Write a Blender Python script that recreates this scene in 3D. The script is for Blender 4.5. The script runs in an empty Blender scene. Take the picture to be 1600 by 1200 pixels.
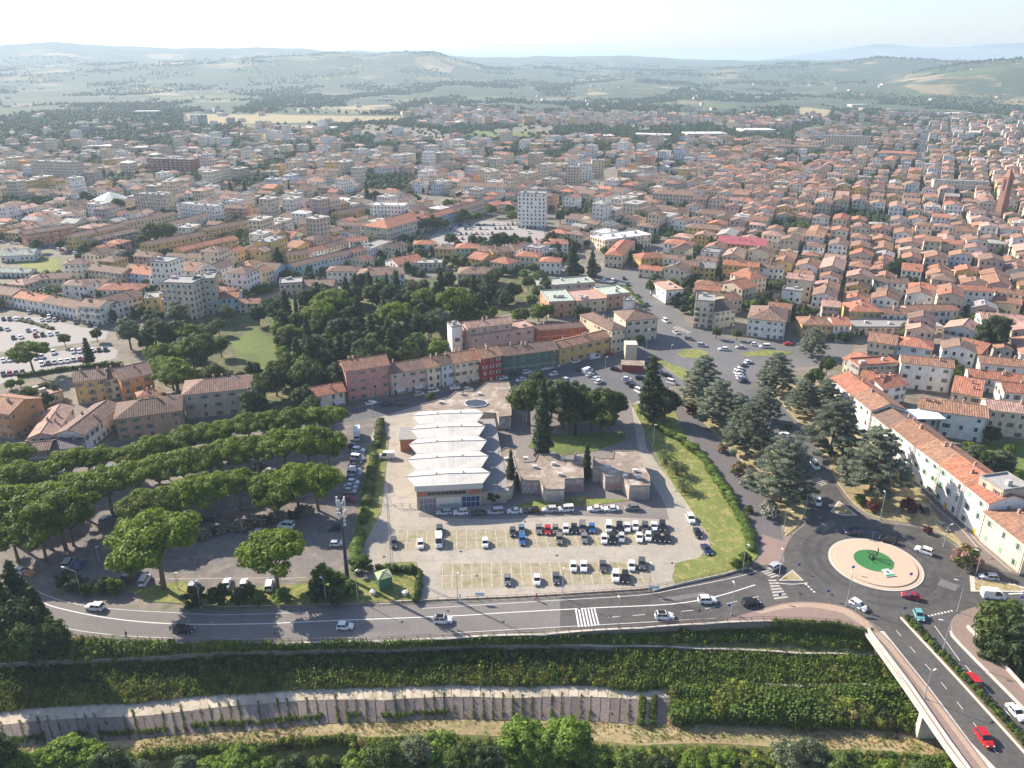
import bpy, math, random
import numpy as np
from mathutils import Vector, Matrix
R = random.Random(7)
NR = np.random.default_rng(11)
sc = bpy.context.scene
COL = sc.collection

# ------------------------------------------------------------------ camera, sky, sun, exposure
F = 1217.0; PITCH = math.radians(22.5); HC = 122.0
cam_d = bpy.data.cameras.new('camera'); cam = bpy.data.objects.new('camera', cam_d); COL.objects.link(cam)
cam.location = (0, 0, HC); cam.rotation_euler = (math.radians(90) - PITCH, 0, 0)
cam_d.sensor_width = 36; cam_d.lens = 36 * F / 1600; cam_d.clip_start = 1; cam_d.clip_end = 90000
sc.camera = cam
SUN_EL = math.radians(31.5); SUN_AZ = math.radians(145)      # azimuth counted from +X towards +Y
sdir = Vector((math.cos(SUN_EL) * math.cos(SUN_AZ), math.cos(SUN_EL) * math.sin(SUN_AZ), math.sin(SUN_EL)))
w = bpy.data.worlds.new('World'); sc.world = w; w.use_nodes = True
nt = w.node_tree; bg = nt.nodes['Background']
sky = nt.nodes.new('ShaderNodeTexSky'); sky.sky_type = 'NISHITA'; sky.sun_disc = False
sky.sun_elevation = SUN_EL; sky.sun_rotation = math.pi / 2 - SUN_AZ
sky.altitude = 100; sky.air_density = 1.0; sky.dust_density = 1.0; sky.ozone_density = 1.6
tint = nt.nodes.new('ShaderNodeVectorMath'); tint.operation = 'MULTIPLY'; tint.inputs[1].default_value = (1.0, .965, 1.04)
nt.links.new(sky.outputs[0], tint.inputs[0]); nt.links.new(tint.outputs[0], bg.inputs[0]); bg.inputs[1].default_value = 0.1
sl = bpy.data.lights.new('sun', 'SUN'); sl.energy = 5.0; sl.angle = math.radians(0.55); sl.color = (1.0, 0.89, 0.73)
so = bpy.data.objects.new('sun', sl); COL.objects.link(so)
so.rotation_euler = (-sdir).to_track_quat('-Z', 'Y').to_euler()
sc.view_settings.view_transform = 'Standard'; sc.view_settings.look = 'None'
sc.view_settings.gamma = 1; sc.view_settings.exposure = 1.12; sc.view_settings.use_curve_mapping = False
cy = sc.cycles
sc.render.engine = 'CYCLES'
cy.use_denoising = True; cy.max_bounces = 5; cy.diffuse_bounces = 2; cy.glossy_bounces = 2; cy.transmission_bounces = 2
cy.transparent_max_bounces = 4; cy.volume_bounces = 0; cy.caustics_reflective = False; cy.caustics_refractive = False
try: cy.denoiser = 'OPENIMAGEDENOISE'
except Exception: pass

# ------------------------------------------------------------------ picture to ground
cP, sP = math.cos(PITCH), math.sin(PITCH)
def G(px, py, z=0.0):
    b = (py - 600) / F
    t = (HC - z) / (sP + b * cP)
    return Vector(((px - 800) / F * t, (cP - b * sP) * t, z))
def GL(pts, z=0.0): return [G(x, y, z) for x, y in pts]
def ppm(p):                      # pixels per metre (1600 px frame) at a world point
    return F / max(1.0, p[1] * cP + (HC - p[2]) * sP)
def inpoly(x, y, poly):
    c = False; j = len(poly) - 1
    for i in range(len(poly)):
        xi, yi = poly[i][0], poly[i][1]; xj, yj = poly[j][0], poly[j][1]
        if (yi > y) != (yj > y) and x < (xj - xi) * (y - yi) / (yj - yi) + xi: c = not c
        j = i
    return c

# ------------------------------------------------------------------ materials
MATS = {}
def mat(name, col=(.5, .5, .5), rough=.85, var=.15, sc_=1.0, src='rgb', bump=0.0, bscale=6.0, metal=0.0, spec=.3, kind=None, col2=None, big=0.0):
    if name in MATS: return MATS[name]
    m = bpy.data.materials.new(name); m.use_nodes = True; MATS[name] = m
    n = m.node_tree; N = n.nodes; L = n.links
    b = N['Principled BSDF']; b.inputs['Roughness'].default_value = rough; b.inputs['Metallic'].default_value = metal
    b.inputs['Specular IOR Level'].default_value = spec
    geo = N.new('ShaderNodeNewGeometry'); pos = geo.outputs['Position']
    if src == 'rgb':
        c = N.new('ShaderNodeRGB'); c.outputs[0].default_value = (*col, 1); cs = c.outputs[0]
    elif src == 'obj':
        c = N.new('ShaderNodeObjectInfo'); cs = c.outputs['Color']
    else:
        c = N.new('ShaderNodeAttribute'); c.attribute_name = 'Col'; cs = c.outputs['Color']
    def noise(vec, s, det=3, rgh=.6):
        t = N.new('ShaderNodeTexNoise'); t.inputs['Scale'].default_value = s; t.inputs['Detail'].default_value = det
        t.inputs['Roughness'].default_value = rgh; L.new(vec, t.inputs['Vector']); return t.outputs['Fac']
    def mulv(cin, fac, lo, hi, a=.3, bb=.7):
        r = N.new('ShaderNodeMapRange'); r.inputs[1].default_value = a; r.inputs[2].default_value = bb
        r.inputs[3].default_value = lo; r.inputs[4].default_value = hi; L.new(fac, r.inputs[0])
        v = N.new('ShaderNodeVectorMath'); v.operation = 'SCALE'; L.new(cin, v.inputs[0]); L.new(r.outputs[0], v.inputs['Scale'])
        return v.outputs[0]
    def mixc(cin, c2, fac, a, bb):
        r = N.new('ShaderNodeMapRange'); r.inputs[1].default_value = a; r.inputs[2].default_value = bb; L.new(fac, r.inputs[0])
        x = N.new('ShaderNodeMix'); x.data_type = 'RGBA'; L.new(r.outputs[0], x.inputs[0]); L.new(cin, x.inputs[6]); x.inputs[7].default_value = (*c2, 1)
        return x.outputs[2]
    hgt = None
    if kind == 'roof':
        uv = N.new('ShaderNodeUVMap').outputs[0]
        def scl(v, xyz):
            mp = N.new('ShaderNodeMapping'); mp.inputs['Scale'].default_value = xyz; L.new(v, mp.inputs[0]); return mp.outputs[0]
        cs = mulv(cs, noise(scl(uv, (1.5, .22, 1)), 1.0, 2), .72, 1.3)
        vo = N.new('ShaderNodeTexVoronoi'); vo.inputs['Scale'].default_value = 1.0; L.new(scl(uv, (2.2, 1.4, 1)), vo.inputs['Vector'])
        sp = N.new('ShaderNodeSeparateColor'); L.new(vo.outputs['Color'], sp.inputs[0])
        cs = mulv(cs, sp.outputs[0], .78, 1.25, 0, 1)
        cs = mixc(cs, (.13, .1, .085), noise(pos, .35, 4, .7), .52, .8)
        wv = N.new('ShaderNodeTexWave'); wv.wave_type = 'BANDS'; wv.bands_direction = 'X'; wv.inputs['Scale'].default_value = .42
        wv.inputs['Distortion'].default_value = .6; L.new(uv, wv.inputs['Vector'])
        cs = mulv(cs, wv.outputs['Fac'], .8, 1.12, 0, 1)
        hgt = wv.outputs['Fac']
    elif kind == 'wall':
        cs = mulv(cs, noise(pos, .5, 4, .65), .86, 1.1)
        mp = N.new('ShaderNodeMapping'); mp.inputs['Scale'].default_value = (1.6, 1.6, .18); L.new(pos, mp.inputs[0])
        cs = mulv(cs, noise(mp.outputs[0], 1.0, 3, .7), .84, 1.06)
    elif kind == 'leaf':
        oi = N.new('ShaderNodeObjectInfo')
        cs = mulv(cs, noise(pos, sc_, 2, .6), 1 - var, 1 + var)
        cs = mulv(cs, oi.outputs['Random'], .8, 1.2, 0, 1)
        rp = geo.outputs['Random Per Island']; cs = mulv(cs, rp, .65, 1.35, 0, 1)
    elif kind == 'corr':
        mp = N.new('ShaderNodeMapping'); mp.inputs['Scale'].default_value = (1, .05, 1); L.new(N.new('ShaderNodeUVMap').outputs[0], mp.inputs[0])
        cs = mulv(cs, noise(mp.outputs[0], 1.6, 2, .8), .85, 1.08)
        cs = mulv(cs, noise(pos, .25, 3, .6), .88, 1.05)
    else:
        if var: cs = mulv(cs, noise(pos, sc_, 5, .65), 1 - var, 1 + var)
        if big: cs = mulv(cs, noise(pos, .04, 4, .6), 1 - big, 1 + big)
    if col2: cs = mixc(cs, col2, noise(pos, sc_ * .35, 4, .7), .5, .62)
    L.new(cs, b.inputs['Base Color'])
    if kind == 'leaf':
        tr = N.new('ShaderNodeBsdfTranslucent'); L.new(cs, tr.inputs[0]); mx = N.new('ShaderNodeMixShader'); mx.inputs[0].default_value = .45
        L.new(b.outputs[0], mx.inputs[1]); L.new(tr.outputs[0], mx.inputs[2]); L.new(mx.outputs[0], N['Material Output'].inputs[0])
    if bump:
        bp = N.new('ShaderNodeBump'); bp.inputs['Strength'].default_value = bump; bp.inputs['Distance'].default_value = .15
        L.new(hgt if hgt is not None else noise(pos, bscale, 4, .7), bp.inputs['Height']); L.new(bp.outputs[0], b.inputs['Normal'])
    return m

ASPH = mat('asphalt', (.084, .079, .076), .9, .2, .8, bump=.3, bscale=9, col2=(.098, .094, .092), big=.3)
ASPH_L = mat('worn_asphalt', (.17, .158, .15), .9, .12, 1.2, bump=.2, bscale=9, big=.15)
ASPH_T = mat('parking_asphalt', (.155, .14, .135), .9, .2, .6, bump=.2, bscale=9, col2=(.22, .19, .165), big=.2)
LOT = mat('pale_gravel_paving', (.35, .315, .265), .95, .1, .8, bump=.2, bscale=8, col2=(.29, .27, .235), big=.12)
BAY = mat('gravel_bay', (.31, .27, .195), .95, .2, .9, bump=.3, bscale=7, col2=(.22, .21, .11))
TOWN = mat('town_ground', (.19, .165, .14), .9, .25, .3, big=.25, col2=(.12, .13, .07))
BRICKP = mat('red_paving', (.24, .175, .15), .9, .12, 1.5, big=.12)
PINKP = mat('pink_paving', (.37, .275, .205), .9, .1, 1.5, big=.1)
ISLE = mat('island_paving', (.5, .385, .29), .9, .07, 1.2, big=.06)
GRASS = mat('lawn', (.15, .18, .045), .95, .25, 1.2, bump=.4, bscale=5, col2=(.3, .25, .1), big=.25)
GRASS_G = mat('green_lawn', (.115, .15, .04), .95, .25, .6, bump=.4, bscale=4, big=.25)
DRYG = mat('dry_grass', (.34, .27, .15), .95, .25, 1.0, bump=.4, bscale=5, col2=(.18, .18, .07), big=.2)
BANKG = mat('bank_grass', (.11, .13, .04), .95, .35, .8, bump=.6, bscale=4, col2=(.26, .22, .1), big=.3)
TURF = mat('green_turf', (.04, .17, .055), .95, .1, 2)
WHITE = mat('white_marking', (.62, .62, .6), .8, .15, 1.5)
KERB = mat('kerb_stone', (.5, .46, .4), .85, .1, 2)
CONC = mat('concrete', (.42, .38, .33), .9, .15, .7, bump=.3, big=.12)
PALEC = mat('pale_concrete', (.5, .43, .34), .9, .14, .8, bump=.3, col2=(.36, .33, .24))
STONEW = mat('stone_wall', (.2, .165, .14), .9, .3, 1.6, bump=.6, bscale=3)
STONEP = mat('revetment_stone', (.25, .2, .17), .9, .3, 2.2, bump=.8, bscale=4)
WALL = mat('plaster', src='obj', kind='wall', bump=.05)
WALLA = mat('plaster_many', src='attr', kind='wall')
ROOF = mat('roof_tiles', src='obj', kind='roof', bump=.5)
ROOFA = mat('roof_tiles_many', src='attr', kind='roof')
FLATR = mat('flat_roof', src='obj', var=.18, sc_=.6, rough=.9, big=.15)
CORR = mat('sheet_metal_roof', (.56, .54, .5), .6, kind='corr')
OLDR = mat('old_felt_roof', (.25, .2, .165), .9, .3, .5, col2=(.44, .38, .33), big=.2)
GREYR = mat('grey_felt_roof', (.27, .26, .26), .9, .12, .6)
GLASS = mat('window_glass', (.03, .035, .045), .15, 0, spec=.6)
SHUT = mat('shutter', src='obj', var=0, rough=.6)
FRAME = mat('window_frame', (.55, .53, .5), .6, 0)
DARKM = mat('dark_metal', (.05, .05, .055), .5, 0)
GALV = mat('galvanised_metal', (.42, .43, .45), .45, .05, 2, metal=.3)
RUST = mat('rusty_rail', (.2, .13, .1), .7, .2, 4)
PAINT = mat('car_paint', src='obj', var=0, rough=.25, spec=.5)
TYRE = mat('tyre', (.02, .02, .02), .8, 0)
RIM = mat('rim', (.4, .4, .42), .3, 0, metal=.6)
LAMPG = mat('headlamp', (.7, .7, .68), .2, 0)
REDG = mat('tail_lamp', (.35, .02, .02), .3, 0)
BARK = mat('bark', (.13, .09, .065), .9, .25, 3, bump=.5)
BRICK = mat('brickwork', (.36, .15, .09), .85, .2, 3)
def leaf(name, col, var=.35, s=.5): return mat(name, col, .6, var, s, kind='leaf', spec=.25)
L_PINE = leaf('pine_needles', (.135, .195, .014)); L_CEDAR = leaf('cedar_needles', (.18, .21, .145)); L_CYP = leaf('cypress_foliage', (.05, .08, .03))
L_BROAD = leaf('broad_leaves', (.095, .135, .03)); L_BRIGHT = leaf('bright_leaves', (.17, .26, .035)); L_DARK = leaf('dark_leaves', (.06, .09, .032))
L_SILV = leaf('silver_leaves', (.15, .18, .1)); L_PALM = leaf('palm_fronds', (.12, .16, .05)); L_HEDGE = leaf('hedge_leaves', (.115, .18, .03))
L_PINKF = leaf('pink_blossom', (.5, .2, .24)); L_WHITEF = leaf('white_blossom', (.6, .56, .5)); L_RED = leaf('red_leaves', (.15, .045, .04))
L_WEED = leaf('weeds', (.22, .25, .04), .5, .25); L_DRY = leaf('dry_weeds', (.38, .31, .13), .4, .25); L_FAR = leaf('far_foliage', (.07, .1, .045), .4, .02)

# ------------------------------------------------------------------ object helpers
def props(o, label=None, cat=None, group=None, kind=None):
    if label: o['label'] = ' '.join(label.replace('sport utility car', 'SUV').split())
    if cat: o['category'] = cat
    if group: o['group'] = group
    if kind: o['kind'] = kind
    return o
def obj(name, me, parent=None, loc=None, rz=0.0, **k):
    o = bpy.data.objects.new(name, me); COL.objects.link(o)
    if parent is not None: o.parent = parent
    if loc is not None: o.location = loc
    if rz: o.rotation_euler = (0, 0, rz)
    return props(o, **k)
def empty(name, loc, rz=0.0, **k):
    o = obj(name, None, None, loc, rz, **k); o.empty_display_size = .5; return o
def mesh(name, V, Fc, mats, mi=None, uv=None, col=None, smooth=False):
    me = bpy.data.meshes.new(name); me.from_pydata([tuple(v) for v in V], [], [tuple(f) for f in Fc])
    for m in (mats if isinstance(mats, (list, tuple)) else [mats]): me.materials.append(m)
    if mi is not None: me.polygons.foreach_set('material_index', mi)
    if smooth: me.polygons.foreach_set('use_smooth', [True] * len(me.polygons))
    if uv is not None:
        l = me.uv_layers.new(name='UVMap'); l.data.foreach_set('uv', np.array(uv, dtype=np.float32).ravel())
    if col is not None:
        a = me.color_attributes.new('Col', 'FLOAT_COLOR', 'CORNER'); a.data.foreach_set('color', np.array(col, dtype=np.float32).ravel())
    return me
class MB:                       # collects polygons for one mesh
    def __init__(s): s.V = []; s.F = []; s.M = []; s.C = []; s.UV = []; s.hasuv = False; s.hascol = False
    def face(s, pts, m=0, uv=None, col=None):
        i = len(s.V); s.V += [tuple(p) for p in pts]; s.F.append(tuple(range(i, i + len(pts)))); s.M.append(m)
        if uv is None: uv = [(0, 0)] * len(pts)
        else: s.hasuv = True
        s.UV += uv
        if col is not None: s.hascol = True
        c = tuple(col) + (1,) if col is not None else (.5, .5, .5, 1)
        s.C += [c] * len(pts)
    def box(s, c, d, m=0, col=None, T=None):
        x, y, z = c; a, b, h = d[0] / 2, d[1] / 2, d[2] / 2
        P = [Vector((x + i * a, y + j * b, z + k * h)) for k in (-1, 1) for j in (-1, 1) for i in (-1, 1)]
        if T is not None: P = [T @ p for p in P]
        for f in ((0, 2, 3, 1), (4, 5, 7, 6), (0, 1, 5, 4), (2, 6, 7, 3), (0, 4, 6, 2), (1, 3, 7, 5)): s.face([P[q] for q in f], m, None, col)
    def cyl(s, a, b, r0, r1, n=6, m=0, cap=True):
        a = Vector(a); b = Vector(b); d = (b - a).normalized(); u = d.orthogonal().normalized(); v = d.cross(u)
        A = [a + (u * math.cos(t) + v * math.sin(t)) * r0 for t in [2 * math.pi * k / n for k in range(n)]]
        B = [b + (u * math.cos(t) + v * math.sin(t)) * r1 for t in [2 * math.pi * k / n for k in range(n)]]
        for k in range(n): s.face([A[k], A[(k + 1) % n], B[(k + 1) % n], B[k]], m)
        if cap: s.face(B, m); s.face(A[::-1], m)
    def prism(s, poly, z0, z1, m=0, mside=None, bottom=True):
        P = [(p[0], p[1]) for p in poly]
        ar = sum(P[i][0] * P[(i + 1) % len(P)][1] - P[(i + 1) % len(P)][0] * P[i][1] for i in range(len(P)))
        if ar < 0: P = P[::-1]
        s.face([(x, y, z1) for x, y in P], m)
        if bottom: s.face([(x, y, z0) for x, y in P[::-1]], m if mside is None else mside)
        for i in range(len(P)):
            a, b = P[i], P[(i + 1) % len(P)]; l = math.dist(a, b)
            s.face([(*a, z0), (*b, z0), (*b, z1), (*a, z1)], m if mside is None else mside, [(0, 0), (l, 0), (l, z1 - z0), (0, z1 - z0)])
    def mesh(s, name, mats, smooth=False):
        return mesh(name, s.V, s.F, mats, s.M, s.UV if s.hasuv else None, s.C if s.hascol else None, smooth)
def sheet(name, px, z, m, kerb=0, kmat=None, world=None, **k):
    P = world if world is not None else GL(px)
    b = MB()
    if kerb: b.prism(P, z - .3, z + kerb, 0, 1 if kmat else None)
    else:
        Q = [(p[0], p[1], z) for p in P]
        ar = sum(Q[i][0] * Q[(i + 1) % len(Q)][1] - Q[(i + 1) % len(Q)][0] * Q[i][1] for i in range(len(Q)))
        b.face(Q if ar > 0 else Q[::-1])
    k.setdefault('kind', 'structure')
    return obj(name, b.mesh(name, [m] + ([kmat] if kmat else [])), **k)
def smoothline(P, n=6):          # Catmull-Rom through points
    out = []
    for i in range(len(P) - 1):
        p0, p1, p2, p3 = P[max(i - 1, 0)], P[i], P[i + 1], P[min(i + 2, len(P) - 1)]
        for k in range(n):
            t = k / n
            out.append(tuple(.5 * (2 * p1[j] + (p2[j] - p0[j]) * t + (2 * p0[j] - 5 * p1[j] + 4 * p2[j] - p3[j]) * t * t + (3 * p1[j] - p0[j] - 3 * p2[j] + p3[j]) * t ** 3) for j in range(len(p1))))
    out.append(tuple(P[-1])); return out
def strip(name, px, z, wid, m, parent=None, dash=None, world=None, **k):   # a painted line along a pixel polyline
    P = world if world is not None else GL(px); b = MB(); acc = 0
    for i in range(len(P) - 1):
        a, c = Vector((P[i][0], P[i][1], z)), Vector((P[i + 1][0], P[i + 1][1], z)); L = (c - a).length
        if L < .01: continue
        d = (c - a) / L; n = Vector((-d.y, d.x, 0)) * wid / 2
        if dash is None: b.face([a - n, c - n, c + n, a + n])
        else:
            per = dash[0] + dash[1]; s = 0
            while s < L - 1e-4:
                ph = (acc + s) % per
                if ph < dash[0] - 1e-4:
                    e = min(L, s + dash[0] - ph); b.face([a + d * s - n, a + d * e - n, a + d * e + n, a + d * s + n]); s = e
                else: s += max(1e-3, per - ph)
            acc += L
    return obj(name, b.mesh(name, m), parent, **k)
def resample(P, step):
    out = [Vector(P[0][:2])]; acc = 0
    for i in range(len(P) - 1):
        a, c = Vector(P[i][:2]), Vector(P[i + 1][:2]); L = (c - a).length; s = step - acc
        while s <= L: out.append(a + (c - a) * (s / L)); s += step
        acc = (acc + L) % step
    return out
ORD = 'first second third fourth fifth sixth seventh eighth ninth tenth eleventh twelfth thirteenth fourteenth fifteenth sixteenth seventeenth eighteenth nineteenth twentieth'.split()
def nth(i):
    if i < 20: return ORD[i]
    n = i + 1; return str(n) + ('th' if 10 < n % 100 < 14 else {1: 'st', 2: 'nd', 3: 'rd'}.get(n % 10, 'th'))
# GN scatter for uncountable stuff
def scatter(name, P, S, protos, label, cat, rz=None, parent=None, kind='stuff', ix=None):
    P = np.asarray(P, dtype=np.float32); n = len(P)
    me = bpy.data.meshes.new(name); me.vertices.add(n); me.vertices.foreach_set('co', P.ravel())
    S = np.asarray(S, dtype=np.float32); S = np.repeat(S[:, None], 3, 1) if S.ndim == 1 else S
    a = me.attributes.new('sc', 'FLOAT_VECTOR', 'POINT'); a.data.foreach_set('vector', S.ravel())
    rr = np.zeros((n, 3), np.float32); rr[:, 2] = NR.uniform(0, 6.28, n) if rz is None else rz
    a = me.attributes.new('ro', 'FLOAT_VECTOR', 'POINT'); a.data.foreach_set('vector', rr.ravel())
    a = me.attributes.new('ix', 'INT', 'POINT'); a.data.foreach_set('value', NR.integers(0, len(protos), n) if ix is None else ix)
    c = bpy.data.collections.new(name + '_kinds')
    for k, p in enumerate(protos):
        o = bpy.data.objects.new('%s_%02d' % (name, k), p); c.objects.link(o)
    g = bpy.data.node_groups.new(name, 'GeometryNodeTree')
    g.interface.new_socket('Geometry', in_out='INPUT', socket_type='NodeSocketGeometry'); g.interface.new_socket('Geometry', in_out='OUTPUT', socket_type='NodeSocketGeometry')
    N, L = g.nodes, g.links
    gi = N.new('NodeGroupInput'); go = N.new('NodeGroupOutput'); ip = N.new('GeometryNodeInstanceOnPoints'); ci = N.new('GeometryNodeCollectionInfo')
    ci.inputs[0].default_value = c; ci.inputs[1].default_value = True; ci.inputs[2].default_value = True
    def attr(nm, t):
        q = N.new('GeometryNodeInputNamedAttribute'); q.data_type = t; q.inputs[0].default_value = nm; return q.outputs[0]
    L.new(gi.outputs[0], ip.inputs['Points']); L.new(ci.outputs[0], ip.inputs['Instance']); ip.inputs['Pick Instance'].default_value = True
    L.new(attr('ix', 'INT'), ip.inputs['Instance Index']); L.new(attr('sc', 'FLOAT_VECTOR'), ip.inputs['Scale'])
    e = N.new('FunctionNodeEulerToRotation'); L.new(attr('ro', 'FLOAT_VECTOR'), e.inputs[0]); L.new(e.outputs[0], ip.inputs['Rotation'])
    L.new(ip.outputs[0], go.inputs[0])
    o = obj(name, me, parent, label=label, cat=cat, kind=kind)
    m = o.modifiers.new('scatter', 'NODES'); m.node_group = g
    return o
# ================================================================== terrain
def skyz(px, py, D): return HC + D * math.tan(math.atan((600 - py) / F) - PITCH)
RIDGES = [  # distance, half width, skyline (px, py)
 (3900, 900, [(-600, 160), (300, 150), (560, 142), (700, 128), (860, 135), (1000, 128), (1100, 138), (1250, 138), (1380, 122), (1450, 108), (1520, 98), (1600, 92), (1800, 84), (2200, 90)]),
 (5600, 1200, [(-600, 110), (0, 108), (200, 100), (420, 93), (560, 88), (680, 86), (760, 104), (900, 112), (1100, 112), (1250, 100), (1350, 93), (1450, 96), (1600, 104), (2200, 100)]),
 (8200, 1800, [(-600, 78), (0, 77), (60, 72), (95, 69), (130, 73), (200, 76), (330, 77), (420, 78), (560, 80), (640, 84), (700, 88), (760, 92), (850, 90), (960, 88), (1100, 94), (1200, 96), (1300, 95), (1370, 92), (1450, 95), (1600, 97), (2200, 95)]),
 (17000, 2500, [(-600, 84), (300, 88), (640, 90), (700, 90), (800, 88), (900, 95), (1180, 96), (1240, 87), (1300, 79), (1355, 72), (1400, 73), (1460, 78), (1540, 74), (1600, 71), (1750, 72), (2200, 80)])]
from mathutils import noise as mnoise
def hillz(az_px, r):
    z = 0.0
    for D, W, prof in RIDGES:
        py = np.interp(az_px, [p[0] for p in prof], [p[1] for p in prof])
        wob = mnoise.noise(Vector((az_px * .02, D * .01, 0))) * 2.4 + mnoise.noise(Vector((az_px * .07, D * .03, 5))) * 1.1
        h = skyz(az_px, py + wob * (.4 if D > 9000 else 1), D)
        k = (r - D) / W
        if k > 0: k *= .6
        z = max(z, h * math.exp(-k * k * 1.2))
    return z
EDGE0 = [(-700, 1035), (-400, 1022), (-100, 1010), (0, 1006), (100, 1000), (200, 1002), (300, 1006), (450, 1006), (600, 1003), (700, 998), (850, 992), (1000, 982), (1100, 975), (1200, 970), (1300, 974), (1352, 984), (1450, 988), (1520, 985), (1700, 975), (2100, 960), (2600, 950)]
def azr(px, py, z=0):
    p = G(px, py, z); return math.atan2(p.x, p.y), math.hypot(p.x, p.y)
_e = [azr(x, y) for x, y in EDGE0]
def edge_r(az): return float(np.interp(az, [a for a, _ in _e], [r for _, r in _e]))
AZ = np.linspace(math.radians(-52), math.radians(52), 260)
def build_ground():
    rad = [0.0] + list(np.geomspace(6, 1700, 14)) + list(np.linspace(1900, 10500, 90)) + list(np.geomspace(10800, 45000, 26))
    V = []; Fc = []; n = len(AZ)
    for r_ in rad:
        for a in AZ:
            r = edge_r(a) + r_ if r_ < 1500 else r_ + 60
            px = 800 + F * math.tan(a) / (cP) * 1.0 if r < 1 else 800 + F * (r * math.sin(a)) / (r * math.cos(a) * cP + HC * sP)
            z = 0.0 if r < 2300 else hillz(px, r) * min(1, (r - 2300) / 900)
            if r > 2600: z += 14 * mnoise.noise(Vector((r * math.sin(a) * .0022, r * .0022, 0))) * min(1, (r - 2600) / 1500) + 26 * abs(mnoise.noise(Vector((r * math.sin(a) * .0011, r * .0011, 3)))) * min(1, (r - 3400) / 1500 if r > 3400 else 0)
            V.append((r * math.sin(a), r * math.cos(a), z))
    for i in range(len(rad) - 1):
        for j in range(n - 1):
            q = i * n + j; Fc.append((q, q + 1, q + n + 1, q + n))
    cut = 14
    near = [f for f in Fc if f[0] // n < cut]; far = [f for f in Fc if f[0] // n >= cut]
    # farmland colours: voronoi fields mixed with woods
    m = bpy.data.materials.new('farmland'); m.use_nodes = True; N = m.node_tree.nodes; L = m.node_tree.links
    g = N.new('ShaderNodeNewGeometry'); mp = N.new('ShaderNodeMapping'); mp.inputs['Scale'].default_value = (.0045, .0028, .004); L.new(g.outputs[0], mp.inputs[0])
    v = N.new('ShaderNodeTexVoronoi'); v.inputs['Scale'].default_value = 1.5; v.inputs['Randomness'].default_value = .95
    ns = N.new('ShaderNodeTexNoise'); ns.inputs['Scale'].default_value = 3; ns.inputs['Detail'].default_value = 3; L.new(mp.outputs[0], ns.inputs['Vector'])
    ad = N.new('ShaderNodeMix'); ad.data_type = 'VECTOR'; ad.inputs[0].default_value = .18; L.new(mp.outputs[0], ad.inputs[4]); L.new(ns.outputs['Color'], ad.inputs[5]); L.new(ad.outputs[1], v.inputs['Vector'])
    sp = N.new('ShaderNodeSeparateColor'); L.new(v.outputs['Color'], sp.inputs[0])
    cr = N.new('ShaderNodeValToRGB'); cr.color_ramp.interpolation = 'CONSTANT'
    for i, (p, c) in enumerate([(0, (.05, .08, .025)), (.24, (.2, .16, .08)), (.36, (.07, .1, .03)), (.58, (.25, .19, .1)), (.66, (.04, .065, .022)), (.82, (.12, .13, .05)), (.93, (.34, .26, .15))]):
        e = cr.color_ramp.elements[i] if i < 2 else cr.color_ramp.elements.new(p); e.position = p; e.color = (*c, 1)
    L.new(sp.outputs[0], cr.inputs[0])
    n2 = N.new('ShaderNodeTexNoise'); n2.inputs['Scale'].default_value = .003; n2.inputs['Detail'].default_value = 7; n2.inputs['Roughness'].default_value = .68; L.new(g.outputs[0], n2.inputs['Vector'])
    mr = N.new('ShaderNodeMapRange'); mr.inputs[1].default_value = .42; mr.inputs[2].default_value = .5; L.new(n2.outputs[0], mr.inputs[0])
    mx = N.new('ShaderNodeMix'); mx.data_type = 'RGBA'; L.new(mr.outputs[0], mx.inputs[0]); L.new(cr.outputs[0], mx.inputs[6]); mx.inputs[7].default_value = (.035, .055, .025, 1)
    L.new(mx.outputs[2], N['Principled BSDF'].inputs['Base Color']); N['Principled BSDF'].inputs['Roughness'].default_value = 1
    obj('ground', mesh('ground', V, near, TOWN), kind='structure', label='dusty town ground between the streets and yards')
    obj('hills', mesh('hills', V, far, m, smooth=True), kind='structure', label='rolling farmland and hills fading into haze behind the town')
build_ground()

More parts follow.
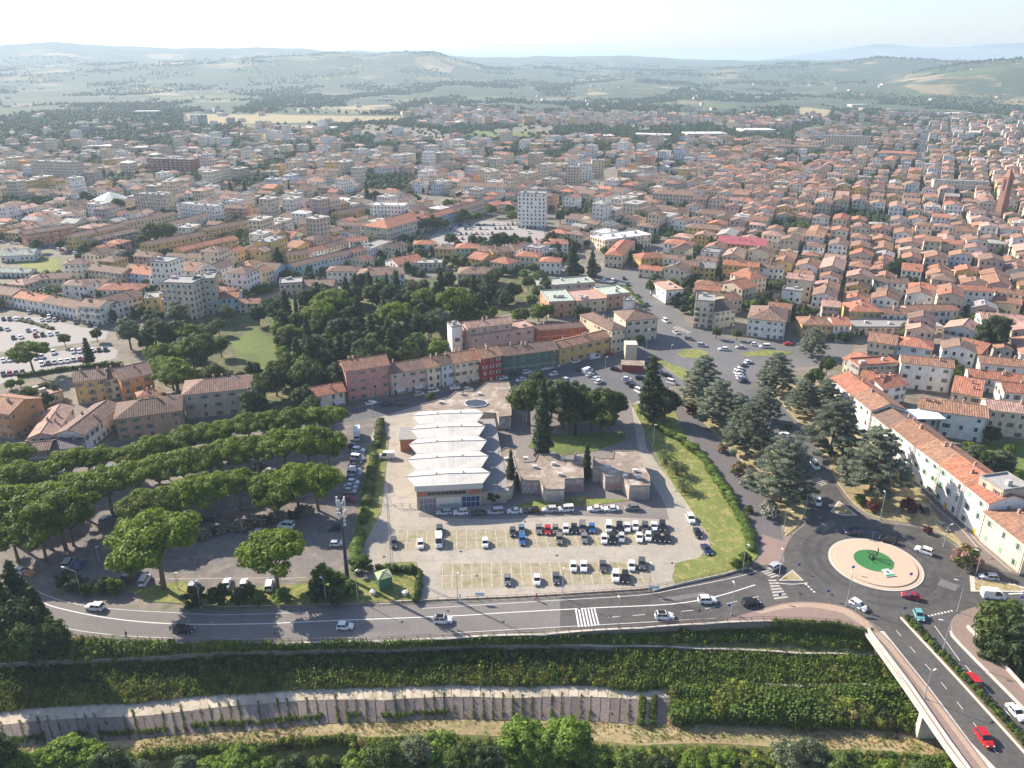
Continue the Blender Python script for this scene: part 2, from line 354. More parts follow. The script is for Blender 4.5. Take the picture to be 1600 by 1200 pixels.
# ------------------------------------------------------------------ river bank rows: (z, pixel polyline)
ROWS = [   # (px, py, z) triples; py None = directly below the row before
 [(-700, None, -.6), (300, None, -.5), (600, None, -.9), (800, None, -1.7), (1100, None, -3.0), (1250, None, -3.0), (2600, None, -3.2)],
 [(-700, 1075, -3.2), (-200, 1043, -3), (0, 1037, -3), (150, 1031, -2.6), (250, 1025, -2.2), (450, 1017, -1.7), (600, 1011.5, -1.3), (800, 1008.5, -1.9), (950, 1010, -2.9), (1100, 1014, -3.6), (1250, 1021, -4.4), (1400, 1026, -4.8), (1600, 1020, -5), (2600, 990, -5)],
 [(-700, None, -4.8), (0, None, -4.5), (250, None, -3.8), (600, None, -2.9), (800, None, -3.4), (1000, None, -4.5), (1100, None, -5.0), (1250, None, -5.6), (2600, None, -6.4)],
 [(-700, 1150, -8), (-200, 1128, -8), (0, 1112, -7.6), (200, 1099, -7.0), (400, 1083, -6.4), (600, 1074, -6.2), (800, 1073, -6.6), (1000, 1077, -7.4), (1250, 1074, -8), (1430, 1074, -8.2), (1700, 1074, -8.6), (2600, 1060, -9)],
 [(-700, 1180, -8.4), (-200, 1152, -8.4), (0, 1133, -8.0), (200, 1120, -7.4), (260, 1116, -7.3), (400, 1101, -6.8), (600, 1095, -6.6), (800, 1092, -7), (1000, 1094, -7.8), (1250, 1095, -8.5), (1450, 1096, -8.7), (1700, 1096, -9), (2600, 1080, -9.4)],
 [(-700, 1225, -10.6), (-200, 1195, -10.6), (0, 1172, -10.2), (200, 1157, -9.6), (400, 1143, -9.2), (600, 1129, -9), (800, 1127, -9.3), (1000, 1134, -10), (1250, 1140, -10.6), (1470, 1150, -10.8), (1700, 1150, -11), (2600, 1140, -11)],
 [(-700, 1290, -11), (-200, 1235, -11), (0, 1203, -10.6), (200, 1185, -10), (400, 1168, -9.6), (600, 1152, -9.3), (800, 1152, -9.6), (1000, 1165, -10.3), (1250, 1172, -10.9), (1500, 1185, -11.1), (1700, 1190, -11.3), (2600, 1190, -11.3)],
 [(-700, 1330, -12.2), (800, 1330, -11.6), (1250, 1330, -12.4), (2600, 1330, -12.6)], [(-700, 1900, -16), (2600, 1900, -16)]]
BAZ = AZ
def row_pts():
    out = [[Vector((edge_r(a) * math.sin(a), edge_r(a) * math.cos(a), 0)) for a in BAZ]]; prev = [edge_r(a) for a in BAZ]
    for pl in ROWS:
        if pl[0][1] is None:
            za = [(azr(x, 1010, 0)[0], z) for x, y, z in pl]; zz = [float(np.interp(a, [i for i, _ in za], [j for _, j in za])) for a in BAZ]; rr = [p - .2 for p in prev]
        else:
            q = [azr(x, y, z) + (z,) for x, y, z in pl]; rr = [float(np.interp(a, [i[0] for i in q], [i[1] for i in q])) for a in BAZ]; zz = [float(np.interp(a, [i[0] for i in q], [i[2] for i in q])) for a in BAZ]
            rr = [min(r, p - .25) for r, p in zip(rr, prev)]
        out.append([Vector((r * math.sin(a), r * math.cos(a), z)) for r, a, z in zip(rr, BAZ, zz)]); prev = rr
    return out
BR = row_pts()
def bank_at(az, k):                       # point on bank at azimuth, k = row + fraction
    i = min(int(k), len(BR) - 2); f = k - i
    def ev(row): return Vector((np.interp(az, BAZ, [p.x for p in row]), np.interp(az, BAZ, [p.y for p in row]), float(np.interp(az, BAZ, [p.z for p in row]))))
    return ev(BR[i]).lerp(ev(BR[i + 1]), f)
def px_az(px, py, z): return azr(px, py, z)[0]
def bank_strip(name, i, m, sub=1, rough=0.0, **k):
    V = []; Fc = []; n = len(BAZ)
    for s in range(sub + 1):
        for j in range(n):
            p = BR[i][j].lerp(BR[i + 1][j], s / sub)
            if 0 < s < sub: p = p + Vector((0, 0, rough * mnoise.noise(p * .35)))
            V.append(p)
    for s in range(sub):
        for j in range(n - 1):
            q = s * n + j; Fc.append((q, q + n, q + n + 1, q + 1))
    return obj(name, mesh(name, V, Fc, m), **k)
def bank_wall(name, i, m, label, cap):
    r = empty(name, (0, 0, 0), label=label, cat='wall')
    bank_strip('wall_face', i, m).parent = r
    V = []; b = MB(); T, B = BR[i], BR[i + 1]
    for j in range(len(BAZ) - 1):
        a, c = T[j], T[j + 1]
        if i == 0 and px_az(1354, 984, 0) < BAZ[j + 1] and BAZ[j] < px_az(1512, 985, 0): continue
        na = Vector((a.x, a.y, 0)).normalized(); nc = Vector((c.x, c.y, 0)).normalized()
        P = [a - na * .3, c - nc * .3, c + nc * .25, a + na * .25]; z0, z1 = a.z + .02, a.z + cap
        q = [Vector((p.x, p.y, z1)) for p in P]; l = [Vector((p.x, p.y, z0)) for p in P]
        b.face(q); b.face([l[0], l[1], q[1], q[0]]); b.face([l[2], l[3], q[3], q[2]])
    obj('coping', b.mesh('coping', KERB if i == 0 else CONC), r)
bank_wall('retaining_wall', 0, STONEW, 'tall dark stone retaining wall holding up the riverside road', .16)
bank_strip('grass_ledge', 1, BANKG, 2, .4, kind='structure', label='overgrown ledge between the two embankment walls')
bank_wall('low_retaining_wall', 2, STONEW, 'low mossy retaining wall lower down the grassy embankment', .12)
bank_strip('bank_slope', 3, BANKG, 4, .5, kind='structure', label='steep grass slope of the river embankment')
berm = bank_strip('embankment_berm', 4, PALEC, 1, kind='structure', label='pale concrete slab berm halfway down the embankment')
rev = bank_strip('stone_revetment', 5, STONEP, 1, kind='structure', label='dark stone revetment at the foot of the embankment')
bank_strip('river_path', 6, DRYG, 2, .2, kind='structure', label='dry grass track along the foot of the embankment')
bank_strip('river_margin', 7, BANKG, 2, .5, kind='structure', label='green river margin under the foreground trees')
bank_strip('river_edge', 8, BANKG, 1, kind='structure', label='lower river margin')
# lower wall right of the stairs
lw = empty('lower_embankment_wall', (0, 0, 0), label='low dark wall with pale coping above the bushes near the bridge', cat='wall'); b = MB(); b2 = MB(); pr = None
for x in range(1045, 1460, 14):
    p = bank_at(px_az(x, 1080, -10), 4.25); t = p.z + 1.1 if x > 1180 else p.z + .7
    if pr is not None:
        q, tq = pr; b.face([(q.x, q.y, q.z - .5), (p.x, p.y, p.z - .5), (p.x, p.y, t), (q.x, q.y, tq)]); b2.face([(q.x, q.y - .1, tq + .1), (p.x, p.y - .1, t + .1), (p.x, p.y + .5, t + .1), (q.x, q.y + .5, tq + .1)]); b2.face([(q.x, q.y - .1, tq - .05), (p.x, p.y - .1, t - .05), (p.x, p.y - .1, t + .1), (q.x, q.y - .1, tq + .1)])
    pr = (p, t)
obj('wall_face', b.mesh('wall_face', STONEW), lw); obj('coping', b2.mesh('coping', CONC), lw)
# slabs and stone panels of the paved embankment, one by one
rnd_ = R.uniform; STONEQ = mat('revetment_panel', src='obj', var=.3, sc_=2.2, bump=.8, bscale=4); SLABQ = mat('berm_slab', src='obj', var=.15, sc_=.8, bump=.3, col2=(.34, .31, .2))
def panel_row(name, i, parent, m, x0, x1, step_px, zref, yref, gap=.12, up=.07):
    x = x0; k = 0
    while x < x1:
        a0, a1 = px_az(x, yref, zref), px_az(x + step_px, yref, zref); g = (a1 - a0) * gap / 2
        A, B_, C_, D_ = bank_at(a0 + g, i + .02), bank_at(a1 - g, i + .02), bank_at(a1 - g, i + .98), bank_at(a0 + g, i + .98)
        n = (B_ - A).cross(D_ - A).normalized(); n = n if n.z > 0 else -n
        t = up + R.uniform(-.025, .03); b = MB(); u = [p + n * t for p in (A, B_, C_, D_)]; l = [A, B_, C_, D_]
        b.face(u[::-1]); [b.face([l[q], l[(q + 1) % 4], u[(q + 1) % 4], u[q]]) for q in range(4)]
        oo = obj(name, b.mesh(name, m), parent); f_ = rnd_(.78, 1.18); oo.color = (.25 * f_, .2 * f_, .175 * f_, 1) if name == 'panel' else (.5 * f_, .43 * f_, .34 * f_, 1); x += step_px; k += 1
panel_row('slab', 4, berm, SLABQ, 235, 1040, 15.2, -10.5, 1100)
panel_row('panel', 5, rev, STONEQ, -20, 1000, 15.2, -12, 1115)

# ------------------------------------------------------------------ roads, squares, lawns (pixel outlines of the photographed ground)
sheet('hall_yard_ground', [(556, 650), (600, 640), (700, 612), (800, 605), (1000, 625), (1010, 700), (1075, 790), (1110, 850), (1092, 872), (1055, 880), (1050, 905), (1060, 916), (640, 941), (590, 945), (560, 880), (575, 790), (590, 700)], .02, LOT)
sheet('side_alley', [(775, 640), (985, 625), (1000, 720), (1040, 790), (1045, 812), (770, 800)], .035, mat('alley', (.2, .175, .165), .9, .15, .8, big=.15))
sheet('front_kerb_strip', [(655, 801), (1030, 793), (1040, 800), (770, 812), (655, 808)], .05, mat('alley2', (.2, .18, .17)))
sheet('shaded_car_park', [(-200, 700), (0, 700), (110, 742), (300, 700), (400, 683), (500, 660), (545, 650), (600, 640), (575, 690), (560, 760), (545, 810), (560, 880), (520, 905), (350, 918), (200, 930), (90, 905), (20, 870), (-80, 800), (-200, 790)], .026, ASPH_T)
sheet('village_street', [(370, 668), (545, 640), (640, 622), (760, 600), (800, 592), (905, 566), (1005, 548), (1075, 560), (1060, 600), (1010, 620), (990, 630), (860, 640), (800, 600), (735, 612), (690, 622), (600, 650), (540, 660), (430, 672), (300, 690), (110, 730), (60, 735), (50, 722), (200, 690)], .03, mat('street_asphalt', (.12, .118, .125), .9, .12, 1.2, big=.15))
sheet('north_roads', [(1005, 548), (955, 552), (930, 500), (985, 505), (1010, 480), (985, 450), (925, 430), (930, 418), (985, 424), (1040, 372), (1048, 376), (1000, 430), (1045, 475), (1075, 505), (1140, 528), (1170, 530), (1240, 535), (1275, 500), (1285, 500), (1260, 530), (1330, 530), (1335, 560), (1290, 570), (1200, 580), (1175, 600), (1240, 660), (1290, 740), (1310, 780), (1255, 790), (1215, 700), (1165, 640), (1130, 610), (1060, 600)], .034, mat('grey_asphalt', (.14, .138, .14), .9, .1, 1.2, big=.12))
# riverside road, left part paler
up = smoothline([(-300, 800), (-60, 835), (0, 868), (40, 908), (100, 935), (180, 947), (270, 954), (350, 955), (480, 951), (600, 946), (700, 941), (800, 937), (875, 933)])
lo = smoothline([(875, 985), (800, 990), (700, 996), (600, 1001), (450, 1004), (320, 1004), (200, 1000), (110, 990), (70, 965), (30, 930), (-20, 895), (-100, 870), (-300, 840)])
sheet('riverside_road', up + lo, .04, ASPH_L)
darkroad = smoothline([(875, 933), (1000, 926), (1060, 916), (1130, 900), (1185, 885), (1222, 880), (1226, 862), (1240, 835), (1256, 822), (1262, 812)]) + smoothline([(1262, 812), (1266, 795), (1258, 770), (1252, 745)], 3)[1:] + smoothline([(1300, 745), (1310, 765), (1325, 785), (1350, 805), (1385, 818), (1440, 826), (1490, 852), (1520, 880), (1560, 893), (1700, 905)], 4) + [(1700, 938)] + smoothline([(1600, 943), (1540, 945), (1500, 955), (1484, 972), (1484, 990), (1500, 1010), (1600, 1112), (1800, 1317)], 4) + [(1700, 1350), (1517, 1160), (1455, 1078), (1392, 1000), (1378, 982)] + smoothline([(1355, 968), (1320, 948), (1270, 940), (1225, 942), (1180, 954), (1130, 970), (1000, 979), (875, 985)], 4)
sheet('roundabout_road', darkroad, .044, ASPH)
# the avenue beyond the roundabout, between the cedars
sheet('cedar_avenue', smoothline([(1252, 748), (1235, 712), (1215, 672), (1190, 640), (1165, 610)]) + smoothline([(1190, 605), (1225, 640), (1258, 680), (1285, 715), (1303, 750)]), .05, mat('av_asphalt', (.11, .11, .115), .9, .12, 1.2))
sheet('promenade', [(1040, 628), (1075, 618), (1100, 665), (1165, 730), (1215, 800), (1224, 850), (1215, 880), (1185, 885), (1190, 862), (1185, 850), (1130, 760), (1085, 690), (1052, 650)], .05, mat('prom', (.13, .12, .125), .9, .1, 1.2))
sheet('promenade_end', [(1190, 835), (1222, 845), (1238, 832), (1218, 880), (1185, 884)], .06, BRICKP)
sheet('house_lane', [(1425, 750), (1445, 745), (1500, 800), (1533, 850), (1590, 893), (1600, 899), (1560, 892), (1520, 868), (1480, 828), (1450, 790)], .055, mat('lane', (.17, .145, .135), .9, .12, 1))
# raised pavements
sheet('corner_pavement', [(1130, 971)] + smoothline([(1180, 955), (1225, 943), (1270, 941), (1320, 949), (1354, 969)], 4) + [(1390, 1002), (1453, 1080), (1515, 1162), (1640, 1330), (1610, 1332), (1480, 1165), (1358, 984), (1300, 975), (1200, 970)], .05, BRICKP, .12, KERB)
sheet('pavement_band', [(1180, 957)] + smoothline([(1225, 945), (1270, 943), (1320, 951), (1354, 971)], 4) + [(1388, 1003), (1450, 1080), (1513, 1163), (1632, 1320), (1622, 1320), (1505, 1164), (1443, 1082), (1383, 1008), (1347, 978)] + smoothline([(1318, 959), (1270, 950), (1225, 952), (1190, 960)], 4), .176, PINKP)
sheet('bridge_pavement', smoothline([(1560, 946), (1520, 950), (1492, 966), (1487, 985), (1503, 1008), (1604, 1110), (1800, 1312)], 4) + [(1850, 1310), (1700, 1176), (1600, 1078), (1512, 984), (1530, 968), (1590, 968), (1700, 965), (1700, 945)], .05, BRICKP, .12, KERB)
# lawns
def lawn(name, px, m, label, kerb=.1): sheet(name, px, .05, m, kerb, KERB, label=label)
lawn('lawn', smoothline([(985, 632), (1045, 632), (1070, 680), (1100, 720), (1145, 790), (1180, 850), (1182, 872), (1150, 892), (1062, 914), (1054, 896), (1058, 880), (1098, 870), (1112, 850), (1078, 795), (1040, 740), (1020, 700), (1000, 660), (985, 632)], 3), GRASS, 'sunlit lawn with palms right of the car park')
lawn('hall_lawn', [(795, 798), (820, 785), (905, 776), (985, 782), (925, 790), (850, 797)], GRASS, 'grass strip in front of the graffiti pavilion')
lawn('yard_lawn', [(825, 700), (835, 680), (975, 675), (978, 690), (930, 705), (880, 712), (862, 705)], GRASS_G, 'grass below the trees behind the pavilion')
lawn('cedar_lawn', [(1052, 625), (1078, 615), (1130, 615), (1165, 640), (1212, 690), (1248, 755), (1258, 800), (1250, 820), (1228, 838), (1218, 800), (1168, 730), (1102, 662)], DRYG, 'dry lawn under the cedars beside the promenade')
lawn('avenue_lawn', smoothline([(1200, 605), (1290, 600), (1330, 660), (1400, 722), (1440, 770), (1470, 815), (1500, 845), (1512, 870), (1495, 848), (1445, 822), (1385, 813), (1352, 800), (1328, 780), (1305, 748), (1290, 712), (1262, 676), (1230, 640), (1200, 605)], 3), DRYG, 'dry lawn between the cedar avenue and the white terrace')
lawn('corner_lawn', [(200, 922), (290, 908), (300, 930), (420, 918), (560, 905), (600, 905), (600, 880), (650, 878), (660, 938), (560, 944), (350, 948), (230, 940)], GRASS, 'green verge below the shaded car park')
lawn('verge', [(575, 700), (600, 665), (607, 690), (600, 760), (595, 800), (560, 870), (555, 820), (570, 750)], GRASS, 'rough verge beside the hall yard')
sheet('park_ground', [(215, 515), (330, 490), (400, 478), (470, 460), (560, 425), (650, 438), (700, 430), (860, 430), (860, 470), (760, 500), (705, 520), (690, 560), (600, 575), (540, 600), (485, 640), (400, 650), (395, 600), (285, 605), (250, 600)], .015, mat('park_ground', (.09, .1, .045), .95, .3, .5, col2=(.2, .17, .09), big=.3), label='shaded ground of the wooded park')
lawn('park_lawn', [(362, 535), (400, 512), (440, 543), (455, 575), (400, 585), (372, 565)], GRASS_G, 'open lawn of the wooded park', .03)
lawn('north_island', [(1058, 553), (1070, 546), (1095, 546), (1108, 553), (1095, 560), (1070, 560)], GRASS, 'oval grass island of the distant roundabout')
lawn('wedge_island', [(1015, 558), (1035, 563), (1090, 585), (1080, 600), (1062, 590)], GRASS, 'grass wedge beside the distant roundabout')
lawn('wedge_island', [(1155, 552), (1200, 547), (1240, 550), (1225, 557), (1170, 557)], GRASS, 'small grass splitter island by the white corner house')
lawn('garden_lawn', [(1500, 690), (1620, 690), (1620, 770), (1560, 740)], GRASS_G, 'private garden behind the white terrace', .03)
for i, px in enumerate([[(0, 395), (95, 405), (95, 425), (50, 432), (40, 420)], [(290, 178), (470, 180), (690, 183), (560, 190), (300, 195)], [(930, 145), (1080, 143), (1000, 155), (920, 153)], [(700, 206), (840, 205), (830, 216), (710, 214)], [(1255, 165), (1300, 168), (1290, 184), (1240, 180)], [(1440, 150), (1560, 150), (1500, 158)]]):
    sheet('field', px, .1, [GRASS, DRYG, DRYG, GRASS_G, DRYG, GRASS_G][i], label='%s field patch beyond the built-up area' % ['green', 'dry yellow', 'tan', 'bright green', 'dry', 'green'][i])
sheet('west_car_park', [(-60, 505), (0, 495), (60, 495), (120, 510), (170, 517), (165, 530), (60, 545), (-60, 555)], .02, mat('wcp', (.3, .28, .27), .9, .1, 1))
sheet('lower_west_car_park', [(-60, 575), (0, 560), (170, 540), (185, 548), (180, 560), (110, 575), (0, 600), (-60, 612)], .02, mat('wcp', (.3, .28, .27)))
sheet('square_ground', [(670, 372), (700, 350), (760, 345), (850, 350), (850, 372), (790, 385), (700, 388)], .02, mat('wcp', (.3, .28, .27)))
sheet('long_road', [(1425, 265), (1440, 265), (1455, 195), (1449, 195)], .03, ASPH_L)

# roundabout island
CI = G(1367.5, 881); island = empty('roundabout_island', (CI.x, CI.y, 0), kind='structure')
b = MB(); RI = 11.6
def ring(cx, cy, r, n=64, e=1, rz=0): return [(cx + r * math.cos(2 * math.pi * k / n + rz), cy + e * r * math.sin(2 * math.pi * k / n + rz)) for k in range(n)]
m_ = MB(); m_.prism(ring(0, 0, RI), .0, .17); obj('kerb', m_.mesh('kerb', KERB), island)
m_ = MB(); m_.prism(ring(0, 0, RI - .55), .1, .2); obj('inner_paving', m_.mesh('p', ISLE), island)
m_ = MB(); m_.prism(ring(0, 0, RI - 1.5, 72), .15, .42); obj('raised_paving', m_.mesh('p', ISLE), island)
m_ = MB(); m_.prism(ring(-.1, .9, 4.9), .4, .46); obj('turf_disc', m_.mesh('turf', TURF), island)
for o in island.children: o['kind'] = 'structure'
# big metal rings sculpture
sr = empty('ring_sculpture', (CI.x - .1, CI.y + 1.6, .54), label='dark open ring sculpture on the green disc of the roundabout', cat='sculpture')
def arc_tube(name, rad, a0, a1, T, parent, r=.13, n=22):
    b = MB(); P = [T @ Vector((rad * math.cos(a0 + (a1 - a0) * k / n), 0, rad * math.sin(a0 + (a1 - a0) * k / n))) for k in range(n + 1)]
    for p, q in zip(P, P[1:]): b.cyl(p, q, r, r, 6, cap=False)
    obj(name, b.mesh(name, mat('corten', (.09, .045, .03), .6, .2, 4)), parent)
arc_tube('outer_arc', 1.75, -2.9, .5, Matrix.Translation((0, 0, 1.8)) @ Matrix.Rotation(.5, 4, 'Z'), sr, .16)
arc_tube('inner_ring', 1.05, 0, 6.283, Matrix.Translation((-.2, .3, 1.65)) @ Matrix.Rotation(-.4, 4, 'Z') @ Matrix.Rotation(.5, 4, 'X'), sr, .12)
b = MB(); b.cyl((0, 0, 0), (.1, 0, 1.7), .18, .08); b.cyl((-.8, .2, 0), (-.2, .3, 1.8), .1, .06); obj('support', b.mesh('s', DARKM), sr)
# sloping emblem panel, white over green with a rounded crest
p = G(1388, 896, .6); pn = empty('emblem_panel', (p.x, p.y, .5), .25, label='tilted white and green emblem panel lying on the roundabout island', cat='sign')
b = MB(); b.face([(-1.6, -1.1, .15), (1.3, -1.3, .15), (.7, 1.1, .75), (-1.3, 1.2, .75)]); b.face([(-1.6, -1.1, 0), (1.3, -1.3, 0), (1.3, -1.3, .15), (-1.6, -1.1, .15)]); b.face([(1.3, -1.3, 0), (.7, 1.1, 0), (.7, 1.1, .75), (1.3, -1.3, .15)]); b.face([(-1.3, 1.2, .75), (.7, 1.1, .75), (.7, 1.1, 0), (-1.3, 1.2, 0)])
obj('board', b.mesh('b', mat('white_board', (.75, .76, .75), .5, 0)), pn)
b = MB(); b.face([(-1.4, -1.0, .21), (1.15, -1.15, .21), (1.05, -.7, .31), (-1.35, -.55, .33)]); obj('green_band', b.mesh('b', mat('green_board', (.05, .3, .12), .5, 0)), pn)
b = MB(); b.prism(ring(-.25, .3, .38, 20), .54, .6); obj('crest', b.mesh('b', mat('green_board', (.05, .3, .12), .5, 0)), pn)

# splitter islands
def island_tri(px, label): 
    sheet('splitter_island', px, .05, KERB, .13, KERB, label=label)
    c = [sum(v) / len(px) for v in zip(*px)]; sheet('splitter_fill', [(c[0] + (x - c[0]) * .82, c[1] + (y - c[1]) * .8) for x, y in px], .185, DRYG, label='paving inside ' + label)
island_tri([(1216, 908), (1238, 891), (1256, 908)], 'triangular kerbed island left of the roundabout')
island_tri([(1515, 900), (1545, 905), (1600, 918), (1604, 926), (1517, 925)], 'triangular kerbed island right of the roundabout')
island_tri([(1297, 800), (1310, 783), (1340, 806), (1318, 806)], 'triangular island at the avenue mouth')
# crossings: every stripe its own piece
def crossing(px, n, duty, label, m=WHITE):        # px = 4 corners: start-left, end-left, end-right, start-right along travel of stripes
    A, B_, C_, D_ = GL(px); r = obj('zebra_crossing', None, label=label, kind='structure')
    for k in range(n):
        t0, t1 = (k + .5 - duty / 2) / n, (k + .5 + duty / 2) / n; b = MB()
        b.face([(*A.lerp(B_, t0).xy, .062), (*A.lerp(B_, t1).xy, .062), (*D_.lerp(C_, t1).xy, .062), (*D_.lerp(C_, t0).xy, .062)])
        o = obj('stripe', b.mesh('stripe', m), r); o['kind'] = 'structure'
crossing([(897, 952), (931, 950), (938, 977), (902, 981)], 7, .5, 'zebra crossing on the riverside road')
crossing([(1200, 905), (1210, 938), (1232, 935), (1212, 905)], 7, .55, 'zebra crossing left of the roundabout', mat('worn_paint', (.42, .39, .35), .9, .3, 2))
crossing([(1188, 893), (1206, 904), (1218, 900), (1200, 890)], 4, .55, 'short zebra crossing by the promenade end', mat('worn_paint'))
crossing([(1566, 912), (1577, 930), (1600, 929), (1585, 912)], 5, .55, 'zebra crossing right of the roundabout')
crossing([(1270, 748), (1283, 760), (1293, 757), (1281, 745)], 5, .4, 'zebra crossing on the shaded avenue', mat('worn_paint'))
crossing([(1490, 788), (1497, 796), (1512, 792), (1505, 785)], 0, .5, 'x') if 0 else None
crossing([(1050, 512), (1075, 522), (1082, 519), (1057, 509)], 6, .4, 'zebra crossing before the distant roundabout', mat('worn_paint'))
rm = lambda pts, wd=.16, dash=None, z=.066, sm=5: strip('lane_line', smoothline(pts, sm), z, wd, WHITE, dash=dash, kind='structure', label='painted lane line')
rm([(60, 938), (90, 950), (170, 966), (270, 975), (400, 975), (520, 970), (700, 963), (800, 957), (930, 950), (1050, 944), (1120, 932), (1180, 914)], .3)
rm([(45, 918), (100, 940), (180, 952), (300, 959), (350, 961), (480, 957)]); rm([(660, 951), (875, 938), (1000, 930), (1060, 920), (1150, 902), (1185, 891)])
rm([(75, 965), (110, 983), (200, 994), (320, 998), (450, 998), (600, 995), (800, 984), (1000, 973), (1120, 966)])
rm([(950, 965), (1090, 953), (1150, 940), (1195, 930)], .16, (3, 3))
rm([(1460, 978), (1500, 1033)], .16); rm([(1508, 1040), (1600, 1142), (1700, 1240)], .16, (2.2, 4)); rm([(1400, 985), (1430, 1020), (1480, 1078), (1560, 1180), (1600, 1230)], .14, (2, 3.5))
rm([(1450, 963), (1490, 954)], .5, (.5, .45)); rm([(1213, 911), (1238, 913), (1262, 911)], .2); rm([(1258, 912), (1273, 926)], .5, (.6, .5))
strip('kerb_line', smoothline([(1427, 752), (1460, 790), (1500, 825), (1528, 857)]), .07, .25, KERB, kind='structure'); strip('kerb_line', [(1432, 745), (1480, 790), (1530, 850), (1580, 893)], .07, .25, KERB, kind='structure')
# parking bays of the sunlit car park
bays = obj('bay_ground', None, kind='structure', label='marked parking bays of the sunlit car park')
for nm, q in (('bay_surface', [(622, 829), (1047, 826), (1062, 849), (620, 860)]), ('bay_surface', [(689, 881), (1010, 878), (1022, 910), (688, 921)])):
    s = sheet(nm, q, .04, BAY); s.parent = bays
def bay_lines(y0, y1, xa0, xa1, xb0, xb1, n, mid):
    for k in range(n + 1):
        t = k / n; o = strip('bay_line', [(xa0 + (xa1 - xa0) * t, y0[0] + (y0[1] - y0[0]) * t), (xb0 + (xb1 - xb0) * t, y1[0] + (y1[1] - y1[0]) * t)], .06, .15, mat('bay_paint', (.5, .46, .38), .9, .3, 1.2), bays)
    strip('centre_line', mid, .062, .14, mat('bay_paint'), bays)
bay_lines((829, 826), (860, 849), 622, 1047, 618, 1062, 28, [(620, 843), (1053, 837)])
bay_lines((881, 878), (921, 910), 692, 1010, 690, 1022, 21, [(689, 900), (1015, 893)])
rl = [(222, 880), (330, 880)]
for (a, c) in (((180, 770), (330, 735)), ((350, 800), (500, 770)), ((240, 905), (420, 903)), ((120, 820), (240, 800)), ((440, 905), (480, 902))): strip('bay_line', [a, c], .05, .18, mat('bay_paint'), kind='structure')
# worn tracks on the roundabout and dark drain covers
for r0, r1 in ((13.6, 15.0), (16.8, 18.2)):
    b = MB(); A_, B2 = ring(CI.x, CI.y, r0, 72), ring(CI.x, CI.y, r1, 72)
    for i in range(72):
        if i % 24 > 20 - (r0 > 15) * 3: continue
        b.face([(*A_[i], .05), (*A_[(i + 1) % 72], .05), (*B2[(i + 1) % 72], .05), (*B2[i], .05)][::-1])
    obj('tyre_wear', b.mesh('w', mat('worn_track', (.066, .064, .066), .8, .3, 1.2, big=.2)), kind='structure')
for x, y in ((745, 900), (870, 868), (990, 915), (720, 862), (1050, 880), (905, 951), (700, 955), (430, 990), (1250, 930), (1300, 850), (1460, 930), (820, 815), (600, 870)):
    p_ = G(x, y); b = MB(); b.prism(ring(p_.x, p_.y, .38, 10), .03, .075); obj('drain_cover', b.mesh('d', DARKM), kind='structure')
# asphalt repair patches on the road
for q in ([(140, 962), (200, 968), (190, 982), (118, 972)], [(215, 975), (260, 978), (240, 992), (200, 988)], [(560, 975), (640, 972), (640, 985), (565, 988)], [(1030, 935), (1100, 925), (1104, 931), (1034, 942)], [(1280, 820), (1300, 812), (1308, 820), (1286, 832)], [(1470, 905), (1500, 915), (1492, 924), (1464, 914)], [(1560, 1110), (1580, 1135), (1572, 1138), (1550, 1114)]) : sheet('road_patch', q, .052, mat('patch', (.15, .14, .14), .9, .1, 1))
# ================================================================== bridge
def band(px_l, z0, z1, wid, m, name, parent):
    P = GL(px_l); b = MB()
    for a, c in zip(P, P[1:]):
        d = (c - a).normalized(); n = Vector((-d.y, d.x, 0)) * wid / 2
        b.prism([(a - n).to_2d(), (c - n).to_2d(), (c + n).to_2d(), (a + n).to_2d()], z0, z1)
    return obj(name, b.mesh(name, m), parent)
br = empty('road_bridge', G(1450, 1075), label='pale concrete road bridge leaving the roundabout over the river bank', cat='bridge')
br.location = (0, 0, 0)
PARA = mat('bridge_concrete', (.5, .47, .42), .8, .15, .8, bump=.2, big=.1)
b = MB(); b.prism([p.to_2d() for p in GL([(1357, 986), (1415, 1065), (1482, 1162), (1608, 1330), (2000, 1330), (1850, 1312), (1600, 1079), (1511, 986)])], -1.5, .03); obj('deck', b.mesh('deck', PARA), br)
band([(1356, 985), (1385, 1023), (1420, 1070), (1482, 1160), (1606, 1330)], -1.2, .75, .36, PARA, 'parapet', br)
band([(1352, 984), (1380, 1023), (1415, 1072), (1477, 1162), (1600, 1332)], -.9, -.3, .6, PARA, 'edge_beam', br)
band([(1511, 981), (1560, 1033), (1600, 1077), (1700, 1178), (1850, 1315)], -1.2, .9, .35, PARA, 'parapet', br)
for x, y in ((1366, 1004), (1440, 1098)):
    c = G(x, y, -1.5); b = MB(); b.box((c.x + 3, c.y, -8), (5, 1.4, 13)); obj('pier', b.mesh('pier', PARA), br)
def rail(px, z, h, step, m, name, label, gm=None, nr=2, lab=None):
    P = GL(px, 0); Q = resample(P, step); r = empty(name, (Q[0].x, Q[0].y, z), label=label, cat='railing'); o = Vector((Q[0].x, Q[0].y, z))
    pm = MB(); pm.box((0, 0, h / 2), (.12, .12, h)); pm = pm.mesh('post', m)
    for q in Q: obj('post', pm, r, Vector((q.x, q.y, z)) - o)
    for k in range(nr):
        b = MB(); hz = h - .06 - k * (h * .5)
        for a, c in zip(Q, Q[1:]): b.cyl((a.x - o.x, a.y - o.y, hz), (c.x - o.x, c.y - o.y, hz), .05, .05, 4, cap=False)
        obj('handrail' if k == 0 else 'rail', b.mesh('rail', m), r)
    return r
rail([(100, 996), (200, 999), (300, 1004), (450, 1004), (600, 1001), (700, 996), (850, 990), (1000, 980), (1100, 973), (1200, 969), (1300, 973), (1350, 982)], .16, 1.05, 2.9, RUST, 'railing', 'thin rusty railing along the top of the river wall')
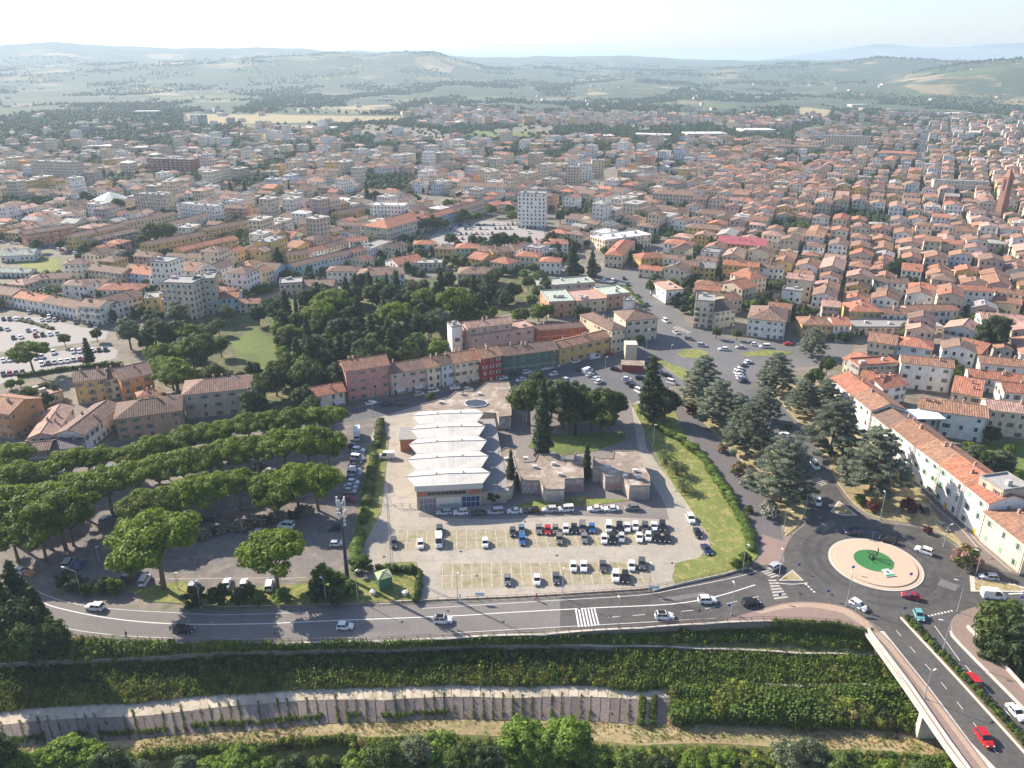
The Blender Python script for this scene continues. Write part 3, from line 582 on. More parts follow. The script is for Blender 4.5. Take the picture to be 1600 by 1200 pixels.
rail([(345, 952), (480, 948), (600, 943), (700, 938)], 0, 1.0, 2.9, RUST, 'railing', 'railing between the green verge and the riverside road')
rail([(700, 939), (800, 935), (875, 931), (1000, 923), (1060, 912), (1130, 897), (1160, 889)], .05, 1.0, 2.4, RUST, 'railing', 'rusty guard railing below the sunlit car park')
# median with low shrubs
MEDL = [(1407, 966), (1450, 1012), (1500, 1066), (1585, 1160), (1700, 1288)]; MEDR = [(1421, 966), (1465, 1012), (1517, 1066), (1602, 1160), (1717, 1284)]
md = sheet('median_strip', MEDL + MEDR[::-1], .05, mat('soil', (.16, .12, .08), .95, .2, 2), .3, mat('median_kerb', (.62, .56, .46), .8, .1, 2), label='planted central strip of the bridge')
for L_ in (MEDL, MEDR): band(L_, .0, .42, .3, mat('median_kerb'), 'median_kerb', md)

# ================================================================== foliage meshes
def leaves(C, Rr, n, size, flat=1.0, rng=NR, inward=.25, mats=0, frac=None):
    """quads spread through clumps (centres C, radii Rr); returns vertex and quad arrays"""
    C = np.asarray(C, float); Rr = np.asarray(Rr, float); Rr = np.repeat(Rr[:, None], 3, 1) if Rr.ndim == 1 else Rr
    wgt = (Rr[:, 0] * Rr[:, 1]); wgt = wgt / wgt.sum(); k = rng.choice(len(C), n, p=wgt)
    d = rng.normal(size=(n, 3)); d /= np.linalg.norm(d, axis=1)[:, None]; d[:, 2] = np.where(d[:, 2] < -.3, -d[:, 2] * .6, d[:, 2])
    rad = 1 - inward * rng.random(n) ** 1.5
    P = C[k] + d * Rr[k] * rad[:, None]
    nn = d / Rr[k] * Rr[k].mean(1)[:, None] + rng.normal(size=(n, 3)) * .36; nn /= np.linalg.norm(nn, axis=1)[:, None]
    u = np.cross(nn, rng.normal(size=(n, 3))); u /= np.linalg.norm(u, axis=1)[:, None]; v = np.cross(nn, u)
    s = size * rng.uniform(.6, 1.3, n)[:, None]; u = u * s; v = v * s * .6 * flat
    V = np.stack([P - u, P - v, P + u, P + v], 1).reshape(-1, 3); return V
def ico(c, r, seed=0, sub=1):
    import bmesh
    bm = bmesh.new(); bmesh.ops.create_icosphere(bm, subdivisions=sub, radius=1)
    V = [Vector(v.co) for v in bm.verts]; Fc = [tuple(q.index for q in f.verts) for f in bm.faces]; bm.free()
    r = r if hasattr(r, '__len__') else (r, r, r)
    return [Vector((c[0] + v.x * r[0], c[1] + v.y * r[1], c[2] + v.z * r[2])) for v in V], Fc
ICO1 = ico((0, 0, 0), 1); 
def crown(name, C, Rr, n, size, m, core=.72, flat=1.0, extra=None, coremat=None):
    V = leaves(C, Rr, n, size, flat); Fc = [(4 * i, 4 * i + 1, 4 * i + 2, 4 * i + 3) for i in range(n)]; mi = [0] * n
    V = V.tolist()
    if core:
        for c, r in zip(C, Rr):
            r = r if hasattr(r, '__len__') else (r, r, r); o = len(V)
            V += [(c[0] + v.x * r[0] * core, c[1] + v.y * r[1] * core, c[2] + v.z * r[2] * core) for v in ICO1[0]]
            Fc += [tuple(q + o for q in f) for f in ICO1[1]]; mi += [0] * len(ICO1[1])
    ms = [m]
    if extra:
        em, en, es = extra; E = leaves(C, np.asarray(Rr) * 1.03, en, es, 1.3, inward=.05).tolist(); o = len(V); V += E
        Fc += [(o + 4 * i, o + 4 * i + 1, o + 4 * i + 2, o + 4 * i + 3) for i in range(en)]; mi += [1] * en; ms.append(em)
    me = mesh(name, V, Fc, ms, mi); return me
def trunkmesh(h, r, limbs=(), lean=0, m=BARK):
    b = MB(); p = [Vector((0, 0, -.2)), Vector((lean * .4, 0, h * .5)), Vector((lean, lean * .3, h))]
    b.cyl(p[0], p[1], r, r * .75, 8); b.cyl(p[1], p[2], r * .75, r * .5, 8)
    for a, z0, x in limbs:
        z0 = z0 * h; s = Vector((lean * z0 / h, 0, z0)); b.cyl(s, (x[0] * math.cos(a), x[0] * math.sin(a), x[1]), r * .4, r * .16, 6)
    return b.mesh('trunk', m)
TREES = {}
def rnd(a, b): return R.uniform(a, b)
def make_kinds():
    # stone pine: umbrella dome on forked limbs; unit height 9, crown radius 5.6
    T = []
    for v in range(4):
        C = []; Rr = []
        for k in range(46):
            a = k * 2.39996; q = math.sqrt((k + .5) / 46) * 6.1 * rnd(.85, 1.08)
            r = rnd(.85, 2.1); q *= rnd(.9, 1.08); C.append((q * math.cos(a), q * math.sin(a), 9.1 + 3.5 * (1 - (q / 6.8) ** 2) + rnd(-.9, .6))); Rr.append((r, r, r * .95))
        limbs = [(k * 1.05 + rnd(0, .5), .6, (rnd(2.5, 4.2), 9.9)) for k in range(7)]
        T.append((trunkmesh(9.8, .42, limbs, rnd(-.9, .9)), crown('pine_crown', C, Rr, 7500, .3, L_PINE, .8)))
    TREES['pine'] = T
    # cedar: flat tiers of branches; height 15, radius 7
    T = []
    for v in range(3):
        C = []; Rr = []
        for tier in range(10):
            z = 3.2 + tier * 1.2; rr = 8.6 * (1 - ((z - 4) / 12.5) ** 1.6 if z > 4 else .85) * rnd(.85, 1.1); m_ = max(3, int(rr * 2.5))
            for k in range(m_):
                a = k * 2.4 + tier * 1.3 + rnd(-.3, .3); q = rr * math.sqrt((k + .7) / m_) * rnd(.85, 1.12); r = rnd(.9, 1.8)
                C.append((q * math.cos(a), q * math.sin(a), z + rnd(-.35, .35) - q * .04)); Rr.append((r, r * rnd(.8, 1.1), .34))
        limbs = [(k * .8, .2 + .08 * k, (rnd(4, 6), 3.6 + k * 1.25)) for k in range(8)]
        T.append((trunkmesh(14, .5, limbs), crown('cedar_crown', C, Rr, 9500, .27, L_CEDAR, .85)))
    TREES['cedar'] = T
    # cypress: column height 12
    T = []
    for v in range(2):
        C = []; Rr = []
        for k in range(26):
            z = .9 + k * .42; w_ = 1.35 * min(1, .55 + z / 5) * (1 - (z / 12.2) ** 2.6) + .12; a = k * 2.4
            C.append((math.cos(a) * w_ * .35, math.sin(a) * w_ * .35, z)); Rr.append((w_ * .8, w_ * .8, .9))
        T.append((trunkmesh(2, .2), crown('cypress_crown', C, Rr, 2600, .2, L_CYP, .8)))
    TREES['cypress'] = T
    def ball(h, rad, zc, n, size, m, nc=30, vz=.8, lo=.85, hi=1.5, coremul=.75, extra=None, tr=.28):
        C = []; Rr = []
        for k in range(nc):
            zz = 1 - 2 * (k + .5) / nc; zz = max(zz, -.65); q = math.sqrt(1 - zz * zz); a = k * 2.39996 + rnd(-.3, .3); d = rad * rnd(.58, .95)
            C.append((q * math.cos(a) * d, q * math.sin(a) * d, zc + zz * d * vz)); r = rnd(lo, hi) * rad / 3.2; Rr.append((r, r, r * .85))
        C.append((0, 0, zc)); Rr.append((rad * .68,) * 3)
        return (trunkmesh(zc, tr, [(k * 1.3, .5, (rad * .5, zc + .3)) for k in range(5)]), crown('crown', C, Rr, n, size, m, coremul, extra=extra))
    TREES['broad'] = [ball(8, 3.3, 5.4, 3600, .26, L_BROAD) for _ in range(3)]
    TREES['bright'] = [ball(7, 3.0, 4.2, 3600, .24, L_BRIGHT, 34, 1.0) for _ in range(3)]
    TREES['dark'] = [ball(8, 3.3, 5.2, 3200, .26, L_DARK, vz=1.0) for _ in range(3)]
    TREES['silver'] = [ball(9, 2.9, 5.6, 3000, .22, L_SILV, vz=1.3, coremul=.6) for _ in range(2)]
    TREES['shrub'] = [ball(2, 1.25, 1.0, 750, .14, L_HEDGE, 12, tr=.06) for _ in range(2)]
    TREES['dshrub'] = [ball(2, 1.3, 1.05, 750, .14, L_DARK, 12, tr=.06) for _ in range(2)]
    TREES['redshrub'] = [ball(2, 1.3, 1.0, 750, .14, L_RED, 12, tr=.06)]
    TREES['pinkole'] = [ball(2, 1.4, 1.2, 800, .15, L_HEDGE, 14, tr=.06, extra=(L_PINKF, 500, .13))]
    TREES['whiteole'] = [ball(2, 1.4, 1.2, 800, .15, L_SILV, 14, tr=.06, extra=(L_WHITEF, 420, .13))]
    # conifer: cone
    T = []
    for v in range(2):
        C = []; Rr = []
        for k in range(60):
            z = 1.2 + 11.0 * (k / 60) ** 1.1; rr = 3.3 * (1 - z / 13) + .25; a = k * 2.4 + rnd(-.3, .3); q = rr * rnd(.35, .85)
            C.append((q * math.cos(a), q * math.sin(a), z)); r = rnd(.7, 1.15) * (.5 + rr / 4); Rr.append((r, r, r * .65))
        T.append((trunkmesh(11, .3), crown('conifer_crown', C, Rr, 4200, .24, L_DARK, .75)))
    TREES['conifer'] = T
    # palm: arching fronds
    b = MB()
    for k in range(34):
        a = k * 2.39996; el = 1.15 - 1.35 * (k / 34); L_ = rnd(2.3, 2.8); d = Vector((math.cos(a), math.sin(a), 0)); s = Vector((-d.y, d.x, 0)); P = []
        for i in range(7):
            t = i / 6; P.append(d * (L_ * t * math.cos(el * .8)) + Vector((0, 0, 2.6 + L_ * (math.sin(el) * t - .6 * t * t))))
        for i in range(6):
            wd = .42 * math.sin(math.pi * (i + .8) / 6.9)
            for sg in (-1, 1):
                for j in (0, .5):
                    q = P[i].lerp(P[i + 1], j); q2 = P[i].lerp(P[i + 1], j + .33); e = s * sg * wd + (P[i + 1] - P[i]) * .7 + Vector((0, 0, -.12))
                    b.face([q, q2, q2 + e, q + e * .8])
    tm = MB(); tm.cyl((0, 0, -.1), (0, 0, 2.7), .42, .36, 10)
    TREES['palm'] = [(tm.mesh('trunk', BARK), b.mesh('palm_crown', L_PALM))]
make_kinds()
KN = {'pine': ('umbrella_pine', 'pine tree'), 'cedar': ('cedar_tree', 'cedar tree'), 'cypress': ('cypress_tree', 'cypress tree'), 'broad': ('leafy_tree', 'tree'), 'bright': ('bright_green_tree', 'tree'),
      'dark': ('dark_evergreen_tree', 'tree'), 'silver': ('silvery_tree', 'tree'), 'shrub': ('round_shrub', 'shrub'), 'dshrub': ('dark_shrub', 'shrub'), 'redshrub': ('red_leaved_shrub', 'shrub'),
      'pinkole': ('pink_oleander', 'shrub'), 'whiteole': ('white_oleander', 'shrub'), 'conifer': ('conifer_tree', 'tree'), 'palm': ('palm_tree', 'palm tree')}
HZ = {'pine': 10.4, 'cedar': 8.0, 'cypress': 5.5, 'broad': 5.4, 'bright': 4.2, 'dark': 5.2, 'silver': 5.6, 'shrub': 1.0, 'dshrub': 1.0, 'redshrub': 1, 'pinkole': 1.1, 'whiteole': 1.1, 'conifer': 5.5, 'palm': 2.6}
TREE_XY = []; TZ = {'cedar': 1.25, 'broad': 1.2, 'dark': 1.25, 'conifer': 1.25, 'cypress': 1.15}; TS = {'pine': 1.22, 'broad': 1.3, 'dark': 1.35, 'bright': 1.25, 'silver': 1.3, 'conifer': 1.25, 'palm': 1.35, 'cypress': 1.1, 'cedar': 1.06}
def tree(kind, px, py, s, label, group=None, z=0, sz=None):
    """crown centre at pixel px,py; s = scale"""
    sz = sz or s * TZ.get(kind, 1); hc = HZ[kind] * sz; p = G(px, py, z + hc); t, c = R.choice(TREES[kind]); n, cat = KN[kind]
    o = empty(n, (p.x, p.y, z), rnd(0, 6.28), label=label, cat=cat, group=group); q_ = TS.get(kind, 1); o.scale = (s * q_, s * q_, sz * (1 + (q_ - 1) * .3))
    obj('trunk', t, o); obj('crown', c, o); TREE_XY.append((p.x, p.y)); return o
def trees(kind, rows, fmt, group, z=0):
    for i, r_ in enumerate(rows): tree(kind, r_[0], r_[1], r_[2], fmt.format(nth(i)), group, z, r_[3] if len(r_) > 3 else None)

# ---- umbrella pines of the shaded car park
g = 'umbrella pines of the shaded car park'
trees('pine', [(108, 722, .8), (136, 716, .62), (160, 715, .7), (207, 713, .8), (240, 703, .85), (292, 686, .85), (322, 681, .8), (352, 674, .8), (388, 666, .85), (420, 661, .8), (457, 658, .85), (490, 655, .8), (518, 652, .75)], 'umbrella pine, {} from the left in the top row along the street', g)
trees('pine', [(122, 764, .95), (165, 757, .98), (208, 745, .9), (245, 736, .9), (284, 726, .92), (325, 718, .9), (362, 708, .9), (398, 703, .9), (440, 697, 1.0), (480, 693, 1.05), (510, 697, .9)], 'umbrella pine, {} from the left in the second row of the shaded car park', g)
trees('pine', [(225, 790, .9), (262, 783, .85), (298, 772, .9), (334, 764, .9), (370, 757, .85), (425, 760, .85), (462, 752, 1.0), (493, 752, .95), (430, 778, .7)], 'umbrella pine, {} from the left in the third row above the blossoming hedge', g)
trees('pine', [(12, 716, .9), (25, 752, 1.0), (65, 743, .8), (10, 795, 1.1), (45, 790, 1.1), (88, 800, 1.15), (60, 830, .9), (16, 832, .9), (105, 812, .8)], 'umbrella pine, {} of the dense left clump in the shaded car park', g)
tree('pine', 241, 846, 1.36, 'large umbrella pine with forked trunk standing on the green verge', g); tree('pine', 205, 884, .45, 'small pine beneath the large forked pine', g)
tree('pine', 426, 864, 1.06, 'lone umbrella pine at the lower end of the shaded car park', g)
# ---- cedars of the avenue
g = 'blue green cedars along the avenue'
for i, (x, y, s, t) in enumerate([(1100, 583, .85, 'nearest the distant roundabout'), (1124, 627, .95, 'above the start of the promenade'), (1172, 668, 1.0, 'beside the middle of the promenade'), (1215, 582, .9, 'with open flat tiers behind the parked cars'), (1257, 618, .75, 'standing alone on the dry lawn'), (1272, 533, .72, 'by the narrow street mouth'), (1226, 733, 1.12, 'left of the zebra crossing on the avenue'), (1305, 668, 1.15, 'in front of the upper white terrace'), (1370, 718, 1.18, 'nearest the yellow doors of the white terrace'), (1195, 630, .7, 'half hidden left of the avenue'), (1335, 640, .6, 'touching the white terrace wall')]):
    tree('cedar', x, y, s, 'blue green cedar ' + t, g)
tree('broad', 1293, 570, .75, 'yellowish green tree beside the slim cypress near the white houses'); tree('cypress', 1282, 578, .7, 'dark slim cypress beside the yellowish tree')
tree('broad', 1275, 588, .65, 'dense green tree below the open cedar'); tree('dark', 1265, 592, .5, 'dark bush tree under the cedar by the white houses')
for i, (k, x, y, s, l) in enumerate([
 ('broad', 825, 625, 1.5, 'full green tree right of the old flat roof'), ('cypress', 848, 665, 2.1, 'thick dark cypress behind the pavilion'), ('dark', 880, 632, 1.45, 'dark tall tree between the cypress and the square'),
 ('dark', 903, 622, 1.1, 'dark tree beside the parked white van on the square'), ('broad', 940, 632, 1.5, 'open crowned tree right of the dark grove'), ('dark', 925, 645, 1.1, 'dark tree over the yard lawn'), ('dark', 862, 622, 1.2, 'dark tree behind the thick cypress'), ('broad', 890, 652, 1.0, 'lower tree at the centre of the grove'), ('broad', 945, 655, 1.0, 'lower tree at the right of the grove'), ('dark', 840, 600, .9, 'tree near the street end of the old flat roof'), ('broad', 960, 632, 1.1, 'right hand tree of the grove behind the pavilion'),
 ('conifer', 1018, 615, 1.5, 'dark conifer left of the pair above the lawn'), ('dark', 1040, 632, 1.1, 'shorter conifer right of the pair above the lawn'), ('cypress', 798, 738, 1.0, 'narrow dark cypress beside the white roofed hall'),
 ('cypress', 917, 724, .95, 'narrow cypress between the two pavilions'), ('dshrub', 769, 775, 2.0, 'dark round bush at the corner of the hall'), ('broad', 672, 620, .42, 'small bright tree behind the hall'), ('cypress', 899, 672, .42, 'thin cypress in the yard grove'),
 ('palm', 855, 597, .8, 'palm among the trees by the square'), ('palm', 875, 597, .8, 'second palm among the trees by the square'),
 ('palm', 1040, 712, 1.12, 'upper palm on the sunlit lawn'), ('palm', 1058, 730, 1.1, 'middle palm on the sunlit lawn'), ('palm', 1068, 756, 1.0, 'lowest palm on the sunlit lawn'),
 ('broad', 1570, 980, 1.35, 'large green tree right of the bridge'), ('dark', 1600, 1010, 1.3, 'dark tree below the right bridge parapet'), ('dark', 1552, 1015, .8, 'dark bush tree against the bridge abutment'),
 ('silver', 200, 520, 1.45, 'silvery poplar at the end of the west car park'), ('silver', 278, 492, 1.35, 'poplar in front of the tall cream block'), ('silver', 353, 490, 1.0, 'slim poplar right of the tall cream block'), ('dark', 240, 518, 1.0, 'dark tree between the two poplars'),
 ('broad', 100, 530, .6, 'small round tree in the west car park'), ('broad', 150, 522, .6, 'small round tree at the right end of the west car park'), ('pine', 45, 550, 1.0, 'umbrella pine in the lower west car park'), ('conifer', 137, 552, .75, 'dark conifer by the lower west car park'),
 ('broad', 315, 545, 1.5, 'wide round tree on the left of the park lawn'), ('broad', 285, 580, .8, 'yellowish tree behind the orange flats'), ('silver', 350, 590, .8, 'silvery tree behind the grey villa'), ('dark', 430, 595, 1.0, 'dark tree right of the grey villa'), ('bright', 465, 620, .7, 'bright bush tree left of the small cream house'), ('dark', 395, 580, .8, 'dark tree behind the hipped villa'),
 ('broad', 575, 470, .5, 'x')][:-1]): tree(k, x, y, s, l, z=-4.5 if (x > 1540 and y > 970) else 0)
# dark clump at the lower left corner
for i, (k, x, y, s) in enumerate([('conifer', 28, 935, 1.1), ('conifer', 58, 962, .85), ('broad', 72, 995, .9), ('dark', 15, 985, 1.1), ('broad', 45, 1002, 1.0), ('dark', -20, 975, 1.3), ('conifer', 2, 955, 1.1), ('dark', 40, 975, 1.1), ('dark', 86, 1005, .7), ('broad', 10, 1010, 1.0), ('dark', 66, 1012, .8)]):
    tree(k, x, y, s, 'dark %s, %s of the dense clump at the lower left bend' % ('conifer' if k == 'conifer' else 'evergreen', nth(i)), 'dark evergreens at the lower left bend', z=-2)
# bright trees along the river in the foreground
for i, (x, y, s, k) in enumerate([(-20, 1190, 1.0, 'dark'), (25, 1200, .8, 'bright'), (72, 1190, .75, 'bright'), (105, 1178, .95, 'bright'), (140, 1186, .85, 'bright'), (170, 1205, .8, 'dark'), (215, 1208, .6, 'silver'), (290, 1200, .55, 'silver'), (330, 1205, .7, 'bright'), (375, 1192, .9, 'bright'), (410, 1205, .7, 'bright'), (455, 1210, .7, 'dark'), (500, 1206, .7, 'broad'), (560, 1200, .85, 'bright'), (600, 1192, .8, 'broad'), (650, 1178, .85, 'silver'), (686, 1172, .95, 'bright'), (722, 1192, .8, 'broad'), (760, 1196, .7, 'dark'), (815, 1160, 1.15, 'bright'), (850, 1172, 1.05, 'bright'), (888, 1160, 1.2, 'bright'), (935, 1192, .8, 'bright'), (985, 1202, .7, 'broad'), (1030, 1205, .6, 'dark'), (1085, 1195, .7, 'bright'), (1130, 1192, .75, 'bright'), (1180, 1205, .6, 'broad'), (1235, 1186, .85, 'silver'), (1270, 1184, .8, 'silver'), (1320, 1205, .7, 'broad'), (1385, 1208, .6, 'bright'), (1440, 1212, .6, 'broad')]):
    tree(k, x, y + 1, s * 1.08, '%s riverside tree, %s from the left along the bottom edge' % ({'bright': 'bright green', 'dark': 'dark green', 'silver': 'silvery', 'broad': 'mid green'}[k], nth(i)), 'riverside trees along the bottom edge', z=-10.3 if x < 1000 else -11.2)
for a_ in ((1150, 645, .8, 'between the promenade trees'), (1290, 620, .8, 'between the lone cedar and the white terrace'), (1085, 612, .75, 'at the upper tip of the cedar lawn')): tree('cedar', *a_[:3], 'blue green cedar ' + a_[3], 'blue green cedars along the avenue')
# the wooded park
PK = [(400, 490), (470, 462), (560, 430), (640, 440), (690, 455), (700, 520), (690, 545), (600, 560), (545, 590), (480, 600), (455, 575), (430, 535)]
n_ = 0
park = [('conifer', 555, 455, 1.0), ('conifer', 577, 450, 1.0), ('conifer', 590, 458, .9), ('cypress', 605, 455, 1.3), ('cypress', 618, 452, 1.4), ('cypress', 600, 490, 1.2), ('pine', 520, 470, 1.2), ('pine', 500, 490, 1.1), ('pine', 620, 490, 1.15), ('pine', 665, 465, 1.0), ('pine', 712, 470, 1.25), ('cypress', 482, 540, 1.75),
 ('cypress', 462, 478, .8), ('conifer', 688, 445, .9), ('conifer', 740, 455, 1.0), ('conifer', 762, 455, .95), ('broad', 645, 465, .9), ('bright', 768, 487, .9), ('bright', 808, 492, .8), ('bright', 842, 488, 1.15), ('dark', 660, 490, .9), ('dark', 905, 490, .8), ('dark', 917, 492, .7), ('conifer', 895, 410, 1.35), ('conifer', 925, 415, 1.0), ('silver', 932, 422, .8), ('bright', 818, 428, .7), ('bright', 838, 432, .8), ('bright', 695, 410, .6), ('bright', 705, 417, .5), ('broad', 1000, 340, 1.0), ('broad', 700, 320, 1.0), ('broad', 665, 320, 1.0), ('broad', 650, 312, 1.0), ('broad', 800, 338, 1.0), ('broad', 240, 365, 1.6), ('broad', 260, 362, 1.5), ('broad', 222, 378, 1.2), ('broad', 57, 382, .9), ('broad', 92, 382, .8), ('broad', 130, 388, .9), ('dark', 150, 386, .8), ('broad', 345, 402, .7), ('dark', 370, 395, .8), ('conifer', 434, 405, .8), ('broad', 438, 395, .7), ('broad', 185, 320, 1.3), ('conifer', 190, 300, .8), ('conifer', 360, 298, 1.0), ('conifer', 382, 296, 1.0), ('cypress', 573, 305, 1.7), ('cypress', 452, 298, 1.3), ('broad', 585, 308, 1.2), ('broad', 438, 305, 1.1),
 ('dark', 1405, 420, 1.1), ('dark', 1392, 424, 1.0), ('cypress', 1437, 417, .9), ('dark', 1552, 522, 1.5), ('broad', 1560, 510, 1.2), ('conifer', 1110, 385, .8), ('broad', 1090, 390, .7), ('broad', 1018, 448, .8), ('dark', 1550, 680, .6), ('silver', 1525, 708, .7), ('silver', 1565, 720, .8), ('bright', 1548, 728, .4), ('broad', 1325, 290, 1.5), ('conifer', 1425, 265, 1.3), ('broad', 1385, 265, 1.3), ('dark', 1262, 258, 1.2), ('broad', 1120, 520, .5), ('broad', 1152, 522, .5), ('broad', 1000, 530, .5)]
for i, (k, x, y, s) in enumerate(park): tree(k, x, y, s, '%s, %s of the marked trees rising from the park and streets' % (KN[k][0].replace('_', ' '), nth(i)), 'single trees among park and houses')
wood = []
for i in range(105):
    for _ in range(50):
        x, y = rnd(400, 700), rnd(440, 600)
        if inpoly(x, y, PK): break
    k = R.choice(['dark', 'dark', 'broad', 'dark', 'conifer', 'broad', 'silver', 'bright']); wood.append((x, y, k))
for i, (x, y, k) in enumerate(sorted(wood)): tree(k, x, y, rnd(.85, 1.3), '%s, %s from the left in the dense park wood behind the pastel terrace' % (KN[k][0].replace('_', ' '), nth(i)), 'trees of the dense park wood')
for i in range(34):       # trees round the planted square
    x = 645 + 7.2 * i; y = R.choice([rnd(335, 347) - (x - 640) * .0, rnd(372, 388)]) if x > 700 else rnd(345, 352)
    tree('dark' if R.random() < .6 else 'broad', x, y - (8 if y < 350 and x > 760 else 0), rnd(.75, 1.05), 'round tree, %s from the left of those edging the planted parking square' % nth(i), 'trees round the planted parking square')
def garden(name, px, n, kinds, lo, hi, label):
    L = []; x0, x1 = min(p[0] for p in px), max(p[0] for p in px); y0, y1 = min(p[1] for p in px), max(p[1] for p in px)
    while len(L) < n:
        x, y = rnd(x0, x1), rnd(y0, y1)
        if inpoly(x, y, px): L.append((x, y, R.choice(kinds)))
    for i, (x, y, k) in enumerate(sorted(L)): tree(k, x, y, rnd(lo, hi), '%s, %s from the left %s' % (KN[k][0].replace('_', ' '), nth(i), label), name)
garden('park edge trees', [(215, 530), (345, 500), (345, 585), (290, 600), (240, 595)], 20, ['broad', 'dark', 'pine', 'broad', 'silver'], .7, 1.05, 'at the left edge of the park lawn')
garden('trees before the school', [(640, 432), (855, 432), (855, 500), (760, 505), (705, 500)], 34, ['dark', 'broad', 'bright', 'broad'], .7, 1.0, 'among the trees before the school')
garden('trees behind the villas', [(385, 590), (480, 560), (490, 640), (400, 650), (300, 575)], 14, ['dark', 'broad', 'bright', 'dark'], .7, 1.1, 'behind the shaded villa and cream house')
garden('garden trees left of the flats', [(5, 595), (100, 590), (110, 610), (60, 640), (20, 625)], 11, ['broad', 'dark', 'bright'], .4, .7, 'in the gardens left of the orange flats')
garden('trees at the poplars', [(195, 505), (345, 485), (350, 520), (215, 540)], 9, ['dark', 'broad', 'silver'], .6, .9, 'between the poplars')
garden('terrace garden trees', [(1505, 700), (1600, 690), (1600, 760), (1560, 740)], 8, ['silver', 'dark', 'bright'], .4, .7, 'in the garden behind the white terrace')
# shrubs
for i, (k, x, y, s, l) in enumerate([('shrub', 135, 921, 1.0, 'round shrub'), ('dshrub', 160, 915, 1.3, 'dark shrub'), ('shrub', 179, 914, 1.35, 'clipped round shrub'), ('dshrub', 118, 912, 1.5, 'dark shrub'), ('dshrub', 100, 905, 1.4, 'dark shrub'),
 ('dshrub', 305, 933, 1.6, 'dark shrub'), ('dshrub', 340, 930, 1.6, 'dark shrub'), ('dshrub', 372, 932, 1.3, 'dark shrub'), ('shrub', 405, 932, 1.2, 'round shrub'), ('shrub', 440, 930, 1.3, 'round shrub'), ('dshrub', 390, 925, 1.2, 'dark shrub'),
 ('shrub', 505, 903, 2.0, 'tall shrub'), ('shrub', 528, 908, 1.6, 'tall shrub'), ('shrub', 545, 918, 1.4, 'shrub'), ('dshrub', 525, 930, 1.6, 'dark shrub'), ('shrub', 565, 880, 1.6, 'shrub'), ('dshrub', 495, 925, 1.4, 'dark shrub'),
 ('redshrub', 1365, 792, 1.35, 'dark red shrub'), ('redshrub', 1420, 790, 1.7, 'dark red shrub'), ('shrub', 1345, 780, 1.4, 'green shrub'), ('redshrub', 1450, 828, .9, 'brownish shrub'), ('pinkole', 1513, 872, 2.2, 'pink oleander'), ('pinkole', 1156, 734, 1.7, 'pink oleander'), ('whiteole', 1170, 752, 1.6, 'white oleander'),
 ('pinkole', 1128, 700, 1.1, 'pink oleander'), ('whiteole', 1203, 798, 1.7, 'white oleander'), ('shrub', 1300, 660, 1.4, 'green shrub'), ('shrub', 1232, 665, 1.1, 'green shrub'), ('redshrub', 1082, 640, 1.6, 'reddish shrub'), ('pinkole', 1378, 758, 1.1, 'pink oleander'), ('shrub', 1170, 795, 1.0, 'shrub'), ('shrub', 1152, 880, 1.3, 'shrub'), ('shrub', 1165, 872, 1.4, 'shrub')]):
    tree(k, x, y, s * (1.45 if x < 620 else 1.15), l + ', %s of the singly planted shrubs' % nth(i), 'single shrubs of the verges')
for i in range(22):
    t = i / 21; y = 830 - 8 * math.sin(t * 3) ; k = R.choice(['whiteole', 'whiteole', 'pinkole', 'dshrub']); tree(k, 312 + (i * 8.2), 832 - i * 1.7 + rnd(-4, 4), rnd(1.0, 1.35), 'oleander bush, %s from the left in the row through the shaded car park' % nth(i), 'oleander row of the shaded car park')
for i in range(23):
    t = i / 22; q = G(1414, 966).lerp(G(1610, 1174), .03 + t * .97); o = tree('shrub' if i % 3 else 'dshrub', 800, 900, .62, 'low rounded shrub, %s from the roundabout on the bridge median' % nth(i), 'low shrubs on the bridge median'); o.scale = (.8, .8, .75); o.location = (q.x, q.y, .3)
# hedges: continuous clipped foliage along a line
def hedge(px, h, wd, m, label, size=.16, dens=26):
    P = resample(GL(px), .8); C = []; Rr = []; o = P[0]
    for p in P:
        lump = .82 + .45 * abs(mnoise.noise(Vector((p.x * .35, p.y * .35, 1)))) * 2
        for k in range(max(1, int(h / .9))): C.append((p.x - o.x + rnd(-.35, .35), p.y - o.y + rnd(-.35, .35), (.45 + k * .8) * lump)); Rr.append((wd / 2 * rnd(.7, 1.25) * lump, wd / 2 * rnd(.7, 1.25) * lump, rnd(.6, .95) * lump))
    n = int(len(P) * .8 * (h * 2 + wd) * dens); obj('hedge', crown('hedge', C, Rr, n, size, m, .85), loc=(o.x, o.y, 0), label=label, cat='hedge')
hedge([(1027, 667), (1048, 682), (1065, 690), (1085, 706), (1102, 722), (1112, 738), (1130, 765), (1146, 790), (1160, 815), (1170, 840), (1173, 862)], 2.4, 3.2, L_HEDGE, 'long clipped green hedge between the lawn and the promenade')
hedge([(595, 660), (592, 680), (590, 700)], 2.4, 3.0, L_BROAD, 'tall hedge left of the hall yard'); hedge([(585, 715), (580, 740), (576, 765), (573, 790)], 1.8, 3.0, L_BROAD, 'lower overgrown hedge left of the hall yard')
hedge([(572, 800), (566, 820)], 2.6, 3.0, L_HEDGE, 'bright hedge piece beside the telecom mast'); hedge([(562, 835), (556, 860), (552, 882)], 2.6, 3.4, L_HEDGE, 'bright clipped hedge at the car park corner')
hedge([(590, 890), (620, 893), (640, 893), (656, 900), (654, 920), (648, 942)], 2.4, 2.2, L_BROAD, 'hooked hedge round the green cabin')
hedge([(30, 590), (80, 582), (130, 575), (190, 572)], 1.8, 2.2, L_HEDGE, 'hedge left of the orange flats'); hedge([(28, 500), (60, 508), (82, 515)], 1.6, 2.4, L_BROAD, 'hedge in the west car park')
hedge([(978, 448), (990, 462), (1008, 480)], 1, 1.6, L_HEDGE, 'green central strip of the road from the distant roundabout')
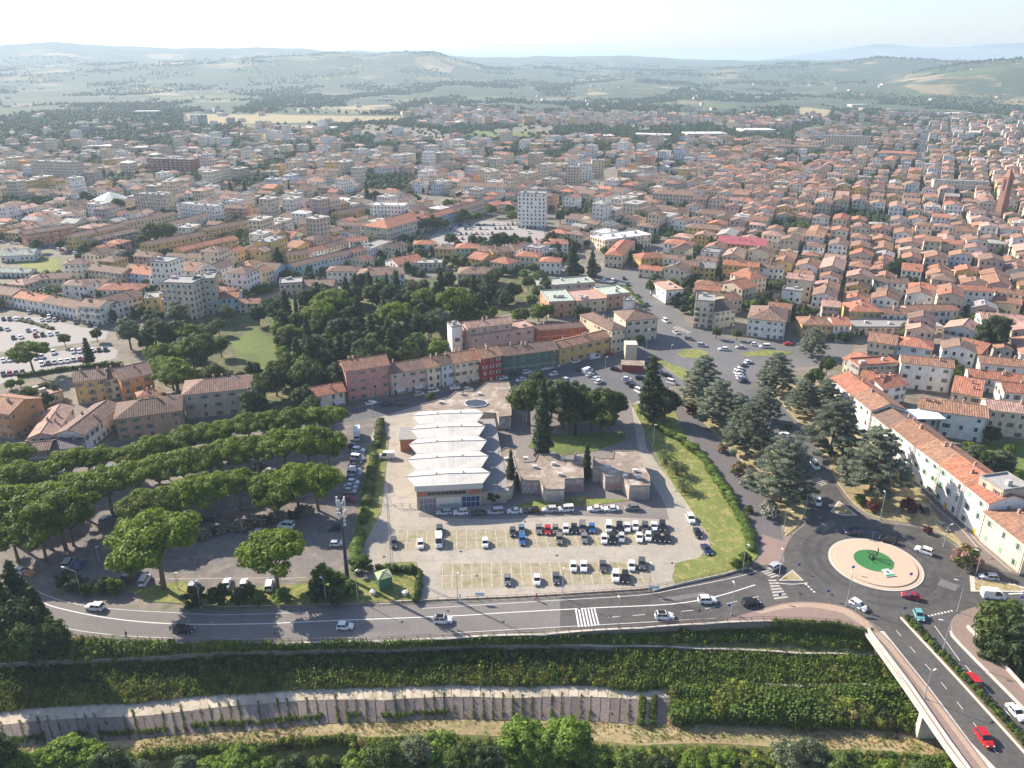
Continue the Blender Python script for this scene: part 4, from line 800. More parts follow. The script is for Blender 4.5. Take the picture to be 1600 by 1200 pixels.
# ---- weeds on the embankment (uncountable)
def tuft(m, n, r, h, size, dry=None):
    V = leaves([(0, 0, h * .35)], [(r, r, h)], n, size, inward=.9); 
    return mesh('tuft', V.tolist(), [(4 * i, 4 * i + 1, 4 * i + 2, 4 * i + 3) for i in range(n)], m)
TG = [tuft(L_WEED, 46, .6, .7, .15), tuft(L_DARK, 46, .6, .6, .15), tuft(L_DRY, 40, .55, .5, .14), tuft(L_HEDGE, 60, .8, 1.1, .17), tuft(L_BROAD, 50, .7, .8, .16)]
def bush(m, n=420, size=.13):
    C = [(rnd(-.6, .6), rnd(-.6, .6), rnd(.3, 1.0)) for _ in range(6)]; return crown('bush', C, [rnd(.45, .75) for _ in C], n, size, m, .8)
BG = [bush(L_WEED), bush(L_DARK), bush(L_DRY, 300), bush(L_BRIGHT), bush(L_BROAD), bush(L_SILV)]
def bushes(k0, k1, x0, x1, n, w_, smin, smax, label, yr, zr):
    P = []; S = []; I = []
    while len(P) < n:
        x = rnd(x0, x1); k = k0 + (k1 - k0) * R.random(); p = bank_at(px_az(x, yr, zr), k); nv = mnoise.noise(Vector((p.x * .09, p.y * .16, k * .8 + 3)))
        P.append(p - Vector((0, 0, .15))); S.append(rnd(smin, smax) * (1 + .6 * nv)); I.append(R.choices(range(6), w_(nv, R.random()))[0])
    S = np.array(S); SS = np.stack([S, S, S * NR.uniform(.7, 1.3, len(S))], 1); scatter('bushes', P, SS, BG, label, 'bushes', ix=np.array(I, np.int32))
def weeds(name, k0, k1, x0, x1, n, w_, smin, smax, label, zr=-9, yr=1050, dens=None):
    P = []; S = []; I = []
    while len(P) < n:
        x = rnd(x0, x1); k = k0 + (k1 - k0) * R.random(); az = px_az(x, yr, zr); p = bank_at(az, k)
        nv = mnoise.noise(Vector((p.x * .07, p.y * .07, k)))
        if dens is not None and nv < dens and R.random() < .85: continue
        P.append(p); S.append(rnd(smin, smax) * (1 + .5 * nv)); ww = w_(x, k, nv); I.append(R.choices(range(5), ww)[0])
    scatter(name, P, S, TG, label, 'undergrowth', ix=np.array(I, np.int32))
weeds('undergrowth', 1.05, 1.9, 0, 760, 3000, lambda x, k, n: (5, 1, 1, 3 if n > 0 else 1, 2), .6, 1.5, 'yellow green weeds on the upper ledge left of the crossing')
weeds('undergrowth', .92, 1.5, 760, 1420, 4200, lambda x, k, n: (6 if n > -.2 else 1, .5, 4 if n > .15 else .4, 4 if n < 0 else 1, 2), .6, 1.5, 'tall green weeds under the retaining wall')
weeds('undergrowth', 3.0, 3.6, -50, 1440, 7000, lambda x, k, n: (1.5 + 2 * (x > 800), 5, .5 + 2 * (x > 800 and n > 0), 1, 2), .5, 1.25, 'dark grass and weeds on the upper embankment slope')
weeds('undergrowth', 3.55, 4.0, -50, 1440, 8500, lambda x, k, n: (6, .8, 7 if n > 0 else 2, .6, 1.2), .6, 1.5, 'yellowing weeds on the lower embankment slope')
weeds('undergrowth', 3.0, 4.1, 960, 1480, 4500, lambda x, k, n: (6, .7, 6 if n > .1 else 1, 3 if n < 0 else .5, 2), .8, 1.9, 'thick weeds on the embankment near the bridge')
weeds('undergrowth', 4.5, 5.95, 1048, 1465, 5000, lambda x, k, n: (7 if n < .1 else 3, .8 if n > -.2 else 4, 3 if n > .2 else .5, 5 if n > 0 else 2, 2), .7, 2.2, 'dense green bushes covering the embankment foot right of the stairs', zr=-12, yr=1115)
weeds('undergrowth', 6.0, 6.9, -50, 1520, 2400, lambda x, k, n: (1, .2, 7, .1, .3), .2, .5, 'dry grass on the river track', zr=-13, yr=1160, dens=-.05)
weeds('undergrowth', 7.06, 7.7, -50, 1560, 7000, lambda x, k, n: (4, 1, 1, 5, 3), .5, 1.3, 'dense greenery along the river margin', zr=-14, yr=1195)
weeds('undergrowth', .1, 1.6, 1195, 1352, 2600, lambda x, k, n: (6, 1, 5 if n > 0 else 1, 3, 1), .5, 1.3, 'sunlit weeds covering the slope under the brick pavement by the bridge')
weeds('undergrowth', 1.0, 4.0, 1500, 1700, 3000, lambda x, k, n: (2, 5, 1, 2, 3), .8, 1.8, 'dark undergrowth on the bank right of the bridge')
wsel = lambda n, r: (7 if n > -.1 else 2, 4 if n < -.1 else 1, 5 if n > .25 else .6, 3 if abs(n) < .15 else .6, 2, .8)
bushes(4.35, 5.9, 1052, 1462, 1500, wsel, .5, 1.35, 'mixed bushes on the embankment foot right of the stairs', 1115, -12)
bushes(1.0, 1.6, 860, 1350, 420, wsel, .35, .8, 'bushes on the ledge below the retaining wall', 1000, -5)
bushes(3.0, 4.0, 820, 1440, 900, wsel, .35, .85, 'bushes on the slope nearer the bridge', 1050, -9)
bushes(3.55, 4.0, -50, 820, 380, lambda n, r: (7, 2, 6 if n > 0 else 2, .5, 1, .3), .25, .6, 'low yellowish bushes along the lower slope', 1080, -8)
bushes(7.12, 7.6, -50, 1540, 1300, wsel, .45, 1.1, 'bushes along the river margin', 1195, -12)
bushes(.3, 2.0, 60, 420, 420, lambda n, r: (9, .5, 4, 3, .5, .3), .35, .75, 'yellow green bushes below the road at the left', 1020, -2)
# weeds growing in the joints of the stone panels
P = []; S = []; I = []
for j in range(68):
    x = -20 + 15.2 * j; a = px_az(x, 1115, -12); amt = rnd(.3, 1.0) if R.random() < .75 else rnd(0, .12)
    for k in np.arange(5.0 - .5 * R.random(), 5.98, .018):
        if R.random() < amt * .75: P.append(bank_at(a + rnd(-.0012, .0012), k)); S.append(rnd(.15, .62) * (1.25 if k > 5.6 else .85)); I.append(R.choices(range(5), (5, .5, 4, 2, 2))[0])
for j in range(900):
    x = rnd(0, 700); nv = mnoise.noise(Vector((x * .02, 3, 0)))
    if nv > -.1: P.append(bank_at(px_az(x, 1115, -12), 5 + .9 * max(0, min(1, .75 + .25 * nv + rnd(-.1, .1))) )); S.append(rnd(.3, .8)); I.append(R.choice([0, 1, 4, 3]))
for x0 in (1003, 1020):
    for j in range(150): P.append(bank_at(px_az(x0 + rnd(-3, 3), 1115, -12), rnd(4.9, 6))); S.append(rnd(.5, 1.1)); I.append(R.choice([3, 4, 1]))
scatter('joint_weeds', P, S, TG, 'lines of weeds growing in the joints of the stone revetment', 'weeds', ix=np.array(I, np.int32))
# concrete drain stairs
p0, p1 = bank_at(px_az(1012, 1115, -12), 5.0), bank_at(px_az(1012, 1115, -12), 5.98); b = MB()
for i in range(16):
    q = p0.lerp(p1, i / 16); q2 = p0.lerp(p1, (i + 1) / 16); b.box((q.x, (q.y + q2.y) / 2, q.z - .1), (1.3, abs(q2.y - q.y) + .02, .5))
obj('embankment_stairs', b.mesh('stairs', PALEC), label='narrow concrete steps down the revetment between two ivy strips', cat='stairs')
# ================================================================== buildings
WC = {'white': (.8, .765, .7), 'cream': (.7, .6, .44), 'yellow': (.62, .44, .17), 'pink': (.52, .25, .22), 'pale pink': (.58, .41, .36), 'crimson': (.34, .04, .045), 'green': (.14, .2, .14), 'pale blue': (.52, .6, .66), 'orange': (.62, .3, .13),
      'tan': (.5, .31, .21), 'grey': (.38, .36, .33), 'salmon': (.55, .3, .2), 'beige': (.55, .46, .34), 'pale green': (.45, .52, .42), 'red': (.45, .1, .07), 'dull green': (.22, .24, .17), 'brick': (.3, .13, .08)}
RC = {'terracotta': (.38, .16, .1), 'orange brown': (.29, .16, .105), 'brown': (.215, .14, .108), 'dark brown': (.15, .1, .08), 'magenta': (.4, .1, .13), 'grey': (.3, .29, .28), 'white': (.7, .69, .66), 'green grey': (.36, .4, .35), 'salmon': (.4, .25, .2), 'slate': (.12, .1, .11)}
def winmesh(kind):
    b = MB(); W_, H_ = .5, .8
    b.box((0, -.03, 0), (2 * W_, .06, 2 * H_), 0)
    for x in (-W_ - .05, W_ + .05): b.box((x, -.045, 0), (.1, .09, 2 * H_ + .2), 1)
    b.box((0, -.045, H_ + .05), (2 * W_, .09, .1), 1); b.box((0, -.06, -H_ - .06), (2 * W_ + .3, .16, .1), 1); b.box((0, -.05, 0), (.06, .06, 2 * H_), 1)
    if kind == 1:
        for x in (-W_ - .38, W_ + .38): b.box((x, -.05, 0), (.52, .07, 2 * H_), 2)
    if kind == 2:
        for x in (-W_ / 2, W_ / 2): b.box((x, -.09, 0), (W_ - .03, .05, 2 * H_ - .05), 2)
    return b.mesh('window', [GLASS, FRAME, SHUT])
WM = [winmesh(0), winmesh(1), winmesh(2)]
b = MB(); b.box((0, -.05, 1.15), (1.1, .1, 2.3), 0); b.box((0, -.08, 2.36), (1.4, .16, .12), 1); DOORM = b.mesh('door', [SHUT, FRAME])
b = MB(); b.box((0, 0, .5), (.55, .8, 1.4), 0); b.box((0, 0, 1.25), (.75, 1.0, .12), 1); b.box((0, 0, 1.45), (.4, .55, .3), 0); CHIM = b.mesh('chimney', [mat('chimney_plaster', (.42, .32, .26)), mat('chimney_cap', (.35, .15, .09))])
b = MB(); b.box((0, -.6, 0), (2.6, 1.2, .14), 0)
for i in range(9): b.box((-1.25 + i * .3125, -1.17, .5), (.04, .04, 1), 1)
b.box((0, -1.17, 1), (2.6, .06, .06), 1); b.box((-1.27, -.6, 1), (.05, 1.2, .05), 1); b.box((1.27, -.6, 1), (.05, 1.2, .05), 1); BALC = b.mesh('balcony', [mat('balcony_slab', (.45, .42, .37)), DARKM])
b = MB(); b.box((0, 0, .05), (.8, 1.1, .12), 0); b.box((0, 0, .12), (.65, .95, .04), 1); SKYL = b.mesh('skylight', [DARKM, mat('sky_glass', (.35, .38, .42), .1, 0, spec=.8)])
b = MB(); b.cyl((0, 0, 0), (0, 0, 2.6), .03, .02, 4); b.box((0, 0, 2.4), (1.1, .04, .04)); b.box((0, 0, 2.1), (.8, .04, .04)); ANT = b.mesh('aerial', DARKM)
def roof_polys(w, d, h, kind, o=.5, p=.36):
    """sloping roof faces (lists of 3-D points), each with its eave edge first"""
    z0 = h - o * p
    if kind == 'gx':
        r = h + d / 2 * p; return [[(-o, -o, z0), (w + o, -o, z0), (w + o, d / 2, r), (-o, d / 2, r)], [(w + o, d + o, z0), (-o, d + o, z0), (-o, d / 2, r), (w + o, d / 2, r)]]
    if kind == 'gy':
        r = h + w / 2 * p; return [[(-o, d + o, z0), (-o, -o, z0), (w / 2, -o, r), (w / 2, d + o, r)], [(w + o, -o, z0), (w + o, d + o, z0), (w / 2, d + o, r), (w / 2, -o, r)]]
    if kind == 'hip':
        m = min(w, d) / 2; r = h + m * p
        a, c = ((m, d / 2, r), (w - m, d / 2, r)) if w >= d else ((w / 2, m, r), (w / 2, d - m, r))
        A, B_, C_, D_ = (-o, -o, z0), (w + o, -o, z0), (w + o, d + o, z0), (-o, d + o, z0)
        if w >= d: return [[A, B_, c, a], [B_, C_, c], [C_, D_, a, c], [D_, A, a]]
        return [[A, B_, a], [B_, C_, c, a], [C_, D_, c], [D_, A, a, c]]
    if kind == 'shed': return [[(-o, -o, z0), (w + o, -o, z0), (w + o, d + o, h + d * p * .5), (-o, d + o, h + d * p * .5)]]
    return []
def uvof(P):
    P = [Vector(p) for p in P]; u = (P[1] - P[0]).normalized(); n = u.cross(P[2] - P[0]).normalized(); v = n.cross(u); return [((q - P[0]).dot(u), (q - P[0]).dot(v)) for q in P]
def add_roof(b, w, d, h, kind, t=.2, m=0, col=None, T=None, o=.5, p=.36, full=True):
    off = R.uniform(0, 50)
    for P in roof_polys(w, d, h, kind, o, p):
        uv = [(x + off, y) for x, y in uvof(P)]; U = [Vector((x, y, z + t)) for x, y, z in P]; Lw = [Vector(q) for q in P]
        if T is not None: U = [T @ q for q in U]; Lw = [T @ q for q in Lw]
        b.face(U, m, uv, col)
        if full:
            b.face(Lw[::-1], m, uv[::-1], col)
            for i in range(len(P)):
                j = (i + 1) % len(P); b.face([Lw[i], Lw[j], U[j], U[i]], m, [(off, 0)] * 4, col)
def add_walls(b, w, d, h, kind, m=0, col=None, T=None, p=.36, z0=-.3):
    def q(x, y, z): v = Vector((x, y, z)); return T @ v if T is not None else v
    if kind == 'gx':
        r = h + d / 2 * p; F_ = [[(0, 0), (w, 0), 0], [(w, d), (0, d), 0]]
        b.face([q(w, 0, z0), q(w, d, z0), q(w, d, h), q(w, d / 2, r), q(w, 0, h)], m, None, col); b.face([q(0, d, z0), q(0, 0, z0), q(0, 0, h), q(0, d / 2, r), q(0, d, h)], m, None, col)
        b.face([q(0, 0, z0), q(w, 0, z0), q(w, 0, h), q(0, 0, h)], m, None, col); b.face([q(w, d, z0), q(0, d, z0), q(0, d, h), q(w, d, h)], m, None, col)
    elif kind == 'gy':
        r = h + w / 2 * p
        b.face([q(0, 0, z0), q(w, 0, z0), q(w, 0, h), q(w / 2, 0, r), q(0, 0, h)], m, None, col); b.face([q(w, d, z0), q(0, d, z0), q(0, d, h), q(w / 2, d, r), q(w, d, h)], m, None, col)
        b.face([q(w, 0, z0), q(w, d, z0), q(w, d, h), q(w, 0, h)], m, None, col); b.face([q(0, d, z0), q(0, 0, z0), q(0, 0, h), q(0, d, h)], m, None, col)
    else:
        hb = h + (d * p * .5 if kind == 'shed' else 0)
        b.face([q(0, 0, z0), q(w, 0, z0), q(w, 0, h), q(0, 0, h)], m, None, col); b.face([q(w, 0, z0), q(w, d, z0), q(w, d, hb), q(w, 0, h)], m, None, col)
        b.face([q(w, d, z0), q(0, d, z0), q(0, d, hb), q(w, d, hb)], m, None, col); b.face([q(0, d, z0), q(0, 0, z0), q(0, 0, h), q(0, d, hb)], m, None, col)
FOOT = []            # occupied rectangles (origin, u, w, d)
def occupied(x, y, mg=1.0):
    for (A, u, w, d, cx, cy, rr) in FOOT:
        if (x - cx) ** 2 + (y - cy) ** 2 > (rr + mg) ** 2: continue
        dx, dy = x - A[0], y - A[1]; s = dx * u[0] + dy * u[1]; t = -dx * u[1] + dy * u[0]
        if -mg < s < w + mg and -mg < t < d + mg: return True
    return False
def addfoot(A, u, w, d):
    cx = A[0] + u[0] * w / 2 - u[1] * d / 2; cy = A[1] + u[1] * w / 2 + u[0] * d / 2; FOOT.append(((A[0], A[1]), (u[0], u[1]), w, d, cx, cy, math.hypot(w, d) / 2))
SHC = [(.07, .14, .09), (.12, .08, .05), (.2, .18, .15), (.09, .16, .12), (.16, .1, .06)]
def win_grid(L, h, fl, bays, lo=.9):
    fh = h / fl
    return [((i + .5) * L / bays, (k + .52) * fh, k) for k in range(fl) for i in range(bays)]
def house_at(A, u, w, d, h, wall, roof, kind, label, name='house', group=None, fl=None, near=None, balc=False, awn=False, shut=None, pitch=.36, cat='house', sides=True, wp=3.0, chim=None, doorcol=None, roofm=None):
    ang = math.atan2(u[1], u[0]); o = empty(name, (A[0], A[1], 0), ang, label=label, cat=cat, group=group); addfoot(A, u, w, d)
    f1, f2 = rnd(.93, 1.05), rnd(.85, 1.15); wc = tuple(c * f1 * rnd(.985, 1.015) for c in WC[wall]) if isinstance(wall, str) else wall; rc = tuple(c * f2 * rnd(.98, 1.02) for c in RC[roof]) if isinstance(roof, str) else roof
    b = MB(); add_walls(b, w, d, h, kind, p=pitch)
    b.box((w / 2, d / 2, .25), (w + .06, d + .06, .9), 1)
    wo = obj('wall', b.mesh('wall', [WALL, mat('plinth', (.25, .22, .19), .9, .2, 1.5)]), o); wo.color = (*wc, 1)
    b = MB()
    if kind == 'flat':
        b.box((w / 2, d / 2, h + .06), (w - .5, d - .5, .12))
        for c, s in (((w / 2, .12, h + .3), (w + .1, .3, .7)), ((w / 2, d - .12, h + .3), (w + .1, .3, .7)), ((.12, d / 2, h + .3), (.3, d - .6, .7)), ((w - .12, d / 2, h + .3), (.3, d - .6, .7))): b.box(c, s, 1)
        ro = obj('roof', b.mesh('roof', [FLATR, WALL]), o); ro.color = (*rc, 1)
        for q in range(int(w * d / 120) + 1):
            bb = MB(); s = (rnd(1, 2.4), rnd(1, 2), rnd(.8, 1.8)); bb.box((rnd(2, max(2.1, w - 2)), rnd(2, max(2.1, d - 2)), h + .1 + s[2] / 2), s); obj('roof_unit', bb.mesh('roof_unit', mat('roof_unit', (.42, .4, .37), .8, .1, 1)), o)
    else:
        add_roof(b, w, d, h, kind, p=pitch); ro = obj('roof', b.mesh('roof', roofm or ROOF), o); ro.color = (*rc, 1)
        m = min(w, d) / 2; L_ = max(w, d)
        if kind in ('gx', 'gy', 'hip'):
            r = h + (d / 2 if kind == 'gx' else w / 2 if kind == 'gy' else m) * pitch; bb = MB()
            e0, e1 = (((0, d / 2), (w, d / 2)) if kind == 'gx' else ((w / 2, 0), (w / 2, d)) if kind == 'gy' else (((m, d / 2), (w - m, d / 2)) if w >= d else ((w / 2, m), (w / 2, d - m))))
            bb.cyl((*e0, r + .2), (*e1, r + .2), .16, .16, 6); rg = obj('ridge', bb.mesh('ridge', ROOF), o); rg.color = (*[c * 1.15 for c in rc], 1)
        nch = chim if chim is not None else R.randint(1, 2) + int(L_ > 16)
        for q in range(nch):
            x, y = rnd(.15, .85) * w, rnd(.3, .75) * d
            zz = h + pitch * (min(y, d - y) if kind == 'gx' else min(x, w - x) if kind == 'gy' else min(x, w - x, y, d - y) if kind == 'hip' else y * .5); obj('chimney', CHIM, o, (x, y, zz - .05), rnd(0, .1))
        if R.random() < .35: obj('aerial', ANT, o, (w * .6, d * .45, h + pitch * min(w, d) * .4), rnd(0, 1))
        if near and kind == 'gx' and R.random() < .4:
            s = obj('skylight', SKYL, o, (rnd(.2, .8) * w, d * .25, h + pitch * d * .25 + .2)); s.rotation_euler = (math.atan(pitch), 0, 0)
    fl = fl or max(1, round(h / 3.3)); fh = h / fl
    if near is None: near = ppm((A[0], A[1], 0)) > 3.05
    wsx, wsz = rnd(.82, 1.08), rnd(.85, 1.12) * min(1, fh / 3.0)
    if near:
        bb = MB()
        if kind != 'flat': bb.box((w / 2, -.08, h - .22), (w + .2, .22, .3)); bb.box((w + .08, d / 2, h - .22), (.2, d, .3)) if kind == 'hip' else None
        if fl > 1 and R.random() < .6: bb.box((w / 2, -.04, fh + .05), (w + .04, .12, .16))
        if len(bb.F) > 6 and kind != 'hip': obj('string_course', (lambda q: (q.box((w / 2, -.04, fh + .05), (w + .04, .12, .16)), q.mesh('string_course', FRAME))[1])(MB()), o); bb.V = bb.V[:24]; bb.F = bb.F[:6]; bb.M = bb.M[:6]; bb.C = bb.C[:24]; bb.UV = bb.UV[:24]
        if bb.F: obj('cornice', bb.mesh('cornice', FRAME), o)
        
        for x in ([.35, w - .35] if w > 9 else [w - .35]): bb = MB(); bb.cyl((x, -.1, .1), (x, -.1, h - .2), .06, .06, 5); obj('downpipe', bb.mesh('downpipe', mat('copper_pipe', (.2, .12, .08), .6, .1, 2)), o)
    faces = [((0, 0), 0, w)] + ([((w, 0), math.pi / 2, d), ((0, d), -math.pi / 2, d)] if sides else [])
    sc_ = R.choice(SHC) if shut is None else shut; jb = MB()
    for (ox, oy), ra, L_ in faces:
        bays = max(1, round(L_ / wp)); T = Matrix.Translation((ox, oy, 0)) @ Matrix.Rotation(ra, 4, 'Z')
        for x, z, k in win_grid(L_, h, fl, bays):
            if R.random() < (.06 if ra == 0 else .3): continue
            x += rnd(-.18, .18); p = T @ Vector((x, 0, z)); v = R.choice([0, 1, 1, 2])
            if k == 0 and ra == 0 and R.random() < .35:
                if near: e = obj('door', DOORM, o, (p.x, p.y, 0), ra); e.color = (*(doorcol or R.choice(SHC)), 1)
                else: jb.box((x, -.04, 1.15), (1.2, .12, 2.3), 0, None, T)
                continue
            if near:
                e = obj('window', WM[v], o, p, ra); e.color = (*sc_, 1)
                e.scale = (wsx, 1, wsz * (.8 if k == fl - 1 and fl > 2 else 1))
                if balc and k > 0 and ra == 0 and (round(x / wp) % 2 == 0): obj('balcony', BALC, o, (p.x, p.y, z - 1.0), ra)
            else:
                jb.box((x, -.03, z), (1.05, .1, 1.5), 0, None, T)
                if v: jb.box((x, -.05, z - .85), (1.4, .16, .12), 1, None, T)
                if balc and k > 0 and ra == 0 and (round(x / wp) % 2 == 0): jb.box((x, -.6, z - .5), (2.4, 1.2, .9), 1, None, T)
    if jb.F: obj('windows', jb.mesh('windows', [GLASS, FRAME]), o, kind='stuff')
    if awn and near:
        for x in [(i + .5) * w / max(1, round(w / 6)) for i in range(max(1, round(w / 6)))]:
            bb = MB(); bb.face([(x - 1.8, -1.7, 2.3), (x + 1.8, -1.7, 2.3), (x + 1.8, 0, 3.0), (x - 1.8, 0, 3.0)]); bb.face([(x - 1.8, -1.7, 2.3), (x - 1.8, -1.7, 2.05), (x + 1.8, -1.7, 2.05), (x + 1.8, -1.7, 2.3)]); obj('awning', bb.mesh('awning', mat('awning_cloth', (.62, .58, .5), .9, .05, 1)), o)
    return o
def H(x1, y1, x2, y2, h, d, wall, roof, kind, phrase, **k):
    """building from its front eave line in the photograph (left to right), its height and its depth"""
    a, c = G(x1, y1, h), G(x2, y2, h); u = (c - a).to_2d(); w = u.length; u = u / w
    lw = {'flat': 'flat roofed'}.get(kind, ''); cat = k.pop('cat', 'house' if h < 11.5 else 'building')
    lab = '%s %s %s with %s roof %s' % (lw, wall, 'house' if cat == 'house' else cat, roof, phrase)
    return house_at((a.x, a.y), (u.x, u.y), w, d, h, wall, roof, kind, ' '.join(lab.split()[:16]), name=k.pop('name', 'house' if cat == 'house' else 'apartment_block' if h > 13 else 'town_building'), cat=cat, **k)
# ---- pastel terrace
tg = 'pastel houses of the terrace'
H(490, 620, 539, 611, 6, 10, 'cream', 'terracotta', 'gx', 'left of the tall pink house', group=tg, awn=True, doorcol=(.1, .1, .1))
H(540, 580, 608, 570, 13, 12, 'pink', 'orange brown', 'gx', 'tallest in the pastel terrace', group=tg, fl=4, wp=4.2, cat='house')
H(609.5, 584, 666, 575, 9.6, 11, 'pale pink', 'brown', 'gx', 'right of the tall pink house', group=tg, awn=True, fl=3, wp=4)
H(667, 575, 689, 571, 9.6, 11, 'cream', 'orange brown', 'gx', 'narrow, between pale pink and pale blue fronts', group=tg, fl=3)
H(690, 571, 709, 567.5, 9.8, 11, 'pale blue', 'dark brown', 'gx', 'narrow and bluish in the terrace', group=tg, fl=3)
H(709.5, 567.5, 751, 561, 10, 12, 'cream', 'orange brown', 'gx', 'left of the crimson front', group=tg, fl=3, awn=True)
H(751.5, 560.5, 784, 555, 11, 12, 'crimson', 'orange brown', 'gx', 'crimson front of the terrace', group=tg, fl=4, shut=(.5, .5, .48))
H(785, 556.5, 872, 546, 8.6, 12, 'green', 'brown', 'gx', 'long dark green front of the terrace', group=tg, fl=3, wp=3.6, shut=(.1, .16, .1))
H(873, 545, 955, 525.5, 8.2, 9, 'yellow', 'orange brown', 'gx', 'long ochre front before the towered villa', group=tg, fl=2, wp=5)
H(837, 516, 938, 509, 7, 7, 'red', 'brown', 'gx', 'low red range behind the ochre front', fl=2, wp=4)
H(735, 527, 835, 511, 8.5, 11, 'pale pink', 'salmon', 'flat', 'with long loggia behind the crimson front', fl=2, wp=5)
H(731, 513, 800, 505, 12, 9, 'pale pink', 'salmon', 'gx', 'set back storey above the pale pink loggia', fl=4, wp=5, cat='house')
H(706, 512, 722, 510, 12.5, 7, 'white', 'grey', 'flat', 'stair tower left of the pale pink loggia', fl=1, wp=9, cat='tower', name='stair_tower')
H(956, 516, 978, 512, 11.5, 26, 'cream', 'brown', 'hip', 'left wing of the towered villa', fl=3)
H(978, 501, 1028, 497, 11, 15, 'cream', 'brown', 'hip', 'main range of the towered villa', fl=3, wp=4)
H(974, 470, 991, 471, 17, 5, 'white', 'grey', 'flat', 'square tower rising from the villa', fl=1, wp=9, cat='tower', name='villa_tower')
# ---- left houses
H(115, 597, 165, 591, 9.5, 12, 'yellow', 'brown', 'gx', 'left half of the orange flats', balc=True, wp=3.2); H(188, 594, 238, 583, 9.8, 14, 'orange', 'brown', 'gx', 'right half of the orange flats', balc=True, wp=4.5)
H(160, 594, 186, 590, 8.8, 11, 'cream', 'brown', 'gx', 'middle of the orange flats', balc=True, wp=3); H(216, 620, 252, 613, 6.5, 5, 'cream', 'orange brown', 'hip', 'small annex above the tan villa', fl=2)
H(179, 655, 283, 641, 8.6, 15, 'tan', 'dark brown', 'hip', 'beside the pines, with hipped striped roof', fl=3, wp=4.6); H(285, 617, 392, 606, 10.3, 14, 'beige', 'brown', 'hip', 'large shaded villa before the park', fl=3, wp=4.4, shut=(.12, .14, .13))
H(86, 678, 131, 679, 7, 24, 'white', 'brown', 'gy', 'long gable house left of the tan villa', fl=2); H(45, 684, 85, 680, 6.4, 24, 'pale pink', 'salmon', 'gy', 'pink roofed neighbour of the gable house', fl=2)
H(19, 707, 76, 702, 5.4, 7, 'dull green', 'brown', 'gx', 'low green house behind the first pines', fl=2); H(78, 703, 125, 698, 4.6, 6, 'white', 'slate', 'shed', 'low lean-to with two skylights', fl=1)
H(-40, 640, 14, 647, 10, 14, 'orange', 'orange brown', 'gx', 'at the left edge above the pines', fl=3)
H(52, 625, 98, 612, 4, 14, 'beige', 'salmon', 'flat', 'terrace annex left of the orange flats', fl=1, wp=6)
# ---- white terrace on the right
rg_ = 'white houses of the long terrace by the avenue'
for q in ((1300, 591, 1332.5, 617, 11.5, 'terracotta', 'first house from the far end'), (1333, 617.5, 1362, 641, 11.5, 'orange brown', 'second house, with roof terrace'), (1363, 647, 1393, 670, 10.2, 'brown', 'third house, lower eaves'), (1393.5, 666, 1430, 696, 11.6, 'orange brown', 'fourth house, above the yellow doors'),
          (1431, 696.5, 1470, 725.5, 11.6, 'orange brown', 'fifth house'), (1470.5, 726, 1508, 755.5, 11.8, 'terracotta', 'sixth house, bright tiles'), (1508.5, 756, 1546, 786, 11.8, 'terracotta', 'seventh house, below the grey penthouse')):
    H(*q[:5], 12, 'white', q[5], 'gx', q[6] + ' of the white terrace by the cedars', group=rg_, fl=3, wp=4.2, shut=(.22, .42, .3), cat='house', doorcol=(.7, .45, .05))
H(1539, 799, 1606, 852, 9.3, 16, 'cream', 'orange brown', 'hip', 'at the roundabout end of the white terrace', fl=2, wp=5, shut=(.25, .42, .27), doorcol=(.7, .45, .05)); H(1531, 745, 1568, 768, 15, 9, 'beige', 'grey', 'flat', 'penthouse block at the terrace end', fl=5, wp=4.5)
H(1380, 607, 1418, 600, 9.5, 10, 'white', 'terracotta', 'gx', 'just behind the upper terrace', fl=3); H(1345, 592, 1378, 598, 10.5, 10, 'white', 'terracotta', 'gx', 'with skylights behind the first terrace house', fl=3)
H(1472, 643, 1543, 653, 10, 11, 'white', 'orange brown', 'gx', 'with three rows of dark wide windows', fl=3, wp=4.2, shut=(.08, .05, .04)); H(1436, 636, 1471, 642, 10, 9, 'white', 'orange brown', 'gx', 'left of the three window rows', fl=3)
H(1409, 566, 1490, 575, 11.3, 9, 'white', 'orange brown', 'gx', 'big plain back front above the terrace', fl=3, wp=4.4); H(1488, 612, 1532, 620, 7.5, 12, 'cream', 'terracotta', 'shed', 'red sloping roof right of the big plain house', fl=2)
H(1532, 567, 1620, 576, 8, 9, 'white', 'orange brown', 'gx', 'with dark shop like windows at right edge', fl=2, wp=5); H(1515, 588, 1620, 600, 6.5, 9, 'white', 'terracotta', 'gx', 'low balconied house at right edge', fl=2, balc=True)
H(1545, 640, 1640, 650, 10, 10, 'cream', 'salmon', 'gx', 'behind the garden at right edge', fl=3); H(1570, 612, 1640, 618, 8, 10, 'white', 'terracotta', 'gx', 'small red roofed at right edge', fl=2)
H(1318, 560, 1345, 572, 6.5, 12, 'cream', 'terracotta', 'gx', 'with solar panels by the tall cypress', fl=2)
H(1343, 572, 1405, 568, 9, 8, 'grey', 'terracotta', 'flat', 'left of the big plain back front', fl=3)
c0, c1 = G(1418, 655, 9.2), G(1478, 655, 9.2); b = MB(); b.box(((c0.x + c1.x) / 2, c0.y + 4, 9.2), (c1.x - c0.x, 8, .3)); [b.cyl((x, y, 0), (x, y, 9), .15, .15) for x in (c0.x + 1, c1.x - 1) for y in (c0.y + .6, c0.y + 7.4)]
obj('canopy', b.mesh('canopy', mat('white_board')), label='flat white canopy roof behind the white terrace', cat='canopy')
